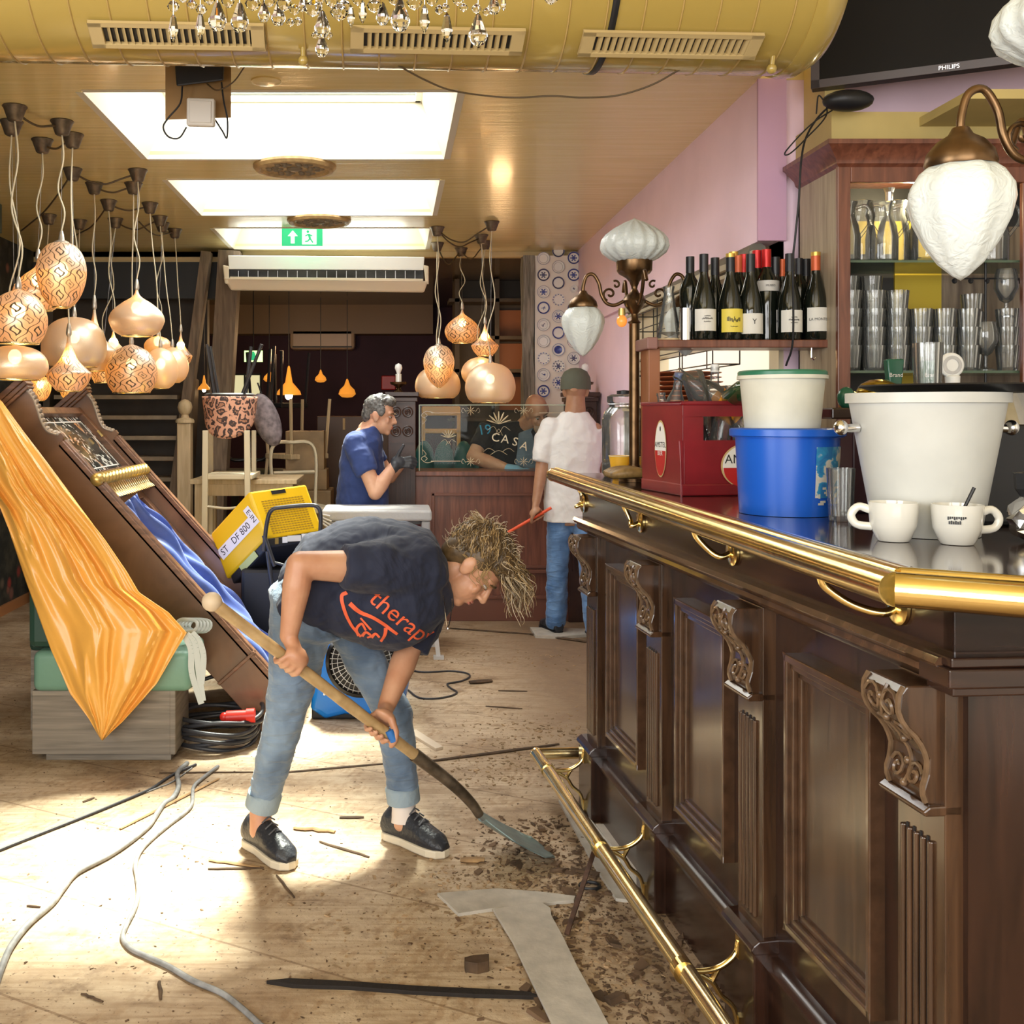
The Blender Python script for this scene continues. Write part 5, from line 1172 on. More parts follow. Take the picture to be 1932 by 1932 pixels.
for (x0, nm) in ((-.03, 'left'), (1.20, 'right')):
    mb = MB(); mb.bx(x0, x0+.19, 7.2, 7.42, 0, 1.52); mb.bx(x0-.012, x0+.202, 7.19, 7.43, 1.5, 1.53); mb.bx(x0-.02, x0+.21, 7.18, 7.44, 1.535, 1.565)
    p_ = mb.build('end_post', MC['dark_wood'] if 0 else mat('post_dark', (.05, .022, .014), .35, var=.3), t, bevel=.004)
    mb = MB()
    for z in (1.43, 1.30):
        for xx in (.055, .135):
            for rr in (.034, .018): mb.tube([(x0+xx+rr*cos(2*pi*k/16), 7.196, z+rr*sin(2*pi*k/16)) for k in range(16)], .005, 6, closed=True)
            for k in range(4): mb.ell((x0+xx+.009*cos(k*pi/2+.78), 7.197, z+.009*sin(k*pi/2+.78)), .007, n=6, m=4)
    for (z0, z1) in ((1.22, 1.225), (1.49, 1.495)): mb.bx(x0+.01, x0+.18, 7.19, 7.2, z0, z1)
    for k in range(5): mb.bar((x0+.03+k*.033, 7.195, .35), (x0+.03+k*.033, 7.195, 1.15), .012, .012, (0, 1, 0))
    mb.build('carving', MC['post_dark'], p_, smooth=50)
gs = T('glass_screen', 'etched glass screen with gold ornament standing on the far counter', 'screen', (.74, 7.30, 1.025))
mb = MB(); mb.bx(.19, 1.30, 7.30, 7.308, 1.026, 1.475); mb.build('pane', MC['pane'], gs)
mb = MB(); mb.bx(.185, 1.305, 7.296, 7.312, 1.475, 1.481); mb.bx(.183, .19, 7.296, 7.312, 1.026, 1.48); mb.build('edge', mat('glass_edge', (.5, .6, .45), .3), gs)
mb = MB(); GY = 7.294
def gpx(x, y): return P(x, y, GY)
def gl(pts, w_=.0035): mb.tube(smoothpath([gpx(*p) for p in pts], 5), w_*1.8, 5, flat=.3)
mat('etched_gold', (.88, .80, .58), .5)
def palm(cx_, cy_, s):
    for k in range(-3, 4):
        a = R(90+k*24); mb.tube([gpx(cx_, cy_), gpx(cx_+s*.6*cos(a), cy_-s*.6*sin(a)), gpx(cx_+s*cos(a), cy_-s*sin(a))], [.003, .013*s/15, .007*s/15], 6, flat=.3)
    gl([(cx_-s*.9, cy_+s*.5), (cx_-s*.4, cy_+s*.2), (cx_, cy_+s*.7), (cx_+s*.4, cy_+s*.2), (cx_+s*.9, cy_+s*.5)], .003)
    gl([(cx_-s*.3, cy_+s*.9), (cx_, cy_+s*.4), (cx_+s*.3, cy_+s*.9)], .0025)
def flower(cx_, cy_, s):
    for k in range(8):
        a = k*pi/4; mb.tube([gpx(cx_, cy_), gpx(cx_+s*.6*cos(a), cy_-s*.6*sin(a)), gpx(cx_+s*cos(a), cy_-s*sin(a))], [.003, .009, .003], 6, flat=.3)
    for sg in (-1, 1): gl([(cx_+sg*s*1.0, cy_+2), (cx_+sg*s*1.6, cy_-5), (cx_+sg*s*1.9, cy_+1), (cx_+sg*s*1.5, cy_+4)], .0025)
palm(846, 826, 15); palm(941, 800, 24); palm(1036, 826, 15)
for cx_ in (888, 988): flower(cx_, 775, 9); flower(cx_, 871, 9)
for (xa, sg) in ((797, 1), (1089, -1)):
    gl([(xa, 792), (xa, 858)]); gl([(xa+sg*16, 779), (xa+sg*72, 779)]); gl([(xa+sg*16, 870), (xa+sg*72, 870)])
    for (yb, s2) in ((779, 1), (870, -1)):
        gl([(xa+sg*22, yb), (xa+sg*8, yb-3*s2), (xa-sg*2, yb+4*s2), (xa+sg*3, yb+9*s2), (xa+sg*9, yb+5*s2), (xa+sg*5, yb+1*s2)], .004)
        gl([(xa, yb+22*s2), (xa+sg*7, yb+13*s2), (xa+sg*2, yb+9*s2)], .004)
gl([(912, 852), (922, 846), (933, 852), (925, 858), (941, 850), (957, 858), (949, 852), (960, 846), (970, 852)], .003)
mb.build('gold_ornament', MC['etched_gold'], gs, smooth=50)
for ch, x, y, rz_ in (('C', 935, 826, 4), ('A', 953, 829, 8), ('S', 972, 834, 14), ('A', 989, 842, 20)):
    a = text(ch, .083, bold=True); xf(a, frame(gpx(x, y), (1, 0, 0), (0, -1, 0)) @ Matrix.Rotation(-R(rz_), 4, 'Z')); a.build('lettering', MC['etched_gold'], gs)
def candle(x, y, Y, label):
    q = P(x, y, Y); q.z = 1.566; t = T('candle_lamp', label, 'lamp', q)
    mb = MB(); mb.lathe([(0, 0), (.035, 0), (.02, .012), (.012, .03), (.03, .045), (.052, .055), (.056, .07), (.05, .07), (.03, .055), (0, .05)], 20, q, rib=.06, ribn=6); mb.build('holder', MC['dark_bronze'], t, smooth=50)
    mb = MB(); mb.lathe([(.021, .055), (.021, .125), (0, .127)], 16, q); mb.build('candle_sleeve', MC['porcelain'], t, smooth=50)
    mb = MB(); mb.lathe([(.012, .125), (.016, .14), (.026, .165), (.022, .188), (0, .20)], 16, q); mb.build('bulb', MC['white_plastic'], t, smooth=60)
candle(752, 735, 7.30, 'electric candle lamp on the left carved post of the far counter'); candle(1104, 735, 7.30, 'electric candle lamp on the right carved post behind the cap')
# booth seats behind the glass
t = T('booth_bench', 'teal tufted bench seat seen through the glass screen', 'bench', (.5, 8.7, 0))
mb = MB()
for k in range(6): mb.ell((.1+k*.16, 8.6, 1.0), (.085, .07, .20))
mb.build('back_cushion', mat('teal', (.02, .12, .12), .5), t, smooth=60)
mb = MB(); mb.bx(0, 1.0, 8.6, 8.9, 0, .85); mb.build('base', MC['back_dark'], t)
t = T('wooden_chair', 'yellow wooden chair back glimpsed through the glass screen', 'chair', (.38, 9.0, 0))
mb = MB(); mb.bx(.25, .58, 9.0, 9.03, 1.40, 1.48); mb.bx(.25, .58, 9.0, 9.03, 1.25, 1.29); mb.build('backrest', mat('yellow_wood', (.65, .35, .06), .4), t, bevel=.01)
for x in (.25, .55): mb = MB(); mb.bx(x, x+.03, 9.0, 9.03, 0, 1.42); mb.build('leg', MC['yellow_wood'], t)
mb = MB(); mb.bx(.22, .60, 8.98, 9.26, .80, .84); mb.build('seat', MC['yellow_wood'], t)

# grey folding workbench
t = T('workbench', 'grey plastic folding workbench cluttered with a red box behind the woman', 'workbench', (.0, 6.2, 0))
WY = 6.1
mb = MB(); a, b_ = P(606, 962, WY), P(815, 966, WY); mb.hexa([Vector((a.x, WY, .80)), Vector((b_.x, WY, .80)), Vector((b_.x, WY+.42, .80)), Vector((a.x, WY+.42, .80)), Vector((a.x, WY, .86)), Vector((b_.x, WY, .86)), Vector((b_.x, WY+.42, .86)), Vector((a.x, WY+.42, .86))])
mat('grey_plastic', (.30, .30, .31), .45); mat('light_grey', (.62, .62, .62), .4)
mb.build('top', mat('bench_grey', (.42, .42, .42), .4, bump=.3, bs=30), t, bevel=.012)
mb = MB(); mb.bx(a.x+.02, a.x+.10, WY+.01, WY+.4, .60, .80); mb.bx(b_.x-.06, b_.x-.01, WY+.01, WY+.4, .55, .80); mb.bx(a.x+.1, b_.x-.05, WY+.3, WY+.4, .6, .8); mb.build('side_frame', MC['grey_plastic'], t, bevel=.01)
for k in range(4):
    mb = MB(); mb.tube([(a.x+.005, WY-.01, .84-.016*j) for j in (k,)]+[(a.x+.05+.01*k, WY-.012, .83-.03*k)], .006, 6); mb.build('ribbed_corner', MC['light_grey'], t)
for (x, y_, dx_) in ((a.x+.05, WY+.05, -.04), (b_.x-.03, WY+.05, .07), (a.x+.05, WY+.38, -.04), (b_.x-.03, WY+.38, .05)):
    mb = MB(); mb.bar((x, y_, .6), (x+dx_, y_-.02, .0), .025, .018, (0, 1, 0)); mb.box((x+dx_, y_-.02, .01), (.06, .04, .02)); mb.build('leg', MC['light_grey'], t)
t = T('tool_case', 'small red and white case lying in the grey workbench', 'case', (.16, WY+.1, .6)); mb = MB(); mb.bx(.07, .2, WY+.03, WY+.25, .66, .72); mb.build('tray', MC['white_plastic'], t, bevel=.008)
mb = MB(); mb.bx(.06, .21, WY+.02, WY+.26, .72, .755); mb.build('lid', MC['red_plastic'], t, bevel=.008)
mb = MB(); mb.bx(-.36, .2, WY+.02, WY+.3, .64, .66); mb.build('shelf', MC['grey_plastic'], bpy.data.objects['workbench'])

# ---------------------------------------------------------------- yellow dehumidifier on its cart
t = T('dehumidifier', 'yellow building dryer with slotted grille leaning on a black tube cart', 'dehumidifier', (-.75, 5.6, 0))
O = P(469, 927, 5.42); A_ = Vector((.277, .205, .022)); Bv = Vector((.085, -.09, -.233)); C_ = Vector((-.214, .311, -.198))*1.0
C_ = Vector((-.225, .16, -.235)); A_ = Vector((.285, .13, .03)); Bv = Vector((.09, -.02, -.24))
def D(a, b_, c): return O+A_*a+Bv*b_+C_*c
mb = MB(); mb.hexa([D(0, 1, 1), D(1, 1, 1), D(1, 1, 0), D(0, 1, 0), D(0, 0, 1), D(1, 0, 1), D(1, 0, 0), D(0, 0, 0)])
mat('machine_yellow', (.85, .52, .01), .35)
mb.build('casing', MC['machine_yellow'], t, bevel=.012)
nf = A_.cross(Bv).normalized(); nf = nf if nf.y < 0 else -nf
ns = Bv.cross(C_).normalized(); ns = ns if ns.x < 0 or ns.y < 0 else -ns
if ns.dot(A_) > 0: ns = -ns
mb = MB()
for i in range(14):
    for j in range(15):
        c = D(.14+.72*(i+.5)/14, .22+.72*(j+.5)/15, 0)+nf*.002
        mb.hexa([c-A_.normalized()*.0065-Bv.normalized()*.0025, c+A_.normalized()*.0065-Bv.normalized()*.0025, c+A_.normalized()*.0065+Bv.normalized()*.0025, c-A_.normalized()*.0065+Bv.normalized()*.0025]+[q+nf*.001 for q in (c-A_.normalized()*.0065-Bv.normalized()*.0025, c+A_.normalized()*.0065-Bv.normalized()*.0025, c+A_.normalized()*.0065+Bv.normalized()*.0025, c-A_.normalized()*.0065+Bv.normalized()*.0025)])
mb.build('grille_slots', mat('slot_brown', (.35, .20, .01), .6), t)
mb = MB(); mb.hexa([D(.36, .05, 0)+nf*.002, D(.6, .05, 0)+nf*.002, D(.6, .13, 0)+nf*.002, D(.36, .13, 0)+nf*.002, D(.36, .05, 0)+nf*.006, D(.6, .05, 0)+nf*.006, D(.6, .13, 0)+nf*.006, D(.36, .13, 0)+nf*.006]); mb.build('recess_handle', MC['black'], t)
Ms = frame(D(0, .52, .42)+ns*.003, -C_, ns)
yb_ = Ms.to_3x3() @ Vector((0, 1, 0))
mb = MB(); mb.bx(-.19, .10, -.030, .030, 0, .001, Ms); mb.bx(.10, .145, -.03, .075, 0, .001, Ms); mb.build('sticker', MC['white_plastic'], t)
a = text('ST   DF 800', .052, bold=True); xf(a, Ms @ Matrix.Translation((-.045, 0, .0015))); a.build('lettering', MC['black'], t)
a = text('E-IN', .04, bold=True); xf(a, Ms @ Matrix.Translation((.122, .022, .0015)) @ Matrix.Rotation(-pi/2, 4, 'Z')); a.build('lettering', MC['black'], t)
mb = MB(); mb.hexa([D(0, 1.0, 0), D(1, 1.0, 0), D(1, 1.0, .9), D(0, 1.0, .9), D(0, 1.18, 0), D(1, 1.18, 0), D(1, 1.18, .9), D(0, 1.18, .9)]); cpn = mb.build('control_base', MC['black'], t, bevel=.006)
for (a0, c_, m_) in ((.3, .03, 'white_plastic'), (.46, .08, 'label_white'), (.66, .05, 'white_plastic'), (.16, .02, 'gold_paint')):
    mb = MB(); q = D(a0, 1.08, 0)+nf*.004; mb.box((0, 0, 0), (c_*.9, .005, .03), frame(q, A_, (0, 0, 1))); mb.build('control', MC[m_], cpn)
mb = MB(); q = D(0, 1.08, .45); Mq = frame(q+ns*.004, -C_, ns); mb.bx(-.07, .07, -.018, .018, 0, .002, Mq); mb.build('rating_plate', mat('plate_green', (.5, .55, .2), .4), cpn)
mat('tube_black', (.03, .03, .033), .3)
mb = MB(); Yh_ = 5.35
mb.tube(smoothpath([P(498, 1040, Yh_), P(503, 990, Yh_), P(512, 963, Yh_), P(535, 957, Yh_), P(585, 953, Yh_), P(601, 958, Yh_), P(605, 975, Yh_), P(604, 1010, Yh_)], 5), .011, 10)
mb.tube([P(498, 1010, Yh_), P(518, 1068, Yh_)], .012, 8); mb.tube([P(505, 1040, Yh_), P(522, 1180, Yh_), P(524, 1290, Yh_)], .012, 8); mb.tube([P(600, 1010, Yh_+.05), P(600, 1290, Yh_+.05)], .012, 8)
mb.tube([P(505, 1058, Yh_), P(535, 1066, Yh_)], .008, 8)
mb.build('cart_frame', MC['tube_black'], t, smooth=60)
mb = MB(); mb.bx(-.78, -.34, 5.45, 5.8, .22, .62); mb.build('lower_body', MC['black'], t, bevel=.02)
for x in (-.74, -.36):
    mb = MB(); mb.lathe([(0, -.02), (.09, -.02), (.1, -.012), (.1, .012), (.09, .02), (0, .02)], 24, M=Matrix.Translation((x, 5.55, .10)) @ Matrix.Rotation(pi/2, 4, 'Y')); w_ = mb.build('wheel', MC['black'], t, smooth=40)
mb = MB(); mb.bx(-.72, -.38, 5.52, 5.58, .08, .24); mb.bx(-.6, -.5, 5.75, 5.8, 0, .24); mb.build('axle', MC['tube_black'], t)

# ---------------------------------------------------------------- blue drying fan
t = T('floor_fan', 'blue snail-shaped floor dryer fan with a round black grille behind the woman', 'fan', (-.13, 5.0, 0))
FY = 4.92
prof = [(586, 1338), (590, 1300), (600, 1262), (612, 1215), (640, 1190), (700, 1180), (745, 1195), (762, 1240), (765, 1300), (758, 1340), (700, 1350), (650, 1347), (612, 1356)]
mb = MB(); vs = [P(x, y, FY) for x, y in prof]; n_ = len(vs)
vb = [v+Vector((0.03, .30, 0)) for v in vs]
c0 = sum(vs, Vector())/n_
vi = [c0+(v-c0)*.93+Vector((0, -.02, 0)) for v in vs]
mb.add(vi+vs+vb, [tuple(range(n_))]+[(k, (k+1) % n_, n_+(k+1) % n_, n_+k) for k in range(n_)]+[(n_+k, n_+(k+1) % n_, 2*n_+(k+1) % n_, 2*n_+k) for k in range(n_)]+[tuple(range(2*n_, 3*n_))[::-1]])
mb.build('housing', mat('fan_blue', (.01, .20, .72), .3), t, bevel=.012, smooth=40)
fc = P(682, 1247, FY-.03); Mf = frame(fc, (1, 0, 0), (0, -1, .05))
mb = MB(); mb.lathe([(.0, .0), (.155, 0), (.165, .006), (.165, .018), (.150, .022), (.142, .010), (0, .006)], 48, M=Mf); mb.build('grille_ring', MC['black_gloss'], t, smooth=40)
mb = MB()
for k in range(36): a = 2*pi*k/36; mb.tube([Mf @ Vector((.03*cos(a), .03*sin(a), .02)), Mf @ Vector((.145*cos(a+.25), .145*sin(a+.25), .018))], .002, 5)
for r_ in (.05, .08, .11, .135): mb.tube([Mf @ Vector((r_*cos(2*pi*k/32), r_*sin(2*pi*k/32), .02)) for k in range(32)], .002, 5, closed=True)
mb.lathe([(0, .018), (.034, .018), (.03, .026), (0, .028)], 20, M=Mf); mb.build('grille', MC['steel'], t, smooth=60)
mb = MB()
for x, y in ((612, 1215), (612, 1310), (752, 1215)): mb.ell(P(x, y, FY-.025), .006)
mb.build('screws', MC['white_plastic'], t)
q1, q2 = P(588, 1340, FY), P(760, 1340, FY)
mb = MB(); mb.bx(q1.x, q2.x+.02, FY, FY+.3, 0, q1.z+.01); mb.build('foot', MC['black'], t, bevel=.008)

# ---------------------------------------------------------------- leaning wooden cabinet on its side
WD = Vector((-.667, 0, .745)); WN = Vector((.745, 0, .667)); WP = Vector((-.409, 0, .136)); W0, W1 = 4.66, 5.60
def Wc(a, y_, d): return WP+WD*a+WN*d+Vector((0, y_, 0))
MWr = Matrix((WD, Vector((0, 1, 0)), WN)).transposed().to_4x4(); MWr.translation = WP
wd = T('leaning_settle', 'tall carved brown wooden booth partition toppled askew against the bench', 'furniture', (-1.0, 5.1, 0))
outl = [(0, -.2), (0, 0), (1.56, 0), (1.57, .018), (1.59, .02), (1.60, 0), (1.64, -.02), (1.69, -.01), (1.74, .012), (1.79, .03), (1.83, .03), (1.84, .05), (1.88, .055), (1.88, -.2)]
wood('settle_wood', (.10, .045, .022), (.24, .115, .06), .38, stretch=(1.2, 14, 14), coat=.25)
wood('settle_side', (.10, .048, .022), (.26, .135, .07), .4, stretch=(1.5, 10, 1.5), coat=.3, scale=2)
for (y0, y1) in ((W0, W0+.028), (W1-.028, W1)):
    mb = MB(); mb.add([(a, y0, d) for a, d in outl]+[(a, y1, d) for a, d in outl], [tuple(range(14)), tuple(range(14, 28))[::-1]]+[(k, (k+1) % 14, 14+(k+1) % 14, 14+k) for k in range(14)], MWr)
    sb = mb.build('side_board', MC['settle_side'], wd, bevel=.003)
    mb = MB(); yc0, yc1 = (y0-.012, y1+.03)
    for (d0, d1) in ((-.018, .004),): mb.bx(.02, 1.56, yc0, yc1, d0, d1, MWr)
    mb.bx(.02, 1.56, yc0+.012, yc1-.012, -.03, .012, MWr); mb.bx(.30, .315, yc0-.004, y1, -.2, .012, MWr)
    mb.build('edge_moulding', MC['settle_wood'], sb, bevel=.003)
    mb = MB(); mb.bx(1.83, 1.845, yc0-.01, yc1, -.2, .052, MWr); mb.bx(1.845, 1.865, yc0-.018, yc1+.006, -.2, .06, MWr); mb.bx(1.865, 1.89, yc0-.026, yc1+.012, -.2, .068, MWr); mb.build('crown_moulding', MC['settle_wood'], sb, bevel=.003)
    # carved scroll edge
    mb = MB(); cs_ = [(1.60, .0), (1.64, -.02), (1.69, -.01), (1.74, .012), (1.79, .03), (1.83, .032)]
    sp_ = smoothpath([Vector((a, 0, d)) for a, d in cs_], 5)
    for i in range(len(sp_)-1):
        for yy in (y0+.006, (y0+y1)/2, y1-.006):
            if i % 2 == 0: mb.ell(MWr @ Vector((sp_[i].x, yy, sp_[i].z+.004)), .011, n=8, m=6)
    mb.tube([MWr @ Vector((p.x, y0, p.z)) for p in sp_], .006, 6); mb.tube([MWr @ Vector((p.x, y1, p.z)) for p in sp_], .006, 6)
    mb.build('scroll_carving', mat('silvery_carving', (.42, .36, .30), .35, .3), sb, smooth=50)
mb = MB(); mb.bx(.02, 1.86, W0+.028, W1-.028, -.19, -.165, MWr); mb.build('back_board', MC['settle_wood'], wd)
mb = MB()
ya, yb2 = W0+.03, W1-.03
for (a0, a1, y0, y1) in ((.05, 1.30, ya, ya+.07), (.05, 1.30, yb2-.07, yb2), (1.22, 1.30, ya, yb2), (.05, .14, ya, yb2)): mb.bx(a0, a1, y0, y1, -.165, -.09, MWr)
for (a0, a1, y0, y1) in ((.14, 1.22, ya+.07, ya+.10), (.14, 1.22, yb2-.10, yb2-.07), (1.19, 1.22, ya+.07, yb2-.07), (.14, .17, ya+.07, yb2-.07)): mb.bx(a0, a1, y0, y1, -.165, -.11, MWr)
mb.build('inner_frame', MC['settle_wood'], wd, bevel=.004)
mb = MB(); mb.bx(.17, 1.19, ya+.1, yb2-.1, -.165, -.125, MWr); mb.build('panel', wood('settle_panel', (.16, .07, .04), (.33, .16, .09), .35, stretch=(1.2, 14, 14), coat=.3), wd, bevel=.004)
mb = MB()
for (a0, a1, y0, y1) in ((1.36, 1.40, ya, yb2), (1.76, 1.80, ya, yb2), (1.36, 1.8, ya, ya+.05), (1.36, 1.8, yb2-.05, yb2)): mb.bx(a0, a1, y0, y1, -.10, -.04, MWr)
mb.build('picture_frame', MC['settle_wood'], wd, bevel=.004)
m, nt, b = nodes('painted_glass')
co = coords(nt, (1, 1, 1)); n = nn(nt, 'ShaderNodeTexNoise', Scale=9.0, Detail=3.0, Distortion=2.5); nt.links.new(co, n.inputs['Vector'])
n2 = nn(nt, 'ShaderNodeTexNoise', Scale=3.5, Detail=2.0); nt.links.new(co, n2.inputs['Vector'])
cl = ramp(nt, n2.outputs[0], [(.4, (.7, .7, .62)), (.52, (.55, .25, .08)), (.6, (.75, .75, .7))])
nt.links.new(mixc(nt, ramp(nt, n.outputs[0], [(.54, 0), (.58, 1)]), (.02, .03, .028), cl), b.inputs['Base Color']); b.inputs['Roughness'].default_value = .12
mb = MB(); mb.bx(1.40, 1.76, ya+.05, yb2-.05, -.08, -.07, MWr); mb.build('painted_pane', m, wd)
mb = MB()
for (a0, a1, y0, y1) in ((1.43, 1.437, ya+.08, yb2-.08), (1.723, 1.73, ya+.08, yb2-.08), (1.43, 1.73, ya+.08, ya+.087), (1.43, 1.73, yb2-.087, yb2-.08)): mb.bx(a0, a1, y0, y1, -.07, -.068, MWr)
mb.build('painted_line', MC['label_white'], wd)
mb = MB(); mb.bx(1.60, 1.64, yb2-.06, yb2-.02, -.045, -.035, MWr); mb.build('latch', MC['brass'], wd)
# brass twisted rod
mb = MB(); mb.grid(lambda u, v: Wc(1.33, ya-.03+(yb2-ya)*v, .005)+(WD*cos(u*2*pi)+WN*sin(u*2*pi))*(.025+.006*cos(2*(u*2*pi)+v*95)), 24, 150); mb.ell(Wc(1.33, ya-.045, .005), .03)
rd = mb.build('twisted_rod', MC['gold_paint'], wd, smooth=60)
mb = MB()
for k in range(22): y_ = ya+.02+k*(yb2-ya-.03)/22; mb.tube([Wc(1.33, y_, -.01), Wc(1.27, y_+.03, -.03), Wc(1.23, y_+.015, -.02)], [.010, .012, .006], 6)
mb.tube([Wc(1.245, ya, -.035), Wc(1.245, yb2, -.035)], .008, 8); mb.build('carved_fringe', MC['brass_pale'], rd, smooth=50)
# blue tarpaulin stuffed inside
random.seed(21)
def tarp(u, v):
    a = 1.2-1.1*v; wdt = .12+.42*math.sin(min(1, v*1.4)*pi/2)
    y_ = ya+.26+.10*v+(u-.5)*wdt*1.15
    d = -.085+.085*math.sin(u*pi)**.7*(1-.4*v)+.022*sin(u*19+v*5)+.014*sin(u*41-v*9+1)+.01*sin(v*23+u*7)
    return Wc(a, y_, max(-.12, d))
mb = MB(); mb.grid(tarp, 60, 70)
tag(mb.build('tarpaulin', mat('blue_cloth', (.045, .085, .30), .4, var=.3, vs=12, sheen=.3), smooth=60, solid=.003), 'crumpled blue tarpaulin lying inside the toppled wooden partition', 'tarpaulin')
def tarp2(u, v):
    a = .80-.72*v; y_ = yb2-.12-.34*(1-v)*u-.30*u*v*1.2
    d = -.105+.04*math.sin(u*pi)+.008*sin(u*13+v*17)
    return Wc(a, y_, max(-.118, d))
mb = MB(); mb.grid(tarp2, 40, 50)
tag(mb.build('tarpaulin', mat('blue_cloth_light', (.12, .19, .48), .45, sheen=.3), smooth=60, solid=.003), 'smoother lighter blue cloth in the lower part of the toppled partition', 'cloth')
mb = MB(); mb.bx(.03, .06, 0, .3, -.11, -.02, MWr @ Matrix.Translation((0, 5.05, 0))); mb.hexa([Wc(*p) for p in [(.04, 4.9, -.11), (.12, 4.9, -.11), (.12, 5.3, -.11), (.04, 5.3, -.11), (.02, 4.92, .06), (.10, 4.95, .05), (.14, 5.25, .06), (.05, 5.28, .07)]]); tag(mb.build('torn_board', mat('pink_plaster', (.50, .36, .32), .7)), 'pale torn board stuck at the foot of the toppled partition', 'board')

# ---------------------------------------------------------------- bench with green cushion
t = T('upholstered_bench', 'short bench with grey wood base and mint green seat cushion at left', 'bench', (-1.18, 4.46, 0))
BX0, BX1, BY0, BY1 = -1.468, -.885, 4.32, 4.60
mb = MB(); mb.bx(BX0, BX1+.0, BY0, BY1, .03, .29); mb.bx(BX0+.05, BX1-.02, BY0+.02, BY1-.02, 0, .03); bs_ = mb.build('base', MC['grey_wood'], t, bevel=.003)
mb = MB(); mb.bx(BX1-.022, BX1+.002, BY0-.004, BY1, .03, .292); mb.build('end_board', MC['grey_wood'], t, bevel=.003)
mb = MB(); mb.bx(BX0+.01, BX1+.07, BY0-.03, BY1+.02, .29, .455); cu = mb.build('seat_cushion', mat('mint_leather', (.14, .27, .20), .42, bump=.25, bs=12), t, bevel=.03)
cu.modifiers['edge'].segments = 4; cu.data.shade_smooth()
mb = MB(); mb.bx(BX0-.02, BX0+.16, BY0+.0, BY1, .46, .86); o = mb.build('back_cushion', mat('dark_green_leather', (.018, .05, .035), .45), t, bevel=.03)
t = T('upholstered_bench', 'low green seat hidden under the toppled partition', 'bench', (-1.3, 5.2, 0))
mb = MB(); mb.bx(-1.62, -1.06, 4.75, 5.5, 0, .36); mb.build('base', MC['grey_wood'], t); mb = MB(); mb.bx(-1.62, -1.06, 4.72, 5.5, .36, .52); mb.build('seat_cushion', MC['dark_green_leather'], t, bevel=.02)
# orange tarpaulin
Lp = [(-90, 690), (-75, 800), (-40, 900), (0, 957), (17, 1000), (50, 1099), (96, 1225), (132, 1308), (169, 1358), (190, 1394)]
Rp = [(2, 756), (43, 812), (93, 878), (132, 931), (166, 977), (199, 1020), (240, 1080), (262, 1118), (318, 1156), (352, 1194), (331, 1228), (295, 1291), (232, 1361), (193, 1397)]
def polyl(pl, t_):
    ds = [0]
    for a, b_ in zip(pl, pl[1:]): ds.append(ds[-1]+math.hypot(b_[0]-a[0], b_[1]-a[1]))
    s = t_*ds[-1]
    for i in range(len(pl)-1):
        if s <= ds[i+1]+1e-6:
            f = (s-ds[i])/(ds[i+1]-ds[i]); return pl[i][0]+f*(pl[i+1][0]-pl[i][0]), pl[i][1]+f*(pl[i+1][1]-pl[i][1])
    return pl[-1]
def orange(u, v):
    l_, r_ = polyl(Lp, v), polyl(Rp, v)
    x = l_[0]+(r_[0]-l_[0])*u; y = l_[1]+(r_[1]-l_[1])*u
    env = min(1, v*3+.25)*min(1, (1-v)*5+.15)
    from mathutils import noise as N_
    rg = lambda a, b_: 1-abs(N_.noise(Vector((a, b_, 3.3))))*2.2
    ff = .045*rg(u*4.2+v*.9, v*1.3)**2*(1 if rg(u*4.2+v*.9, v*1.3) > 0 else 0)+.020*rg(u*10-v*2, v*2.5+5)+.03*max(0, v-.5)*rg(u*3+9, v*7)-.02
    _ = .036*abs(sin(u*9.5+v*2.2+.6*sin(v*5)))**.7+.016*abs(sin(u*21-v*4+sin(v*9)))+.02*max(0, v-.55)*sin(u*5+v*22)+.018*max(0, v-.5)*abs(sin(u*7-v*15))
    Y = 4.46-.20*v**.6-.03-.9*ff*env-.03*math.sin(u*pi)
    return P(x, y, Y)
mb = MB(); mb.grid(orange, 110, 130)
o = mb.build('tarpaulin', mat('orange_tarp', (.78, .40, .08), .33, coat=.25, bump=.2, bs=9, bd=.02), smooth=70, solid=.003); tag(o, 'shiny orange tarpaulin draped from the toppled partition over the bench', 'tarpaulin')
mb = MB(); mb.tube([P(*polyl(Rp, .86+.0*k), 4.2) for k in range(1)]+[P(170, 1352, 4.16), P(215, 1330, 4.155), P(235, 1312, 4.16), P(262, 1235, 4.17)], .0015, 5)
mb.build('seam', mat('seam_pale', (.85, .65, .4), .5), None); o2 = bpy.data.objects['seam.001'] if 'seam.001' in bpy.data.objects else None
for q in [x for x in bpy.data.objects if x.name.startswith('seam') and x.parent is None]: bpy.data.objects.remove(q)
# grey strap bundle on the bench end
t = T('strap_bundle', 'grey white webbing straps bundled over the green bench end', 'straps', P(365, 1200, 4.35))
mat('webbing', (.50, .54, .52), .6)
for k in range(5):
    mb = MB(); c = P(352+k*2, 1180, 4.40+.02*k)
    mb.tube([c+Vector((.045*cos(2*pi*j/20)+.01*k, .01*sin(j), .028*sin(2*pi*j/20))) for j in range(20)], .007, 6, closed=True, flat=.4); mb.build('loop', MC['webbing'], t, smooth=60)
for (pts) in ([(352, 1196), (368, 1215), (374, 1260), (383, 1322)], [(348, 1200), (360, 1225), (362, 1270), (380, 1328)], [(362, 1194), (376, 1210), (384, 1240), (380, 1290)]):
    mb = MB(); pp = smoothpath([P(x, y, 4.27) for x, y in pts], 5)
    for i in range(len(pp)-1): mb.bar(pp[i], pp[i+1], .024, .003, (0, 1, .2))
    mb.build('hanging_strap', MC['webbing'], t)

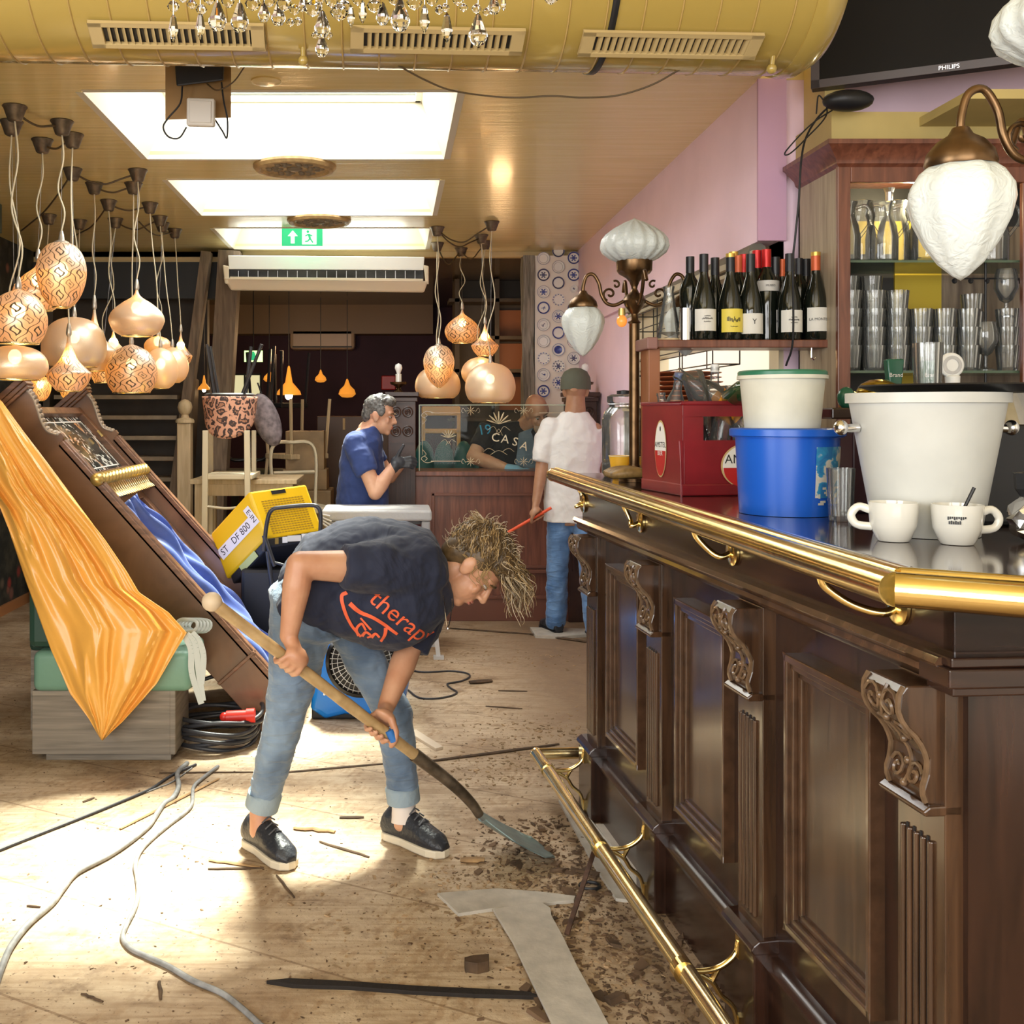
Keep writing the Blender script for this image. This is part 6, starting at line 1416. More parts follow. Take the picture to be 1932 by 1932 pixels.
# ---------------------------------------------------------------- stairs, chairs and tables in the dark corner
t = T('staircase', 'dark open wooden staircase with pale worn treads at the back left', 'staircase', (-2.0, 8.0, 0))
for k in range(9):
    z = .98+.0*k
    zz = 1.42-(1015-k*38.5-780)*8.0/2000-0.0
    mb = MB(); mb.bx(-2.55, -1.62, 7.85+.02*k, 8.1+.02*k, zz-.03, zz); mb.build('tread', mat('tread_wood', (.30, .23, .15), .6, var=.3, vs=8), t)
mb = MB(); mb.bar((-2.62, 8.0, 0), (-2.62, 8.3, 2.5), .05, .3); mb.bar((-1.58, 7.99, 0), (-1.56, 8.25, 1.7), .05, .25); mb.build('stringer', MC['back_dark'], t)
t = T('newel_post', 'pale turned stair post with a ball top at the foot of the stairs', 'post', (-1.52, 7.75, 0))
c = Vector((P(349, 800, 7.75).x, 7.75, 0)); mb = MB(); mb.bx(c.x-.05, c.x+.05, 7.70, 7.80, 0, 1.35); mb.build('shaft', MC['pale_wood'], t, bevel=.008)
mb = MB(); mb.lathe([(0, 1.35), (.068, 1.35), (.07, 1.365), (.06, 1.38), (.03, 1.39), (.025, 1.41), (.045, 1.43), (.055, 1.465), (.045, 1.50), (.02, 1.52), (0, 1.525)], 20, c); mb.build('finial', MC['pale_wood'], t, smooth=50)
t = T('side_table', 'pale yellow wooden table under the stacked white chair', 'table', (-.95, 7.2, 0))
mb = MB(); a, b_ = P(357, 905, 7.0), P(560, 905, 7.0); mb.bx(a.x, b_.x, 7.0, 7.6, a.z-.03, a.z); mb.build('tabletop', MC['pale_wood'], t, bevel=.004)
mb = MB(); mb.bx(a.x+.04, b_.x-.04, 7.04, 7.56, a.z-.11, a.z-.03); mb.build('apron', MC['pale_wood'], t)
for x in (a.x+.03, b_.x-.09):
    for y_ in (7.03, 7.5): mb = MB(); mb.bx(x, x+.06, y_, y_+.06, 0, a.z-.03); mb.build('leg', MC['pale_wood'], t)
# white ladder back chair in front
mat('chair_cream', (.62, .54, .38), .45)
CYc = 6.75
t = T('ladder_back_chair', 'cream white ladder-back chair carrying the leopard print chair', 'chair', (-1.0, 6.9, 0))
def CP(x, y, dy_=0): return P(x, y, CYc+dy_)
for (x0, x1) in ((384, 388), (470, 466)):
    mb = MB(); mb.bar(Vector((CP(x0, 810).x, CYc, 0)), CP(x1, 812), .036, .036, (0, 1, 0)); mb.build('leg', MC['chair_cream'], t, bevel=.004)
for x in (398, 479):
    mb = MB(); q = CP(x, 812, .4); mb.bar(Vector((q.x, CYc+.4, 0)), q, .03, .03, (0, 1, 0)); mb.build('leg', MC['chair_cream'], t, bevel=.004)
mb = MB(); a, b_ = CP(386, 895), CP(470, 905); mb.bx(a.x, b_.x+.02, CYc, CYc+.42, b_.z, a.z); mb.build('seat', MC['chair_cream'], t, bevel=.006)
for y in (955, 1010):
    mb = MB(); mb.tube(smoothpath([CP(386, y), CP(428, y+4, .03), CP(468, y)], 6), .018, 8, flat=.5); mb.build('slat', MC['chair_cream'], t, smooth=60)
# leopard tub chair upside down
m, nt, b = nodes('leopard')
co = coords(nt, (1, 1, 1)); v = nn(nt, 'ShaderNodeTexVoronoi', Scale=17.0); v.feature = 'DISTANCE_TO_EDGE'; n = nn(nt, 'ShaderNodeTexNoise', Scale=20.0); nt.links.new(co, n.inputs['Vector'])
mx = mixc(nt, .08, co, n.outputs[1]); nt.links.new(mx, v.inputs['Vector'])
nt.links.new(ramp(nt, v.outputs['Distance'], [(.10, (.68, .36, .24)), (.13, (.05, .03, .03)), (.25, (.06, .035, .03)), (.30, (.42, .20, .12))]), b.inputs['Base Color']); b.inputs['Roughness'].default_value = .7
t = T('tub_chair', 'leopard print tub chair turned upside down with black legs in the air', 'chair', CP(433, 850, .1))
c = CP(434, 748, .12)
def shell(u, v):
    a = 2*pi*u; rr = .165*(1-.12*v); zz = c.z-.27*v*(.55+.45*max(0, -sin(a+.0)))-(.02 if 0 else 0)
    return Vector((c.x+rr*cos(a), c.y+rr*sin(a), zz))
mb = MB(); mb.grid(shell, 40, 10); mb.build('shell', m, t, smooth=60, solid=.03)
mb = MB(); mb.lathe([(0, 0), (.16, 0), (.165, .012), (.15, .02), (0, .02)], 32, c); mb.build('seat', MC['black'], t, smooth=50)
for (dx_, dy_, ex, ey) in ((-.09, -.08, -.13, -.12), (.09, -.08, .22, -.12), (-.09, .08, -.15, .12), (.09, .08, .12, .12)):
    mb = MB(); mb.tube([c+Vector((dx_, dy_, .01)), c+Vector((ex, ey, .33))], .012, 8); mb.build('leg', MC['tube_black'], t, smooth=60)
# further chairs and clutter
def sil_chair(x, y, Y, s, m_, label, flip=False, rz=0):
    q = P(x, y, Y); t = T('dining_chair', label, 'chair', (q.x, Y, q.z if flip else 0), rz, 'stacked chairs in the back room')
    zt = q.z
    up_ = -1 if flip else 1
    base = zt if not flip else zt
    M = Matrix.Translation((q.x, Y, base)) @ Matrix.Rotation(rz, 4, 'Z') @ Matrix.Scale(up_, 4, (0, 0, 1))
    mb = MB(); mb.bx(-.2*s, .2*s, -.2*s, .2*s, -.02, .02, M); mb.build('seat', MC[m_], t, bevel=.006)
    for (a, b2) in ((-.18, -.18), (.18, -.18), (-.18, .18), (.18, .18)):
        lg = .45 if flip else max(.3, base)
        mb = MB(); mb.tube([M @ Vector((a*s, b2*s, 0)), M @ Vector((a*s*1.15, b2*s*1.15, -lg))], .014, 6); mb.build('leg', MC[m_], t)
    mb = MB(); mb.tube(smoothpath([M @ Vector((-.18*s, .19*s, 0)), M @ Vector((-.19*s, .23*s, .42)), M @ Vector((0, .25*s, .47)), M @ Vector((.19*s, .23*s, .42)), M @ Vector((.18*s, .19*s, 0))], 6), .014, 6); mb.tube([M @ Vector((-.18*s, .22*s, .25)), M @ Vector((.18*s, .22*s, .25))], .016, 6); mb.build('backrest', MC[m_], t, smooth=60)
sil_chair(575, 960, 7.6, .9, 'chair_cream', 'pale chair with a curved back standing right of the yellow dryer', rz=.5)
sil_chair(560, 860, 8.4, .9, 'pale_wood', 'pale wooden chair tipped on the tables at the back', True, .7)
sil_chair(470, 760, 8.6, .9, 'tube_black', 'black chair upturned behind the leopard chair, left one', True, .2)
sil_chair(525, 765, 9.0, .9, 'tube_black', 'black chair upturned behind the leopard chair, right one', True, 1.0)
t = T('cushion', 'grey patterned cushion hanging beside the leopard chair', 'cushion', P(500, 820, 7.2)); mb = MB(); mb.ell(P(503, 792, 7.2), (.09, .06, .19), M=Matrix.Rotation(R(-20), 4, 'Y')); mb.build('cover', mat('grey_cushion', (.18, .15, .16), .8, var=.5, vs=25), t, smooth=60)
mb = MB(); mb.tube([P(494, 745, 7.2), P(486, 722, 7.2)], .006, 6); mb.build('cord', MC['black'], t)
t = T('back_table', 'dark table in the back room under the stacked chairs', 'table', (-.95, 8.8, 0)); mb = MB(); mb.bx(-1.45, -.55, 8.5, 9.3, .9, .94); mb.build('tabletop', MC['back_dark'], t)
for x in (-1.4, -.62):
    for y_ in (8.55, 9.22): mb = MB(); mb.bx(x, x+.06, y_, y_+.06, 0, .9); mb.build('leg', MC['back_dark'], t)
for k, (x, y, Y, w_, h) in enumerate([(575, 850, 8.2, .30, .30), (575, 905, 8.2, .34, .16)]):
    q = P(x, y, Y); mb = MB(); mb.bx(q.x-w_/2, q.x+w_/2, Y, Y+.3, q.z-h/2, q.z+h/2); tag(mb.build('wooden_box', MC['pale_wood'] if 0 else mat('box_brown', (.30, .20, .10), .6, var=.3), bevel=.006), ['square brown wooden crate leaning high behind the yellow dryer', 'flat brown wooden crate below the leaning square one'][k], 'crate')
mb = MB(); mb.bx(P(535, 0, 8.2).x, P(625, 0, 8.2).x, 8.15, 8.55, 0, P(0, 925, 8.2).z); tag(mb.build('sideboard', MC['box_brown'], bevel=.006), 'brown low sideboard in the dark behind the dryer', 'sideboard')
mb = MB(); mb.bx(P(598, 0, 9.2).x, P(735, 0, 9.2).x, 9.2, 9.5, 0, P(0, 785, 9.2).z); tag(mb.build('wooden_partition', mat('brown_cab', (.11, .06, .035), .45), bevel=.006), 'brown low cabinet behind the man in blue', 'cabinet')
mb = MB(); q = P(649, 800, 9.18); mb.tube([q+Vector((0, 0, -.05)), q+Vector((0, 0, .05))], .012, 6); tag(mb.build('door_pull', MC['pale_wood']), 'pale handle on the brown low cabinet', 'handle')
mb = MB(); q = P(733, 722, 11.9); mb.bx(q.x-.08, q.x+.08, 11.9, 12.0, q.z-.08, q.z+.08); tag(mb.build('fire_bell_box', MC['red_plastic'], bevel=.01), 'red box on the dark wall above the blue man', 'box')
# amber lamps at the back
mat('amber_glass', (.9, .40, .06), .3, em=(1, .35, .04), es=.45)
def wall_lamp(x, y, Y, r, label, kind=0):
    q = P(x, y, Y); t = T('amber_lamp', label, 'lamp', q)
    mb = MB(); mb.lathe([(.0, -r*.5), (r*.6, -r*.45), (r, -r*.1), (r*.85, r*.4), (r*.35, r*.9), (r*.1, r*1.6), (0, r*1.7)] if kind == 0 else [(r, 0), (r*.9, r*.3), (r*.3, r*1.0), (r*.1, r*2.2), (0, r*2.4)], 20, q); mb.build('shade', MC['amber_glass'], t, smooth=50)
    mb = MB(); mb.ell(q+Vector((0, -.0, -r*.1)), r*.3, n=10, m=8); mb.build('bulb', MC['lamp_bulb'], t, smooth=60)
    mb = MB(); mb.tube([q+Vector((0, 0, r*1.7)), Vector((q.x, q.y, 2.6))], .004, 5); mb.build('cord', MC['black'], t)
wall_lamp(655, 742, 11.0, .09, 'amber tulip lamp glowing against the maroon wall')
wall_lamp(545, 745, 10.2, .12, 'amber cone lamp glowing left of the tulip lamp', 1)
wall_lamp(605, 716, 10.8, .06, 'small bright lamp between the amber cone and tulip lamps')
wall_lamp(385, 735, 8.3, .05, 'small amber lamp beside the dark stair post', 1)
wall_lamp(508, 715, 10.6, .06, 'small warm lamp behind the upturned black chairs')
# mirror behind chairs; its emission stands in for reflected light
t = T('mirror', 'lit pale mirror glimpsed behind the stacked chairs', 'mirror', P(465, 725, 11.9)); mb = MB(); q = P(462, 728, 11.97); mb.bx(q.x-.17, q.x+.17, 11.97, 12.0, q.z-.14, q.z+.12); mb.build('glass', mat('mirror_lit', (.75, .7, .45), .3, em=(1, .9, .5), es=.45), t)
mb = MB()
for (a, b_, c_, d) in ((-.18, .18, .12, .14), (-.18, .18, -.16, -.14), (-.19, -.17, -.16, .14), (.17, .19, -.16, .14), (-.01, .01, -.14, .12)): mb.bx(q.x+a, q.x+b_, 11.95, 11.98, q.z+c_, q.z+d)
mb.build('frame', MC['black'], t)

# plates on the pier
random.seed(31)
def plate(x, y, style, label, r=.0485):
    c = P(x, y, 8.05)
    t = T('delft_plate', label, 'plate', c, group='blue and white plates on the pier')
    M = frame(c, (1, 0, 0), (0, -1, 0)); k_ = r/.0485
    mb = MB(); mb.lathe([(0, .006), (.03*k_, .006), (.034*k_, .010), (.046*k_, .016), (.0485*k_, .016), (.0485*k_, .012), (.034*k_, 0), (0, 0)], 32, M=M)
    mb.build('dish', MC['plate_white'], t, smooth=40)
    mb = MB()
    if 'r' in style: mb.lathe([(.037*k_, .0125), (.047*k_, .0172)], 32, M=M, caps=False)
    if 't' in style: mb.lathe([(.0455*k_, .0165), (.0478*k_, .0172)], 32, M=M, caps=False); mb.lathe([(.033*k_, .0095), (.034*k_, .0108)], 32, M=M, caps=False)
    if 'd' in style:
        for k in range(12): mb.ell(M @ Vector((.041*k_*cos(k*pi/6), .041*k_*sin(k*pi/6), .014)), (.005*k_, .0015, .005*k_), n=8, m=5)
    if 'c' in style:
        mb.ell(M @ Vector((0, 0, .006)), (.014*k_, .0015, .014*k_), n=14, m=5)
        for k in range(6): mb.ell(M @ Vector((.02*k_*cos(k*pi/3), .02*k_*sin(k*pi/3), .006)), (.006*k_, .0014, .006*k_), n=8, m=5)
    if 's' in style:
        for k in range(5): a = random.uniform(0, 6.28); mb.bar(M @ Vector((0, 0, .0068)), M @ Vector((.016*k_*cos(a), .016*k_*sin(a), .0068)), .004, .001, (0, 1, 0))
    if 'f' in style: mb.lathe([(0, .0066), (.032*k_, .0066), (.047*k_, .0172)], 32, M=M, caps=False)
    mb.build('blue_pattern', MC[random.choice(['delft_blue', 'delft_dark'])] if 'f' not in style else MC['delft_blue'], t, smooth=50)
mat('plate_white', (.82, .80, .77), .25); mat('delft_blue', (.05, .07, .28), .3, var=.4, vs=60); mat('delft_dark', (.07, .07, .15), .3, var=.4, vs=60); 
colx = [1025, 1053, 1082]
c1s = [('t', 488), ('rc', 519), ('tc', 551), ('rs', 581), ('ts', 613), ('t', 644), ('d', 676), ('ts', 707), ('rc', 738)]
c2s = [('r', 474), ('t', 504), ('r', 534), ('d', 566), ('tc', 597), ('r', 628), ('f', 660), ('dc', 691), ('dc', 722)]
c3s = [('rc', 487), ('rc', 519), ('s', 545), ('rc', 582), ('t', 613), ('t', 645), ('tc', 676), ('t', 708)]
ordn = ['top', 'second', 'third', 'fourth', 'fifth', 'sixth', 'seventh', 'eighth', 'ninth']
look = {'t': 'thin ringed', 'rc': 'dark rimmed flowered', 'tc': 'thin ringed with blue centre', 'rs': 'dark rimmed scenic', 'ts': 'thin ringed with small sprig', 'd': 'dotted rim', 'r': 'blue rimmed empty', 'f': 'all blue', 'dc': 'dotted flowered', 's': 'small'}
for ci, cl_ in enumerate((c1s, c2s, c3s)):
    for ri, (s_, y) in enumerate(cl_):
        plate(colx[ci], y, s_, '%s plate, %s down in the %s column of the pier' % (look[s_], ordn[ri], ['left', 'middle', 'right'][ci]) if ri else '%s plate at the top of the %s column on the pier' % (look[s_], ['left', 'middle', 'right'][ci]), .0485 if s_ != 's' else .03)
# ================================================================ PEOPLE
def cap_(mb, p0, r0, p1, r1, n=18, flat=False):
    p0 = Vector(p0); p1 = Vector(p1); d = p1-p0; L_ = d.length; d.normalize()
    if flat: mb.tube([p0, p1], [r0, r1], n); return
    pts = []; rs = []
    for k in range(6): a = pi/2*(1-k/5); pts.append(p0-d*r0*sin(a)); rs.append(max(.0008, r0*cos(a)))
    for k in range(6): a = pi/2*k/5; pts.append(p1+d*r1*sin(a)); rs.append(max(.0008, r1*cos(a)))
    mb.tube(pts, rs, n)
def loft(mb, rings, n=28):
    vs = []; fs = []
    for (c, a, b_) in rings:
        for k in range(n): t_ = 2*pi*k/n; vs.append(Vector(c)+Vector(a)*cos(t_)+Vector(b_)*sin(t_))
    for i in range(len(rings)-1):
        for k in range(n): fs.append((i*n+k, i*n+(k+1) % n, (i+1)*n+(k+1) % n, (i+1)*n+k))
    fs.append(tuple(range(n))[::-1]); fs.append(tuple((len(rings)-1)*n+k for k in range(n)))
    mb.add(vs, fs)
def blob(name, mb, m_, parent, voxel=.006, sm=4, disp=0, dscale=.1):
    o = mb.build(name, m_, parent)
    q = o.modifiers.new('skin', 'REMESH'); q.mode = 'VOXEL'; q.voxel_size = voxel; q.use_smooth_shade = True
    q = o.modifiers.new('soften', 'SMOOTH'); q.factor = .5; q.iterations = sm
    if disp:
        tx = bpy.data.textures.get('folds%g' % dscale) or bpy.data.textures.new('folds%g' % dscale, 'CLOUDS'); tx.noise_scale = dscale; tx.noise_depth = 2
        q = o.modifiers.new('folds', 'DISPLACE'); q.texture = tx; q.strength = disp; q.mid_level = .5
    o.data.shade_smooth()
    return o
def skinmat(name, col):
    m, nt, b = nodes(name); co = coords(nt); n = nn(nt, 'ShaderNodeTexNoise', Scale=14.0, Detail=4.0); nt.links.new(co, n.inputs['Vector'])
    nt.links.new(ramp(nt, n.outputs[0], [(.35, (col[0]*.86, col[1]*.76, col[2]*.72)), (.65, col)]), b.inputs['Base Color']); b.inputs['Roughness'].default_value = .45
    b.inputs['Subsurface Weight'].default_value = .12; b.inputs['Subsurface Radius'].default_value = (.02, .008, .004); return m
SK = skinmat('skin_warm', (.56, .30, .18)); skinmat('skin_rosy', (.62, .36, .24)); skinmat('skin_tan', (.44, .24, .14))
def denim(name, lo, hi):
    m, nt, b = nodes(name); co = coords(nt, (1, 1, 1)); n = nn(nt, 'ShaderNodeTexNoise', Scale=7.0, Detail=4.0); nt.links.new(co, n.inputs['Vector'])
    nt.links.new(ramp(nt, n.outputs[0], [(.35, lo), (.65, hi)]), b.inputs['Base Color']); b.inputs['Roughness'].default_value = .85; b.inputs['Sheen Weight'].default_value = .2
    c2_ = coords(nt, (4, 4, 16)); n2 = nn(nt, 'ShaderNodeTexNoise', Scale=2.2, Detail=3.0, Distortion=.7); nt.links.new(c2_, n2.inputs['Vector']); bumpn(nt, b, n2.outputs[0], .55, .02); return m
denim('denim_grey', (.085, .13, .20), (.20, .28, .38)); denim('denim_blue', (.05, .13, .30), (.14, .27, .50))
def cloth(name, col, bs=5, st=(1, 1, 1), bmp=.5):
    m, nt, b = nodes(name); b.inputs['Base Color'].default_value = (*col, 1); b.inputs['Roughness'].default_value = .85; b.inputs['Sheen Weight'].default_value = .06
    co = coords(nt, st); n = nn(nt, 'ShaderNodeTexNoise', Scale=float(bs), Detail=3.0, Distortion=1.2); nt.links.new(co, n.inputs['Vector']); bumpn(nt, b, n.outputs[0], bmp, .03); return m
cloth('navy_tee', (.012, .016, .038), 5, (1.5, 1, 1), .55); cloth('blue_tee', (.022, .045, .17), 5); cloth('white_tee', (.78, .77, .75), 5); cloth('black_tee', (.012, .013, .018), 5)
mat('shoe_black', (.022, .024, .03), .4, bump=.3, bs=90); mat('shoe_sole', (.62, .55, .42), .5); mat('sock', (.7, .62, .56), .8)
mat('hair_brown', (.10, .062, .028), .45, var=.5, vs=40); mat('hair_blond', (.30, .20, .09), .4, var=.4, vs=40); mat('hair_grey', (.10, .095, .09), .5, var=.7, vs=60)
mat('eye_white', (.45, .40, .36), .3); mat('iris', (.05, .03, .02), .2); mat('lips', (.42, .15, .11), .4)
def headshapes(mb, C, u, f, s=1.0):
    C = Vector(C); u = Vector(u).normalized(); f = Vector(f); f = (f-u*f.dot(u)).normalized(); w_ = u.cross(f)
    M = Matrix((w_, f, u)).transposed()
    def q(a, b_, c): return C+(w_*a+f*b_+u*c)*s
    M4 = M.to_4x4()
    mb.ell(q(0, -.012, .03), (.073*s, .094*s, .092*s), M4, 24, 16)
    mb.ell(q(0, .028, -.045), (.056*s, .062*s, .066*s), M4, 20, 12)
    mb.ell(q(0, .062, -.095), (.026*s, .022*s, .020*s), M4)
    mb.ell(q(0, .070, .028), (.052*s, .018*s, .018*s), M4)          # brow
    cap_(mb, q(0, .080, .018), .009*s, q(0, .104, -.026), .013*s)  # nose
    for sg in (-1, 1):
        mb.ell(q(sg*.011, .096, -.030), (.009*s, .010*s, .008*s), M4)
        mb.ell(q(sg*.038, .062, -.025), (.019*s, .014*s, .022*s), M4)
        mb.ell(q(sg*.073, -.008, -.008), (.010*s, .022*s, .033*s), M4)
        mb.ell(q(sg*.079, -.016, .002), (.008*s, .020*s, .026*s), M4)
    mb.ell(q(0, .082, -.058), (.024*s, .012*s, .007*s), M4); mb.ell(q(0, .080, -.070), (.021*s, .012*s, .008*s), M4)
    return q, M4
def face(parent, q, M4, s=1.0, lips=True):
    mb = MB()
    for sg in (-1, 1): mb.ell(q(sg*.030, .072, .004), (.013*s, .0095*s, .0055*s), M4)
    e = mb.build('eyes', MC['eye_white'], parent, smooth=60)
    mb = MB()
    for sg in (-1, 1): mb.ell(q(sg*.030, .0800, .002), (.0058*s, .003*s, .0052*s), M4)
    mb.build('irises', MC['iris'], e, smooth=60)
    mb = MB()
    for sg in (-1, 1): mb.tube([q(sg*.016, .089, .024), q(sg*.032, .089, .029), q(sg*.050, .076, .022)], [.003, .004, .002], 6)
    mb.build('eyebrows', MC['hair_brown'], parent, smooth=60)
    if lips:
        mb = MB(); mb.ell(q(0, .090, -.0585), (.022*s, .007*s, .005*s), M4); mb.ell(q(0, .088, -.069), (.019*s, .007*s, .006*s), M4); mb.build('lips', MC['lips'], parent, smooth=60)
def grip(mb, G, a, p, W, Rr=.017, flip=False, r=.0088):
    """hand closed round a shaft: G centre, a shaft direction, p side the palm lies on, W wrist"""
    G = Vector(G); a = Vector(a).normalized(); p = Vector(p); p = (p-a*p.dot(a)).normalized(); q = a.cross(p)
    if flip: q = -q
    def at(t_, ang, rr): return G+a*t_+(p*cos(R(ang))+q*sin(R(ang)))*rr
    for i, (off, rr) in enumerate(((-.033, .0080), (-.0115, .0090), (.0105, .0092), (.0325, .0088))):
        ch = [at(off*.8, 20, Rr+.024), at(off, 62, Rr+.017), at(off, 118, Rr+.0100), at(off, 172, Rr+.0095), at(off, 222, Rr+.0095)]
        for j in range(4): cap_(mb, ch[j], rr*(1.08-.05*j), ch[j+1], rr*(1.03-.05*j), 12)
    th = [at(.010, -30, Rr+.026), at(.040, -62, Rr+.014), at(.052, -105, Rr+.011), at(.056, -150, Rr+.0105)]
    for j in range(3): cap_(mb, th[j], .0125-.0012*j, th[j+1], .0112-.001*j, 12)
    c = at(0, 0, Rr+.022)
    M = Matrix((a, q, p)).transposed().to_4x4()
    mb.ell(c, (.042, .030, .015), M, 16, 10)
    mb.ell(at(.0, 0, Rr+.026), (.036, .026, .018), M, 16, 10)
    cap_(mb, c+(Vector(W)-c)*.25, .022, Vector(W), .0245)
def limb(mb, *seg):
    for (p0, r0), (p1, r1) in zip(seg, seg[1:]): cap_(mb, p0, r0, p1, r1)
def shoe(parent, heel, toe, ankle, m_='shoe_black', sole='shoe_sole', w_=.047):
    heel = Vector(heel); toe = Vector(toe); d = (toe-heel); d.z = 0; L_ = d.length; d.normalize(); n = Vector((-d.y, d.x, 0)); z0 = heel.z
    def q(t_, s_, z): return heel+d*(t_*L_)+n*s_+Vector((0, 0, z))
    outl = [(0, 0), (.02, .025), (.1, .034), (.35, .032), (.6, .042), (.8, .046), (.93, .036), (1.0, .012)]
    pol = [(t_*L_, s_*w_/.047) for t_, s_ in outl]+[(t_*L_, -s_*w_/.047) for t_, s_ in outl[::-1][:-1]]
    M = frame(heel, d, (0, 0, 1))
    mb = MB(); mb.prism(pol, 0.0, .026, M); o = mb.build('shoe', MC[sole], parent, bevel=.005)
    mb = MB()
    loft(mb, [(q(.02, 0, .05), n*.030, Vector((0, 0, .036))), (q(.12, 0, .064), n*.037, Vector((0, 0, .052))), (q(.3, 0, .068), n*.037, Vector((0, 0, .060))), (q(.5, 0, .058), n*.039, Vector((0, 0, .052))), (q(.7, 0, .046), n*.045, Vector((0, 0, .038))), (q(.88, 0, .038), n*.041, Vector((0, 0, .029))), (q(.99, 0, .028), n*.020, Vector((0, 0, .012)))], 20)
    a_ = Vector(ankle); cap_(mb, q(.2, 0, .06), .036, a_, .040, flat=True)
    blob('upper', mb, MC[m_], o, .005, 3)
    mb = MB()
    for k in range(5):
        t_ = .34+.075*k; z = .148-.0125*k; mb.tube([q(t_, -.024, z-.012), q(t_+.01, 0, z+.004), q(t_, .024, z-.012)], .0028, 6)
    mb.build('laces', mat('lace_grey', (.10, .10, .11), .7), o, smooth=60)
    return o

# ---------------------------------------------------------------- woman with the shovel
Yw = 3.40
wo = T('person', 'woman in navy T-shirt and rolled jeans bending over with a shovel', 'person', (-.2, Yw, 0))
wo['pose'] = 'bending'
an1, kn1, hp1 = P(492, 1528, 3.43), P(538, 1350, 3.36), P(572, 1185, 3.33)
an2, kn2, hp2 = P(762, 1515, 3.50), P(743, 1350, 3.48), P(655, 1180, 3.49)
el_r, wr_r, sh_r = P(566, 1066, 3.13), P(545, 1200, 3.12), P(742, 1072, 3.25)
el_l, wr_l, sh_l = P(772, 1222, 3.44), P(728, 1335, 3.31), P(806, 1085, 3.56)
S0 = P(402, 1137, 3.03); S1_ = P(782, 1424, 3.255); sdir = (S1_-S0).normalized()
G1 = S0+(S1_-S0)*((540-402)/(782-402)); G2 = S0+(S1_-S0)*((712-402)/(782-402))
HC = P(893, 1072, 3.38); Hu = Vector((.855, -.05, .52)); Hf = Vector((.50, -.22, -.84))
mb = MB()
q, M4 = headshapes(mb, HC, Hu, Hf, .98)
nk = P(838, 1085, 3.40)
limb(mb, (P(800, 1070, 3.40), .075), (nk, .056), (HC-Hu*.05-Hf*.03, .056))
ringp = [((522, 1118), (580, 1172), .17), ((540, 1062), (625, 1190), .18), ((575, 1015), (665, 1205), .17), ((640, 985), (700, 1190), .155), ((710, 976), (740, 1190), .165), ((770, 984), (790, 1180), .17), ((812, 1005), (836, 1150), .12), ((832, 1035), (852, 1120), .065)]
ringp[0] = ((545, 1110), (585, 1150), .12); ringp[1] = ((560, 1075), (618, 1170), .15)
def rings(rp, Yc, gy=0.0, gz=0.0):
    out = []
    for (t_, b_, hy) in rp:
        a = P(*t_, Yc); c = P(*b_, Yc); m_ = (a+c)/2; h = (a-c)/2; out.append((m_, h*(1+gz), Vector((0, hy+gy, 0))))
    return out
loft(mb, rings(ringp, Yw, -.02, -.12))
mb.ell(P(590, 1135, Yw), (.095, .13, .09))
limb(mb, (hp1, .060), (kn1, .044), (an1, .036)); limb(mb, (hp2, .052), (kn2, .042), (an2, .036))
limb(mb, (an1, .036), (an1+Vector((.0, -.01, -.06)), .036), (an1+Vector((.03, -.04, -.085)), .026)); limb(mb, (an2, .036), (an2+Vector((0, -.01, -.06)), .036), (an2+Vector((.04, -.035, -.085)), .026))
limb(mb, (sh_r, .058), (sh_r.lerp(el_r, .5), .050), (el_r, .041)); limb(mb, (el_r, .041), (el_r.lerp(wr_r, .3), .043), (wr_r, .027))
limb(mb, (sh_l, .058), (el_l, .041)); limb(mb, (el_l, .041), (el_l.lerp(wr_l, .3), .043), (wr_l, .027))
grip(mb, G1, sdir, Vector((-.25, -.55, .75)), wr_r, flip=False)
grip(mb, G2, sdir, Vector((.25, .35, .85)), wr_l, flip=True)
blob('body', mb, SK, wo, .0045, 3)
face(wo, q, M4)
# jeans
mb = MB()
loft(mb, [(P(548, 1112, Yw), (P(560, 1060, Yw)-P(548, 1112, Yw))*.9, Vector((0, .165, 0))), (P(572, 1150, Yw), Vector((-.11, 0, .07)), Vector((0, .185, 0))), (P(585, 1180, Yw), Vector((-.118, 0, .03)), Vector((0, .185, 0))), (P(595, 1200, Yw), Vector((-.08, 0, 0)), Vector((0, .14, 0)))])
c1_ = an1+(kn1-an1)*.14; c2_ = an2+(kn2-an2)*.14
limb(mb, (hp1+Vector((-.005, 0, .03)), .104), (hp1.lerp(kn1, .5), .082), (kn1, .064)); limb(mb, (kn1, .064), (kn1.lerp(an1, .4), .061), (c1_, .049))
limb(mb, (hp2+Vector((0, 0, .03)), .082), (hp2.lerp(kn2, .5), .064), (kn2, .062)); limb(mb, (kn2, .062), (kn2.lerp(an2, .4), .058), (c2_, .049))
jn = blob('jeans', mb, MC['denim_grey'], wo, .007, 4, .016, .05)
for (c_, k_) in ((c1_, kn1), (c2_, kn2)):
    d_ = (k_-c_).normalized(); mb = MB(); mb.tube([c_-d_*.035, c_-d_*.033, c_+d_*.012, c_+d_*.014, c_+d_*.012, c_-d_*.03], [.046, .054, .055, .050, .047, .044], 24, caps=False); mb.build('rolled_cuff', mat('denim_pale', (.26, .33, .38), .85, bump=.3, bs=60), jn, smooth=60, solid=.003)
for (an_, nm) in ((an1, 0), (an2, 1)):
    if nm:
        mb = MB(); cap_(mb, an_+Vector((0, 0, .0)), .0385, an_+Vector((.0, -.01, -.06)), .042, flat=True); mb.build('sock', MC['sock'], wo, smooth=60)
def sh_(ax, dx_, dy_, an_):
    h = Vector((an_.x, an_.y, 0))-Vector((dx_, dy_, 0)).normalized()*.085; h.z = 0.002
    t_ = h+Vector((dx_, dy_, 0)).normalized()*.265; t_.z = .002
    return shoe(wo, h, t_, an_+Vector((0, 0, -.045)))
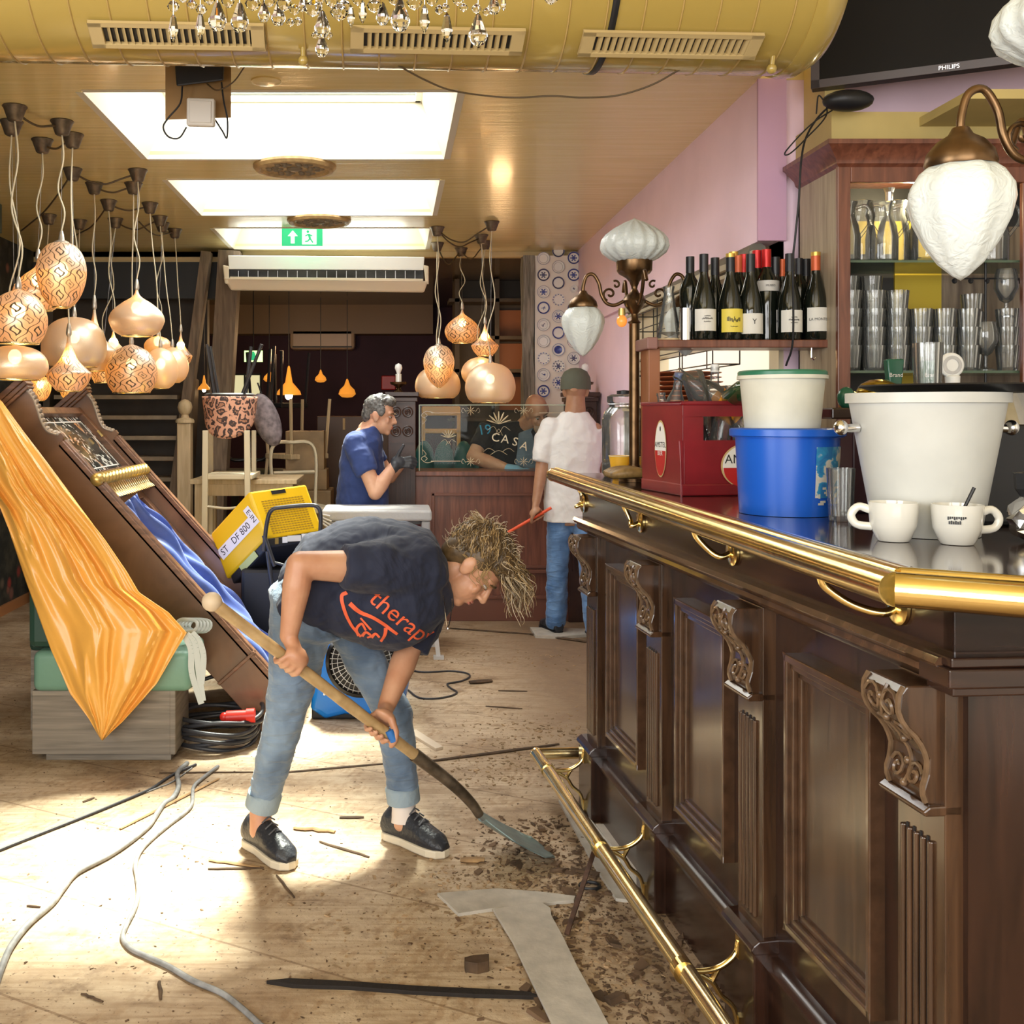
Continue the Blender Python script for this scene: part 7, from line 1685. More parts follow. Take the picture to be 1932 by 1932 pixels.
sh_(0, .62, -.75, an1); sh_(0, .72, -.62, an2)
# T-shirt
mb = MB()
loft(mb, rings([((520, 1122), (572, 1166), .20), ((536, 1066), (622, 1188), .205), ((572, 1014), (668, 1208), .20), ((636, 983), (708, 1220), .19), ((708, 973), (748, 1226), .20), ((768, 981), (792, 1212), .205), ((812, 1002), (838, 1172), .15), ((831, 1026), (856, 1142), .085)], Yw))
cap_(mb, P(778, 1075, 3.30), .115, P(716, 1070, 3.21), .088); cap_(mb, P(716, 1070, 3.215), .087, P(648, 1068, 3.17), .068, flat=True)
cap_(mb, P(800, 1110, 3.48), .11, P(790, 1165, 3.50), .085); cap_(mb, P(796, 1160, 3.49), .082, P(773, 1226, 3.46), .064, flat=True)
shirt = blob('t_shirt', mb, MC['navy_tee'], wo, .007, 3, .030, .085)
# necklace
mb = MB(); mb.tube(smoothpath([P(832, 1100, 3.30), P(838, 1140, 3.28), P(845, 1183, 3.30), P(852, 1150, 3.32), P(852, 1120, 3.34)], 6), .0016, 5); mb.ell(P(845, 1186, 3.30), .005); mb.build('necklace', MC['chrome'], wo)
# plaster on the thumb
mb = MB(); mb.tube([G2+sdir*.040+Vector((.0, -.02, .022)), G2+sdir*.062+Vector((0, -.026, .004))], .0135, 12); mb.build('blue_plaster', mat('plaster_blue', (.03, .15, .45), .5), wo, smooth=60)
# hair
random.seed(12)
mb = MB()
u_ = Hu.normalized(); f_ = (Hf-u_*Hf.dot(u_)).normalized(); w_ = u_.cross(f_)
def hq(a, b_, c): return HC+w_*a+f_*b_+u_*c
Mh = Matrix((w_, f_, u_)).transposed().to_4x4()
mb.ell(hq(0, -.030, .045), (.083, .097, .094), Mh, 20, 14)
mb.ell(hq(0, .02, .085), (.074, .075, .055), Mh); mb.ell(hq(0, -.07, .0), (.074, .055, .08), Mh); mb.ell(hq(0, .062, .10), (.052, .045, .035), Mh)
hair = blob('hair', mb, MC['hair_brown'], wo, .006, 3)
mb = MB(); mb2 = MB(); mb3 = MB(); gdown = Vector((.10, 0, -1))
tie = hq(-.01, -.085, .115)
EC, ER = hq(0, -.022, .042), (.090, .106, .102)
def onhair(p, off):
    d = p-EC; k = Vector((d.dot(w_)/ER[0], d.dot(f_)/ER[1], d.dot(u_)/ER[2])); l = max(k.length, 1e-4)
    return EC+d/l*1.0+d.normalized()*off
for k in range(1500):
    a = random.uniform(-1.5, 1.5); b_ = random.uniform(-2.5, 1.45)
    p = EC+w_*sin(a)*ER[0]+(f_*sin(b_)*ER[1]+u_*cos(b_)*ER[2])*cos(a)
    rel = p-HC
    if rel.dot(f_) > .030 and rel.dot(u_) < .045: continue
    if rel.dot(f_) > -.045 and rel.dot(u_) < -.012: continue
    if abs(rel.dot(w_)) > .055 and -.04 < rel.dot(f_) < .02 and rel.dot(u_) < .022: continue
    pts = [p]; ph = random.uniform(0, 6); off = random.uniform(.0, .010); wav = random.uniform(.0015, .006); n_ = random.randint(6, 10); st = random.uniform(.009, .014)
    sd = Vector((random.uniform(-1, 1), random.uniform(-1, 1), random.uniform(-1, 1)))*.45
    for j in range(n_):
        d = (tie-pts[-1]).normalized()*.9+sd*.5+w_*sin(ph+j*1.1)*.35+u_*cos(ph+j*1.3)*.3
        pts.append(onhair(pts[-1]+d.normalized()*st, off+wav*sin(ph+j*.9)))
    r0 = random.uniform(.0012, .0026)
    random.choice((mb, mb2, mb)).tube(pts, [r0*(1-.6*j/n_) for j in range(len(pts))], 4)
# flyaway curls standing off the back and crown
for k in range(150):
    a = random.uniform(-1.1, 1.1); b_ = random.uniform(-2.3, .9)
    p = EC+w_*sin(a)*ER[0]+(f_*sin(b_)*ER[1]+u_*cos(b_)*ER[2])*cos(a); nr = (p-EC).normalized(); tg = nr.cross(w_).normalized(); L_ = random.uniform(.02, .05); ph = random.uniform(0, 6); cr = random.uniform(.006, .012)
    pts = [p+nr*(L_*.6*j/9+.004)+tg*cr*cos(ph+j*.42)+nr*cr*sin(ph+j*.42)+w_*.002*j*sin(ph) for j in range(10)]
    mb3.tube(pts, [.0011-.0006*j/9 for j in range(10)], 4)
# ponytail tuft at the back
for k in range(90):
    ph = random.uniform(0, 6); L_ = random.uniform(.04, .085); dr = (-f_*.75-u_*.55+w_*random.uniform(-.7, .7)+Vector((0, 0, random.uniform(-.2, .5)))).normalized()
    pts = [tie+dr*L_*j/8+Vector((cos(ph+j*.8), sin(ph+j*.8), sin(ph*2+j*.6)))*.006*(j/8+.2) for j in range(9)]
    (mb2 if k % 2 else mb3).tube(pts, [.0018-.001*j/8 for j in range(9)], 4)
# loose curls hanging from the forehead
for k in range(230):
    p0 = hq(random.uniform(-.075, .075), random.uniform(.02, .095), random.uniform(.065, .135)); L_ = random.uniform(.06, .15); ph = random.uniform(0, 6); cw = random.uniform(.008, .015)
    fwd = (u_*random.uniform(.2, .8)+f_*.2)
    pts = []
    for j in range(16):
        s_ = j/15; pts.append(p0+fwd*.045*sin(s_*2.2)+gdown*L_*s_**1.25+Vector((cos(ph+s_*(5+k%4)), sin(ph+s_*(5+k%4)), .3*sin(ph+s_*7)))*cw*1.2*min(1, s_*2.5))
    (mb, mb2, mb3)[k % 3].tube(pts, [.0017-.0011*j/15 for j in range(16)], 4)
for k in range(50):   # fine locks over temple, round the ear and nape
    sg = -1 if k % 2 else 1
    p0 = hq(sg*.082, random.uniform(-.06, .045), random.uniform(.0, .06)); L_ = random.uniform(.03, .07); ph = random.uniform(0, 6)
    pts = [p0+gdown*L_*(j/7)+Vector((.010*sin(ph+j*.9), -.003*sg, 0))+w_*sg*.004 for j in range(8)]; mb2.tube(pts, [.0014-.0009*j/7 for j in range(8)], 4)
mb3.build('light_curls', mat('hair_light', (.48, .38, .25), .35), hair, smooth=60)
mb.build('dark_strands', MC['hair_brown'], hair, smooth=60); mb2.build('fair_strands', MC['hair_blond'], hair, smooth=60)
mb = MB(); mb.tube([tie+w_*.014*cos(t_)+(u_-f_)*.010*sin(t_) for t_ in [k*.5 for k in range(13)]], .005, 6); mb.build('hair_tie', mat('tie_red', (.25, .02, .02), .6), hair)

# shovel
sh = T('shovel', 'long-handled shovel with worn ash shaft and grey-green steel blade', 'shovel', F(975, 1580))
mb = MB(); n_ = 24
mb.tube([S0+(S1_-S0)*(k/n_) for k in range(n_+1)], [.0175+.0008*sin(k*1.3) for k in range(n_+1)], 16); mb.build('shaft', wood('ash_shaft', (.30, .19, .08), (.50, .34, .16), .5, stretch=(6, 6, 6), coat=.1), sh, smooth=50)
mb = MB(); mb.ell(S0-sdir*.004, (.030, .026, .028)); mb.build('knob_end', mat('knob_wood', (.60, .47, .32), .5), sh, smooth=60)
neck = P(905, 1538, 3.34)
mb = MB(); pts = smoothpath([S1_-sdir*.0, S1_+sdir*.10, P(862, 1487, 3.30), P(890, 1516, 3.33), neck], 6); m_n = len(pts)
mb.tube(pts, [.0215-.007*k/(m_n-1) for k in range(m_n)], 14); mb.build('socket', mat('rusty_steel', (.13, .10, .07), .4, .6, var=.5, vs=25), sh, smooth=50)
tipL, tipR = F(1040, 1604, .004), F(1005, 1612, .004)
b0 = P(912, 1535, 3.40); b1 = P(905, 1552, 3.26)
mb = MB()
def blade(u, v):
    c0 = neck.lerp(P(1036, 1600, 3.42), v); c0.z = neck.z*(1-v)**1.3*.85+.006
    wv = .045+.075*min(1, v*4)*(1-.55*max(0, v-.75)/.25*(abs(u-.5)*2)**2)
    acr = Vector((-.30, .93, .0)).normalized()
    s_ = (u-.5)*2
    lng = (P(1036, 1600, 3.42)-neck).normalized()
    return c0+acr*s_*wv+Vector((0, 0, .020*s_*s_*(1-v*.6)))-lng*.03*s_*s_*(v > .6)*(v-.6)/.4
mb.grid(blade, 20, 24); mb.build('blade', mat('blade_steel', (.20, .27, .27), .38, .5, var=.35, vs=14), sh, smooth=60, solid=.003)

# lettering on the T-shirt, laid onto the cloth
dg = bpy.context.evaluated_depsgraph_get(); dg.update()
def project(ob, mb, y0=2.6, off=.003):
    ev = ob.evaluated_get(dg); inv = wm(ob).inverted(); mw = wm(ob)
    out = []; d = Vector((0, 1, 0))
    for v in mb.v:
        # aim from the eye height through the point so that the mark lies where the cloth faces the room
        ok, loc, n, _ = ev.ray_cast(inv @ Vector((v.x, y0, v.z)), d)
        out.append(mw @ loc-Vector((0, off, 0)) if ok else Vector((v.x, 3.2, v.z)))
    mb.v = out; return mb
def stroke(pts, w0, Y, n=10):
    sp = smoothpath([P(x, y, Y) for x, y in pts], n); m = MB(); vs = []
    for i, p in enumerate(sp):
        t_ = (sp[min(i+1, len(sp)-1)]-sp[max(i-1, 0)]).normalized(); s_ = Vector((-t_.z, 0, t_.x)); k = w0*(1-.35*i/len(sp))
        for j in range(4): vs.append(p+s_*k*(j/1.5-1))
    m.add(vs, [(i*4+j, i*4+j+1, i*4+j+5, i*4+j+4) for i in range(len(sp)-1) for j in range(3)]); return m
mat('print_orange', (.75, .12, .045), .6)
Yt = 3.22
def tx_at(s, x, y, size, ang, mt, ob, par, Y):
    a = text(s, size, bold=True, sub=.008); xf(a, frame(P(x, y, Y), (cos(ang), 0, sin(ang)), (0, -1, 0))); project(ob, a); a.build('lettering', mt, par)
tx_at('therapy', 762, 1172, .082, R(-42), MC['print_orange'], shirt, shirt, Yt)
for pts, w_0 in (([(655, 1116), (645, 1124), (650, 1150), (662, 1180), (680, 1208)], .006), ([(660, 1137), (680, 1155), (710, 1168), (750, 1200)], .007), ([(728, 1186), (726, 1200), (718, 1216)], .006), ([(676, 1206), (672, 1190), (682, 1178), (690, 1192)], .005), ([(682, 1206), (690, 1196), (700, 1204), (692, 1209)], .005), ([(700, 1190), (690, 1178), (680, 1166)], .004), ([(700, 1208), (708, 1198), (716, 1206)], .005)):
    m = stroke(pts, w_0, Yt); project(shirt, m); m.build('scissors_print', MC['print_orange'], shirt)

# ---------------------------------------------------------------- man in white T-shirt, back to us
Ym = 6.80
mw_ = T('person', 'man in white T-shirt, jeans and olive cap seen from behind', 'person', (P(1080, 0, Ym).x, Ym, 0))
def Q(x, y, dy_=0): return P(x, y, Ym+dy_)
f1 = Vector((Q(1050, 0).x, Ym+.02, .09)); f2 = Vector((Q(1112, 0).x, Ym-.18, .09))
mb = MB(); q, M4 = headshapes(mb, Q(1086, 738, -.0), (0, .02, 1), (.15, 1, -.1), .98)
limb(mb, (Q(1086, 738, -.02)+Vector((0, 0, -.05)), .06), (Q(1085, 790), .072))
k1, k2, h1, h2 = Vector((Q(1052, 0).x, Ym-.01, .50)), Vector((Q(1106, 0).x, Ym-.12, .49)), Vector((Q(1058, 0).x, Ym, .90)), Vector((Q(1100, 0).x, Ym-.03, .90))
limb(mb, (h1, .075), (k1, .05), (f1, .04)); limb(mb, (h2, .075), (k2, .05), (f2, .04))
loft(mb, [(Q(1078, 990), Vector((.12, 0, 0)), Vector((0, .09, 0))), (Q(1080, 920), Vector((.14, 0, 0)), Vector((0, .10, 0))), (Q(1082, 840), Vector((.15, 0, 0)), Vector((0, .10, 0))), (Q(1084, 806), Vector((.115, 0, 0)), Vector((0, .07, 0)))])
shl, ell_, wrl = Q(1032, 812), Q(1022, 885, -.02), Q(1012, 945, -.06)
limb(mb, (shl, .052), (ell_, .042)); limb(mb, (ell_, .042), (wrl, .028))
shr, elr, wrr = Q(1122, 812), Q(1124, 885, .1), Q(1112, 935, .22)
limb(mb, (shr, .052), (elr, .042)); limb(mb, (elr, .042), (wrr, .028))
ST0, ST1 = Q(1040, 958, -.10), Q(935, 1018, -.02); sd = (ST1-ST0).normalized(); Gs = ST0+sd*.10
grip(mb, Gs, sd, Vector((-.3, -.3, .8)), wrl, Rr=.012)
limb(mb, (wrr, .028), (wrr+Vector((0, .06, .01)), .03))
blob('body', mb, MC['skin_tan'], mw_, .006, 3)
mb = MB()
loft(mb, [(Q(1080, 984), Vector((.188, 0, 0)), Vector((0, .135, 0))), (Q(1080, 940), Vector((.178, 0, 0)), Vector((0, .13, 0))), (Q(1080, 880), Vector((.176, 0, 0)), Vector((0, .125, 0))), (Q(1083, 832), Vector((.185, 0, 0)), Vector((0, .125, 0))), (Q(1084, 803), Vector((.150, 0, 0)), Vector((0, .10, 0))), (Q(1085, 777), Vector((.085, 0, 0)), Vector((0, .07, 0)))])
cap_(mb, Q(1040, 808), .075, Q(1028, 830), .07); cap_(mb, Q(1030, 822), .072, Q(1021, 872, -.02), .062, flat=True); cap_(mb, Q(1117, 808), .072, Q(1124, 868, .06), .062, flat=True)
blob('t_shirt', mb, MC['white_tee'], mw_, .009, 3, .022, .09)
mb = MB(); loft(mb, [(Vector((Q(1079, 0).x, Ym, .84)), Vector((.15, 0, 0)), Vector((0, .12, 0))), (Vector((Q(1079, 0).x, Ym, .78)), Vector((.155, 0, 0)), Vector((0, .12, 0)))])
h1.z = h2.z = .80
limb(mb, (h1, .088), (k1, .070)); limb(mb, (k1, .070), (f1+Vector((0, 0, .0)), .066)); limb(mb, (h2, .088), (k2, .070)); limb(mb, (k2, .07), (f2, .066))
blob('jeans', mb, MC['denim_blue'], mw_, .009, 3, .022, .07)
for f_a, dv in ((f1, (-.25, -1)), (f2, (.1, -1))):
    dv = Vector((dv[0], -dv[1], 0)).normalized()
    h = Vector((f_a.x, f_a.y, 0))-dv*.06; shoe(mw_, h+Vector((0, 0, .002)), h+dv*.28+Vector((0, 0, .002)), f_a, sole='black', w_=.05)
mb = MB(); mb.lathe([(.096, -.024), (.097, .015), (.092, .055), (.072, .092), (.034, .112), (0, .116)], 32, Q(1086, 728), sx=1, sy=1.12); cp = mb.build('cap', mat('olive_cap', (.10, .105, .075), .8, bump=.3, bs=30), mw_, smooth=50)
mb = MB(); mb.grid(lambda u, v: Q(1086, 728)+Vector(((u-.5)*.15, .08+.075*v*(1-(2*u-1)**2*.5), -.01-.02*v)), 10, 6); mb.build('brim', MC['olive_cap'], cp, solid=.003)
mb = MB(); mb.ell(Q(1083, 736, -.104), (.024, .008, .013)); mb.build('cap_opening', MC['skin_tan'], cp, smooth=60)
stk = T('orange_pole', 'orange red pole held in the hand of the man in white', 'pole', ST1)
mb = MB(); mb.tube([ST0-sd*.0, ST0+sd*.48], .010, 10); mb.build('rod', mat('pole_red', (.80, .10, .03), .4), stk, smooth=60); mb = MB(); mb.tube([ST0+sd*.48, ST0+sd*.56], .006, 8); mb.build('tip', MC['steel'], stk, smooth=60)

# ---------------------------------------------------------------- man in blue T-shirt with black gloves
Yb = 6.78
bm_ = T('person', 'man in blue T-shirt with a black glove leaning towards the carved post', 'person', (P(690, 0, Yb).x, Yb, 0))
def Q(x, y, dy_=0): return P(x, y, Yb+dy_)
mb = MB(); HB = Q(717, 785, -.03); hu = (.16, 0, 1); hf = (.92, -.20, -.40)
q, M4 = headshapes(mb, HB, hu, hf, 1.0)
limb(mb, (HB+Vector((-.03, 0, -.05)), .06), (Q(694, 812), .066))
loft(mb, [(Q(680, 960), Vector((.135, 0, 0)), Vector((0, .15, 0))), (Q(682, 890), Vector((.13, 0, 0)), Vector((0, .15, 0))), (Q(688, 830), Vector((.09, 0, .02)), Vector((0, .14, 0))), (Q(692, 805), Vector((.07, 0, .02)), Vector((0, .10, 0)))])
sb_, eb_, wb_ = Q(676, 842, -.17), Q(708, 930, -.24), Q(742, 880, -.20)
limb(mb, (sb_, .046), (sb_.lerp(eb_, .6), .050), (eb_, .044)); limb(mb, (eb_, .045), (eb_.lerp(wb_, .35), .048), (wb_, .030))
sb2, eb2, wb2 = Q(700, 842, .17), Q(735, 900, .16), Q(760, 872, .12)
limb(mb, (sb2, .044), (eb2, .044), (wb2, .03))
for dx_, dy_ in ((-.07, -.08), (-.01, .1)):
    hpb = Vector((Q(680, 0).x+dx_*.4, Yb+dy_*.6, .82)); knb = Vector((Q(684, 0).x+dx_*.6, Yb+dy_, .48)); anb = Vector((Q(676, 0).x+dx_, Yb+dy_, .09)); limb(mb, (hpb, .085), (knb, .06), (anb, .042))
blob('body', mb, MC['skin_rosy'], bm_, .006, 3)
face(bm_, q, M4)
mb = MB()
loft(mb, [(Q(684, 962), Vector((.168, 0, 0)), Vector((0, .175, 0))), (Q(684, 920), Vector((.163, 0, 0)), Vector((0, .17, 0))), (Q(682, 870), Vector((.14, 0, 0)), Vector((0, .18, 0))), (Q(684, 835), Vector((.13, 0, .02)), Vector((0, .20, 0))), (Q(690, 808), Vector((.085, 0, .025)), Vector((0, .12, 0)))])
cap_(mb, Q(672, 838, -.13), .085, Q(680, 862, -.17), .082); cap_(mb, Q(678, 855, -.17), .082, Q(693, 893, -.215), .070, flat=True); cap_(mb, Q(695, 840, .13), .08, Q(715, 872, .17), .066, flat=True)
blob('t_shirt', mb, MC['blue_tee'], bm_, .009, 3, .024, .09)
mb = MB()
for dx_, dy_ in ((-.07, -.08), (-.01, .1)):
    hpb = Vector((Q(680, 0).x+dx_*.4, Yb+dy_*.6, .82)); knb = Vector((Q(684, 0).x+dx_*.6, Yb+dy_, .48)); anb = Vector((Q(676, 0).x+dx_, Yb+dy_, .07)); limb(mb, (hpb, .088), (knb, .07), (anb, .062))
mb.ell(Vector((Q(682, 0).x, Yb, .86)), (.10, .12, .08)); blob('trousers', mb, MC['navy_tee'], bm_, .01, 3)
for dx_, dy_ in ((-.07, -.08), (-.01, .1)): h = Vector((Q(676, 0).x+dx_-.06, Yb+dy_, .002)); shoe(bm_, h, h+Vector((.27, -.03, 0)), h+Vector((.06, 0, .09)), sole='black')
mb = MB(); hu = Vector(hu).normalized(); hf = Vector(hf); hf = (hf-hu*hf.dot(hu)).normalized(); hw = hu.cross(hf); Mb_ = Matrix((hw, hf, hu)).transposed().to_4x4()
def hb(a, b_, c): return HB+hw*a+hf*b_+hu*c
mb.ell(hb(0, -.028, .050), (.079, .092, .086), Mb_); mb.ell(hb(0, .035, .100), (.062, .055, .038), Mb_); mb.ell(hb(0, -.075, .0), (.070, .045, .06), Mb_)
for sg in (-1, 1): mb.ell(hb(sg*.070, .01, .035), (.012, .035, .04), Mb_)
random.seed(4)
for k in range(30): a = random.uniform(-1, 1); b_ = random.uniform(-.9, .9); mb.ell(hb(.07*sin(a), .085*sin(b_), .05+.085*cos(a)*cos(b_)), .014)
blob('hair', mb, MC['hair_grey'], bm_, .006, 2, .012, .015)
mb = MB(); gw = Q(752, 872, -.2)
mb.ell(gw, (.05, .024, .042), Matrix.Rotation(R(12), 4, 'Y'))
cap_(mb, Q(741, 884, -.2), .034, Q(746, 878, -.2), .034)
for k, (dx_, dz_) in enumerate(((.105, .028), (.112, .008), (.108, -.012), (.09, -.030))):
    st_ = gw+Vector((.035, -.002, .022-.016*k)); md = gw+Vector((dx_*.72, -.012, dz_+.004)); en = gw+Vector((dx_, .006, dz_-.008)); limb(mb, (st_, .011), (md, .0105), (en, .009))
limb(mb, (gw+Vector((-.01, -.005, .03)), .013), (gw+Vector((.012, -.01, .075)), .012), (gw+Vector((.03, -.012, .105)), .010))
blob('black_glove', mb, mat('glove_black', (.03, .032, .04), .45), bm_, .005, 2)
a = text('HL', .05, bold=True, sub=.01); 

# ---------------------------------------------------------------- bald man behind the glass
Yk = 7.82
km = T('person', 'bald bearded man in black T-shirt leaning down behind the glass screen', 'person', (P(960, 0, Yk).x, Yk+.1, 0))
def Q(x, y, dy_=0): return P(x, y, Yk+dy_)
mb = MB(); HK = Q(1014, 778, -.12); hu = (-.15, -.52, .80); hf = (.30, -.62, -.70)
q, M4 = headshapes(mb, HK, hu, hf, 1.08)
limb(mb, (HK+Vector((-.02, .05, -.03)), .065), (Q(985, 812, .05), .075))
loft(mb, [(Q(965, 960, .1), Vector((.19, 0, 0)), Vector((0, .13, 0))), (Q(960, 880, .08), Vector((.20, 0, 0)), Vector((0, .13, 0))), (Q(960, 820, .05), Vector((.20, 0, 0)), Vector((0, .11, 0)))])
s1_, e1_, w1_ = Q(918, 815, .0), Q(893, 862, -.12), Q(958, 884, -.26)
limb(mb, (s1_, .062), (e1_, .052)); limb(mb, (e1_, .052), (e1_.lerp(w1_, .4), .052), (w1_, .033))
limb(mb, (Q(1005, 830, 0), .06), (Q(1040, 880, -.1), .05), (Q(1020, 890, -.24), .034))
for dx_ in (-.1, .1): limb(mb, (Vector((Q(965, 0).x+dx_, Yk+.1, .9)), .09), (Vector((Q(965, 0).x+dx_, Yk+.08, .48)), .065), (Vector((Q(965, 0).x+dx_, Yk+.1, .06)), .045))
blob('body', mb, MC['skin_rosy'], km, .007, 3); face(km, q, M4, 1.08, False)
mb = MB(); loft(mb, [(Q(965, 960, .1), Vector((.21, 0, 0)), Vector((0, .15, 0))), (Q(960, 880, .08), Vector((.225, 0, 0)), Vector((0, .15, 0))), (Q(958, 820, .05), Vector((.215, 0, 0)), Vector((0, .13, 0))), (Q(965, 795, .05), Vector((.12, 0, 0)), Vector((0, .09, 0)))])
cap_(mb, Q(925, 810, .0), .09, Q(902, 846, -.08), .072, flat=True); cap_(mb, Q(998, 818, 0), .09, Q(1030, 862, -.06), .07, flat=True); ks = blob('t_shirt', mb, MC['black_tee'], km, .01, 3, .02, .09)
mb = MB(); mb.ell(HK+Vector(hf).normalized()*.07+Vector(hu).normalized()*-.075, (.062, .05, .055)); blob('beard', mb, mat('beard_grey', (.40, .30, .24), .8, bump=.6, bs=150), km, .006, 2, .01, .01)
mb = MB(); loft(mb, [(Q(1000, 900, -.07), Vector((.13, 0, .02)), Vector((0, .02, 0))), (Q(998, 850, -.09), Vector((.09, 0, .02)), Vector((0, .02, 0))), (Q(992, 812, -.07), Vector((.055, 0, .02)), Vector((0, .02, 0)))]); blob('denim_apron', mb, MC['denim_grey'], km, .008, 2)
mb = MB(); gk = Q(975, 886, -.27); mb.ell(gk, (.055, .035, .02))
for k in range(4): limb(mb, (gk+Vector((.04, .022-.015*k, 0)), .010), (gk+Vector((.075, .026-.017*k, .002)), .0095), (gk+Vector((.10, .026-.018*k, -.008)), .0085))
limb(mb, (gk+Vector((0, -.025, 0)), .012), (gk+Vector((.04, -.05, -.004)), .010)); cap_(mb, w1_, .036, gk, .032)
blob('blue_glove', mb, mat('nitrile', (.25, .50, .72), .4), km, .006, 2)
dg = bpy.context.evaluated_depsgraph_get(); dg.update()
a = text('19', .10, bold=True, sub=.02); xf(a, frame(Q(917, 812, -.2), (1, 0, .1), (0, -1, 0))); project(ks, a, 7.3); a.build('lettering', mat('print_cyan', (.03, .35, .65), .5), ks)
# ================================================================ FLOOR: cables, boards, debris
def floor_cable(name, pts, r, m_, label, S=8):
    pp = [F(x, y, r) for x, y in pts]
    return cable(name, pp, r, m_, label, 'cable', seg=S)
def zd(l): return [(x/2.76, 1400+y/2.76) for x, y in l]
def ze(l): return [(640+x/2.76, 1400+y/2.76) for x, y in l]
mat('cable_grey', (.22, .22, .22), .45, var=.3, vs=30); mat('cable_dark', (.035, .035, .04), .4)
floor_cable('thick_cable', zd([(975, 110), (925, 160), (930, 230), (900, 290), (850, 325), (800, 400), (770, 440), (680, 515), (560, 595), (400, 680), (330, 760), (270, 840), (150, 945), (60, 1060), (10, 1170), (-30, 1290)]), .0095, MC['cable_grey'], 'thickest dusty grey cable snaking to the lower left corner')
floor_cable('grey_cable', zd([(1135, 127), (1060, 185), (1008, 235), (1000, 320), (960, 370), (880, 430), (790, 505), (730, 570), (705, 640), (715, 710), (720, 790), (700, 870), (655, 960), (640, 1020), (680, 1075), (760, 1115), (880, 1170), (1000, 1240), (1150, 1305), (1240, 1370), (1330, 1450), (1420, 1530)]), .0072, MC['cable_grey'], 'grey cable with an S bend running to the bottom of the floor')
floor_cable('thin_cable', zd([(1020, 117), (900, 170), (800, 235), (740, 265), (560, 340), (380, 412), (200, 482), (0, 562), (-80, 600)]), .0055, MC['cable_dark'], 'thin dark cable running straight out at the left edge')
floor_cable('thin_cable', zd([(1000, 135), (900, 205), (830, 235), (760, 262)]), .003, MC['cable_grey'], 'short thin wire beside the cable ends')
floor_cable('black_cable', [(760, 1262), (800, 1268), (850, 1266), (880, 1270), (886, 1277), (870, 1285), (845, 1290), (850, 1298), (862, 1306), (850, 1313), (820, 1318), (790, 1316), (770, 1302)], .005, MC['cable_dark'], 'black power cord curling on the floor right of the blue fan')
# coil
cc = F(412, 1398); t = T('cable_coil', 'large coil of black cable with a red plug beside the bench', 'cable', cc)
random.seed(8)
for k in range(7):
    mb = MB(); c = cc+Vector((random.uniform(-.02, .02), random.uniform(-.02, .02), .012+.019*k)); rx, ry = .185+random.uniform(-.015, .01), .17+random.uniform(-.02, .015); ph = random.uniform(0, 6)
    mb.tube([c+Vector((rx*cos(a), ry*sin(a), .012*sin(a*2+ph)+.006*sin(3*a))) for a in [2*pi*j/48 for j in range(48)]], .0095, 8, closed=True); mb.build('loop', MC['cable_dark'], t, smooth=60)
mb = MB(); c = cc+Vector((.02, .05, .0)); mb.tube(smoothpath([c+Vector((-.17, -.08, .10)), c+Vector((-.19, .0, .19)), c+Vector((-.1, .06, .24)), c+Vector((.05, .06, .27)), c+Vector((.24, .05, .26))], 8), .0095, 8); mb.build('raised_loop', MC['cable_dark'], t, smooth=60)
mb = MB(); p0 = cc+Vector((.05, -.09, .13)); mb.tube([p0, p0+Vector((.085, .0, .005))], [.026, .024], 14); mb.tube([p0+Vector((.085, 0, .005)), p0+Vector((.12, 0, .007))], [.03, .03], 14); mb.ell(p0-Vector((.01, 0, 0)), .02); mb.build('red_plug', MC['red_plastic'], t, smooth=40)
# boards
def slab(pts, th, m_, name, label, cat='board', z=0.0, bev=.001, lift=None):
    mb = MB(); n = len(pts); b0 = [F(x, y, z+th) for x, y in pts]
    if lift:
        for v, l in zip(b0, lift): v.z += l
    lo = [v-Vector((0, 0, th)) for v in b0]
    mb.add(lo+b0, [tuple(range(n))[::-1], tuple(range(n, 2*n))]+[(k, (k+1) % n, n+(k+1) % n, n+k) for k in range(n)])
    return tag(mb.build(name, m_, bevel=bev), label, cat)
mat('board_grey', (.46, .42, .36), .7, var=.15, vs=20, bump=.1, bs=60); mat('splinter', (.07, .04, .02), .8, var=.5, vs=20); mat('splinter_pale', (.30, .18, .08), .8, var=.4, vs=20)
slab(ze([(510, 785), (820, 760), (1050, 778), (1230, 800), (1222, 822), (1060, 838), (800, 865), (620, 892)]), .010, MC['board_grey'], 'floor_board', 'broken grey board lying crosswise before the shovel blade')
slab(ze([(800, 868), (1050, 830), (1100, 862), (1105, 900), (1170, 1020), (1240, 1165), (1320, 1310), (1420, 1500), (1150, 1560), (1110, 1465), (1040, 1320), (900, 1030)]), .008, MC['board_grey'], 'floor_board', 'long grey board running to the bottom edge from the crosswise one', z=.0105)
slab(ze([(1142, 300), (1200, 300), (1310, 400), (1420, 540), (1560, 715), (1530, 825), (1440, 812), (1340, 660), (1240, 480)]), .010, MC['board_grey'], 'floor_board', 'grey board lying under the brass foot rail')
slab(ze([(1335, 425), (1375, 425), (1500, 560), (1610, 715), (1640, 800), (1600, 800), (1480, 620)]), .012, mat('skirting_grey', (.40, .35, .29), .7, var=.2), 'skirting_board', 'pale strip of board against the foot of the bar')
slab([(1000, 1183), (1108, 1186), (1112, 1196), (1060, 1200), (1010, 1198)], .02, MC['board_grey'], 'floor_board', 'grey threshold board under the feet of the man in white')
slab([(770, 1380), (785, 1376), (836, 1408), (822, 1412)], .012, mat('pale_chip', (.60, .50, .38), .7), 'wood_offcut', 'pale offcut between the legs of the woman and the shovel')
slab(ze([(652, 1120), (700, 1108), (780, 1102), (778, 1140), (720, 1152), (655, 1142)]), .028, MC['splinter'], 'wood_block', 'dark broken block left of the long grey board')
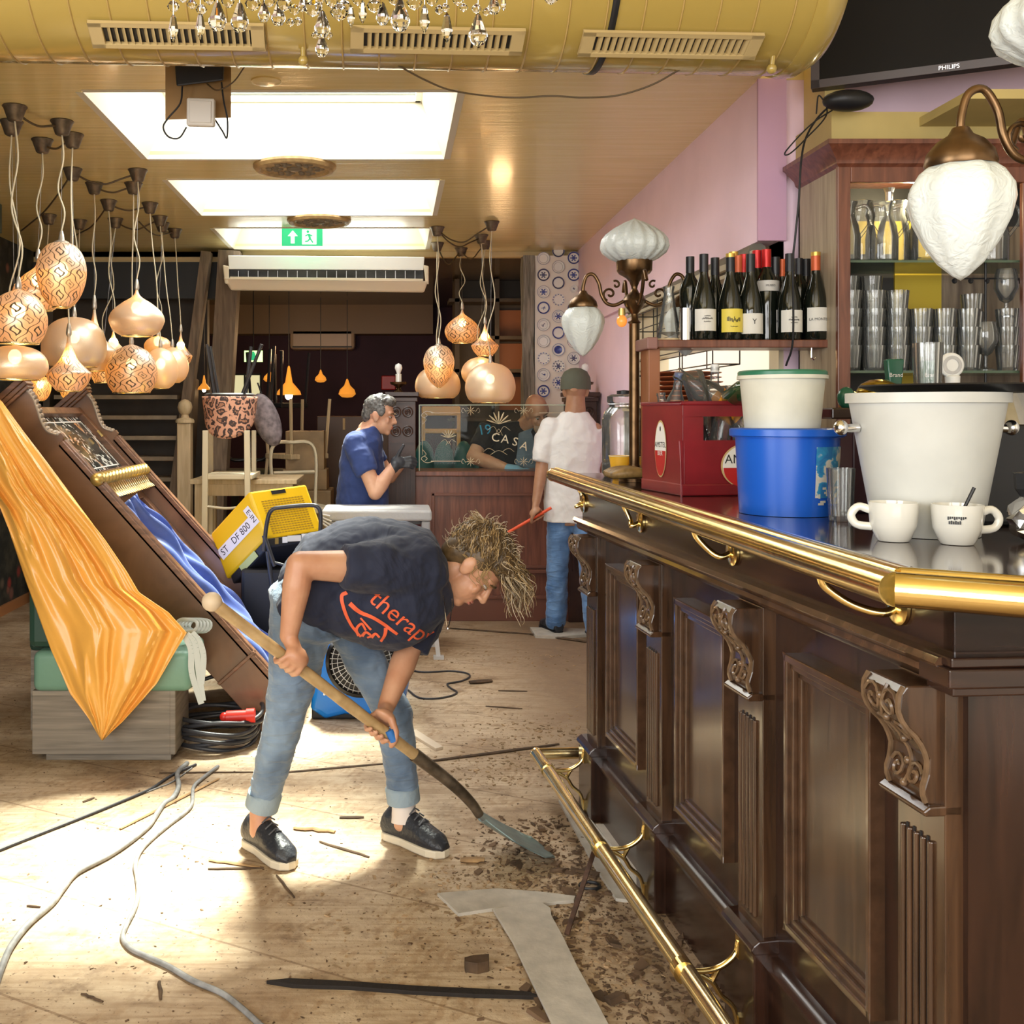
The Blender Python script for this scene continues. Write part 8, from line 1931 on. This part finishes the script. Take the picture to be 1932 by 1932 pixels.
slab(ze([(0, 1240), (120, 1248), (420, 1268), (800, 1285), (1025, 1300), (1030, 1322), (700, 1312), (380, 1296), (60, 1272), (-240, 1262), (-380, 1240), (-260, 1228)]), .010, mat('charred', (.012, .008, .006), .8, bump=.4, bs=40), 'floor_strip', 'long blackened strip lying across the lower floor')
def stick(a, b_, w_, h, m_, label, name='stick', wob=0, z=0, n=6):
    p, q = F(*a, h/2+z), F(*b_, h/2+z); mb = MB(); random.seed(int(a[0]*7+a[1]))
    pts = [p.lerp(q, k/n)+Vector((random.uniform(-wob, wob), random.uniform(-wob, wob), 0)) for k in range(n+1)]
    mb.tube(pts, [w_/2*(.6+.4*sin(pi*min(1, (k+.6)/(n+1)))) for k in range(n+1)], 6, flat=h/w_)
    return tag(mb.build(name, m_, smooth=30), label, 'stick')
D1_ = zd([(1140, 190), (625, 452)]); stick(D1_[0], D1_[1], .014, .008, MC['splinter_pale'], 'straight brown rod lying between the two cables')
for (a, b_, w_, m_, wb_, lb) in [
    (zd([(1525, 442)])[0], zd([(1735, 465)])[0], .022, 'splinter_pale', .008, 'crooked brown splinter in front of the woman, between her shoes'),
    (zd([(1768, 392)])[0], zd([(1895, 390)])[0], .016, 'splinter', 0, 'short straight dark splinter right of the crooked one'),
    (zd([(1660, 518)])[0], ze([(160, 597)])[0], .012, 'splinter', .003, 'long thin splinter pointing at the right shoe'),
    (zd([(1090, 613)])[0], zd([(1360, 650)])[0], .016, 'splinter_pale', .004, 'brown splinter under the toe of the left shoe'),
    (zd([(1085, 660)])[0], zd([(1370, 655)])[0], .010, 'splinter', .002, 'thin dark splinter just in front of the left shoe'),
    (zd([(1440, 692)])[0], zd([(1535, 810)])[0], .009, 'splinter', .002, 'thin dark stick slanting below the left shoe'),
    (zd([(430, 312)])[0], zd([(490, 290)])[0], .012, 'splinter', .002, 'small dark chip near the bench corner'),
    (zd([(140, 852)])[0], zd([(210, 858)])[0], .008, 'splinter', 0, 'tiny twig left of the thick cable'),
    (zd([(828, 1245)])[0], zd([(842, 1338)])[0], .010, 'splinter', .002, 'short twig below the S bend of the grey cable'),
    (zd([(427, 1310)])[0], zd([(535, 1352)])[0], .009, 'splinter', .002, 'thin twig near the bottom left of the floor'),
    (zd([(1480, 158)])[0], ze([(230, 112)])[0], .014, 'splinter', .001, 'long dark lath on the floor behind the left foot'),
    (ze([(480, 98)])[0], ze([(1145, 10)])[0], .020, 'splinter', .001, 'long dark lath pointing at the end of the foot rail'),
    (zd([(830, 160)])[0], zd([(1320, 156)])[0], .008, 'splinter', .001, 'thin dark seam lath behind the cable ends'),
    ((845, 1185), (1000, 1196), .02, 'splinter', .003, 'dark edge strip on the floor before the far counter'),
    ((1000, 1196), (1118, 1212), .03, 'splinter', .006, 'dark debris strip beside the feet of the man in white'),
    ((916, 1332), (985, 1337), .012, 'splinter', .001, 'thin lath on the floor right of the power cord'),
    ((940, 1303), (995, 1304), .010, 'splinter', .001, 'small dark lath beyond the power cord'),
    ((885, 1287), (928, 1284), .040, 'splinter', .002, 'flat dark chip beside the power cord'),
    (ze([(635, 615)])[0], ze([(760, 612)])[0], .035, 'splinter_pale', .004, 'broken brown chip below the shovel blade')]:
    stick(a, b_, w_, max(.006, w_*.45), MC[m_], lb, wob=wb_)
# iron strip leaning over the debris
mb = MB(); p, q = P(*ze([(1335, 540)])[0], F(*ze([(1335, 540)])[0]).y-.03), F(*ze([(1185, 1000)])[0], .01); p.z = .05; p = F(*ze([(1335, 545)])[0], .07); mb.bar(p, q, .014, .006); mb.ell(p, .012); tag(mb.build('iron_strip', mat('rust', (.10, .05, .03), .6, .4, var=.5, vs=30), bevel=.001), 'rusty iron strip propped up beside the foot rail', 'metal strip')
mb = MB(); c = F(*ze([(1305, 748)])[0], .005); mb.tube([c+Vector((.03*cos(2*pi*k/20), .012*sin(2*pi*k/20)*2, 0)) for k in range(20)], .005, 6, closed=True); tag(mb.build('metal_ring', MC['black'], smooth=60), 'small black ring on the floor beside the iron strip', 'ring')
# rubble of rotten board along the bar and loose crumbs (uncountable)
random.seed(77)
def crumbs(n, fn, s0, s1, m_, name, label):
    mb = MB()
    for _ in range(n):
        c = fn()
        if c is None: continue
        s = s0+(s1-s0)*random.random()**2.5; a = random.uniform(0, 6.28); L_ = s*random.uniform(1, 2.6); h = s*random.uniform(.15, .5)
        M = Matrix.Translation(c+Vector((0, 0, h*.5))) @ Euler((random.uniform(-.3, .3), random.uniform(-.3, .3), a)).to_matrix().to_4x4()
        k = random.uniform(.4, .9)
        mb.hexa([M @ Vector(p) for p in [(-L_/2, -s/2, -h/2), (L_/2*k, -s/2*k, -h/2), (L_/2, s/2, -h/2), (-L_/2*k, s/2*k, -h/2), (-L_/2, -s/2, h/2), (L_/2*k, -s/2*k, h/2), (L_/2, s/2*k, h/2), (-L_/2*k, s/2, h/2)]])
    o = mb.build(name, m_); tag(o, label, 'debris', kind='stuff'); return o
def near_bar():
    y = random.uniform(1.9, 3.75); d = abs(random.gauss(.22, .16))+.0
    p = B(0, 0, 0)+BU*((3.85-y)/.9968)+BN*(d+.01); p.z = 0
    return p
mat('rot_brown', (.11, .065, .035), .9, var=.6, vs=9); mat('rot_tan', (.30, .20, .11), .9, var=.5, vs=9)
crumbs(3600, near_bar, .002, .011, MC['rot_brown'], 'rubble', 'dark rotten wood crumbs strewn along the foot of the bar')
crumbs(150, near_bar, .014, .034, MC['rot_brown'], 'flakes', 'larger dark flakes of board lying by the foot rail')
def patch():
    c = random.choice([((1010, 1660), .17), ((900, 1650), .14), ((1060, 1680), .10), ((1000, 1390), .2), ((1050, 1370), .2), ((920, 1460), .16), ((1090, 1760), .10), ((1120, 1830), .12), ((880, 1710), .14), ((960, 1440), .18), ((990, 1240), .3), ((800, 1750), .2)])
    p = F(*c[0]); return p+Vector((random.gauss(0, c[1]), random.gauss(0, c[1]*.6), 0)) if True else None
crumbs(2600, patch, .002, .011, MC['rot_tan'], 'sawdust_crumbs', 'tan crumbs and chips around the shovel blade and boards')
def all_floor():
    x = random.uniform(-2.2, .75); y = random.uniform(1.7, 6.0); return Vector((x, y, 0)) if x < .73+.08*(3.676-y)-.03 and not (BX0-.05 < x < BX1+.05 and BY0 < y) else None
crumbs(2600, all_floor, .0012, .006, MC['rot_brown'], 'crumbs', 'fine dark crumbs scattered all over the pale floor')
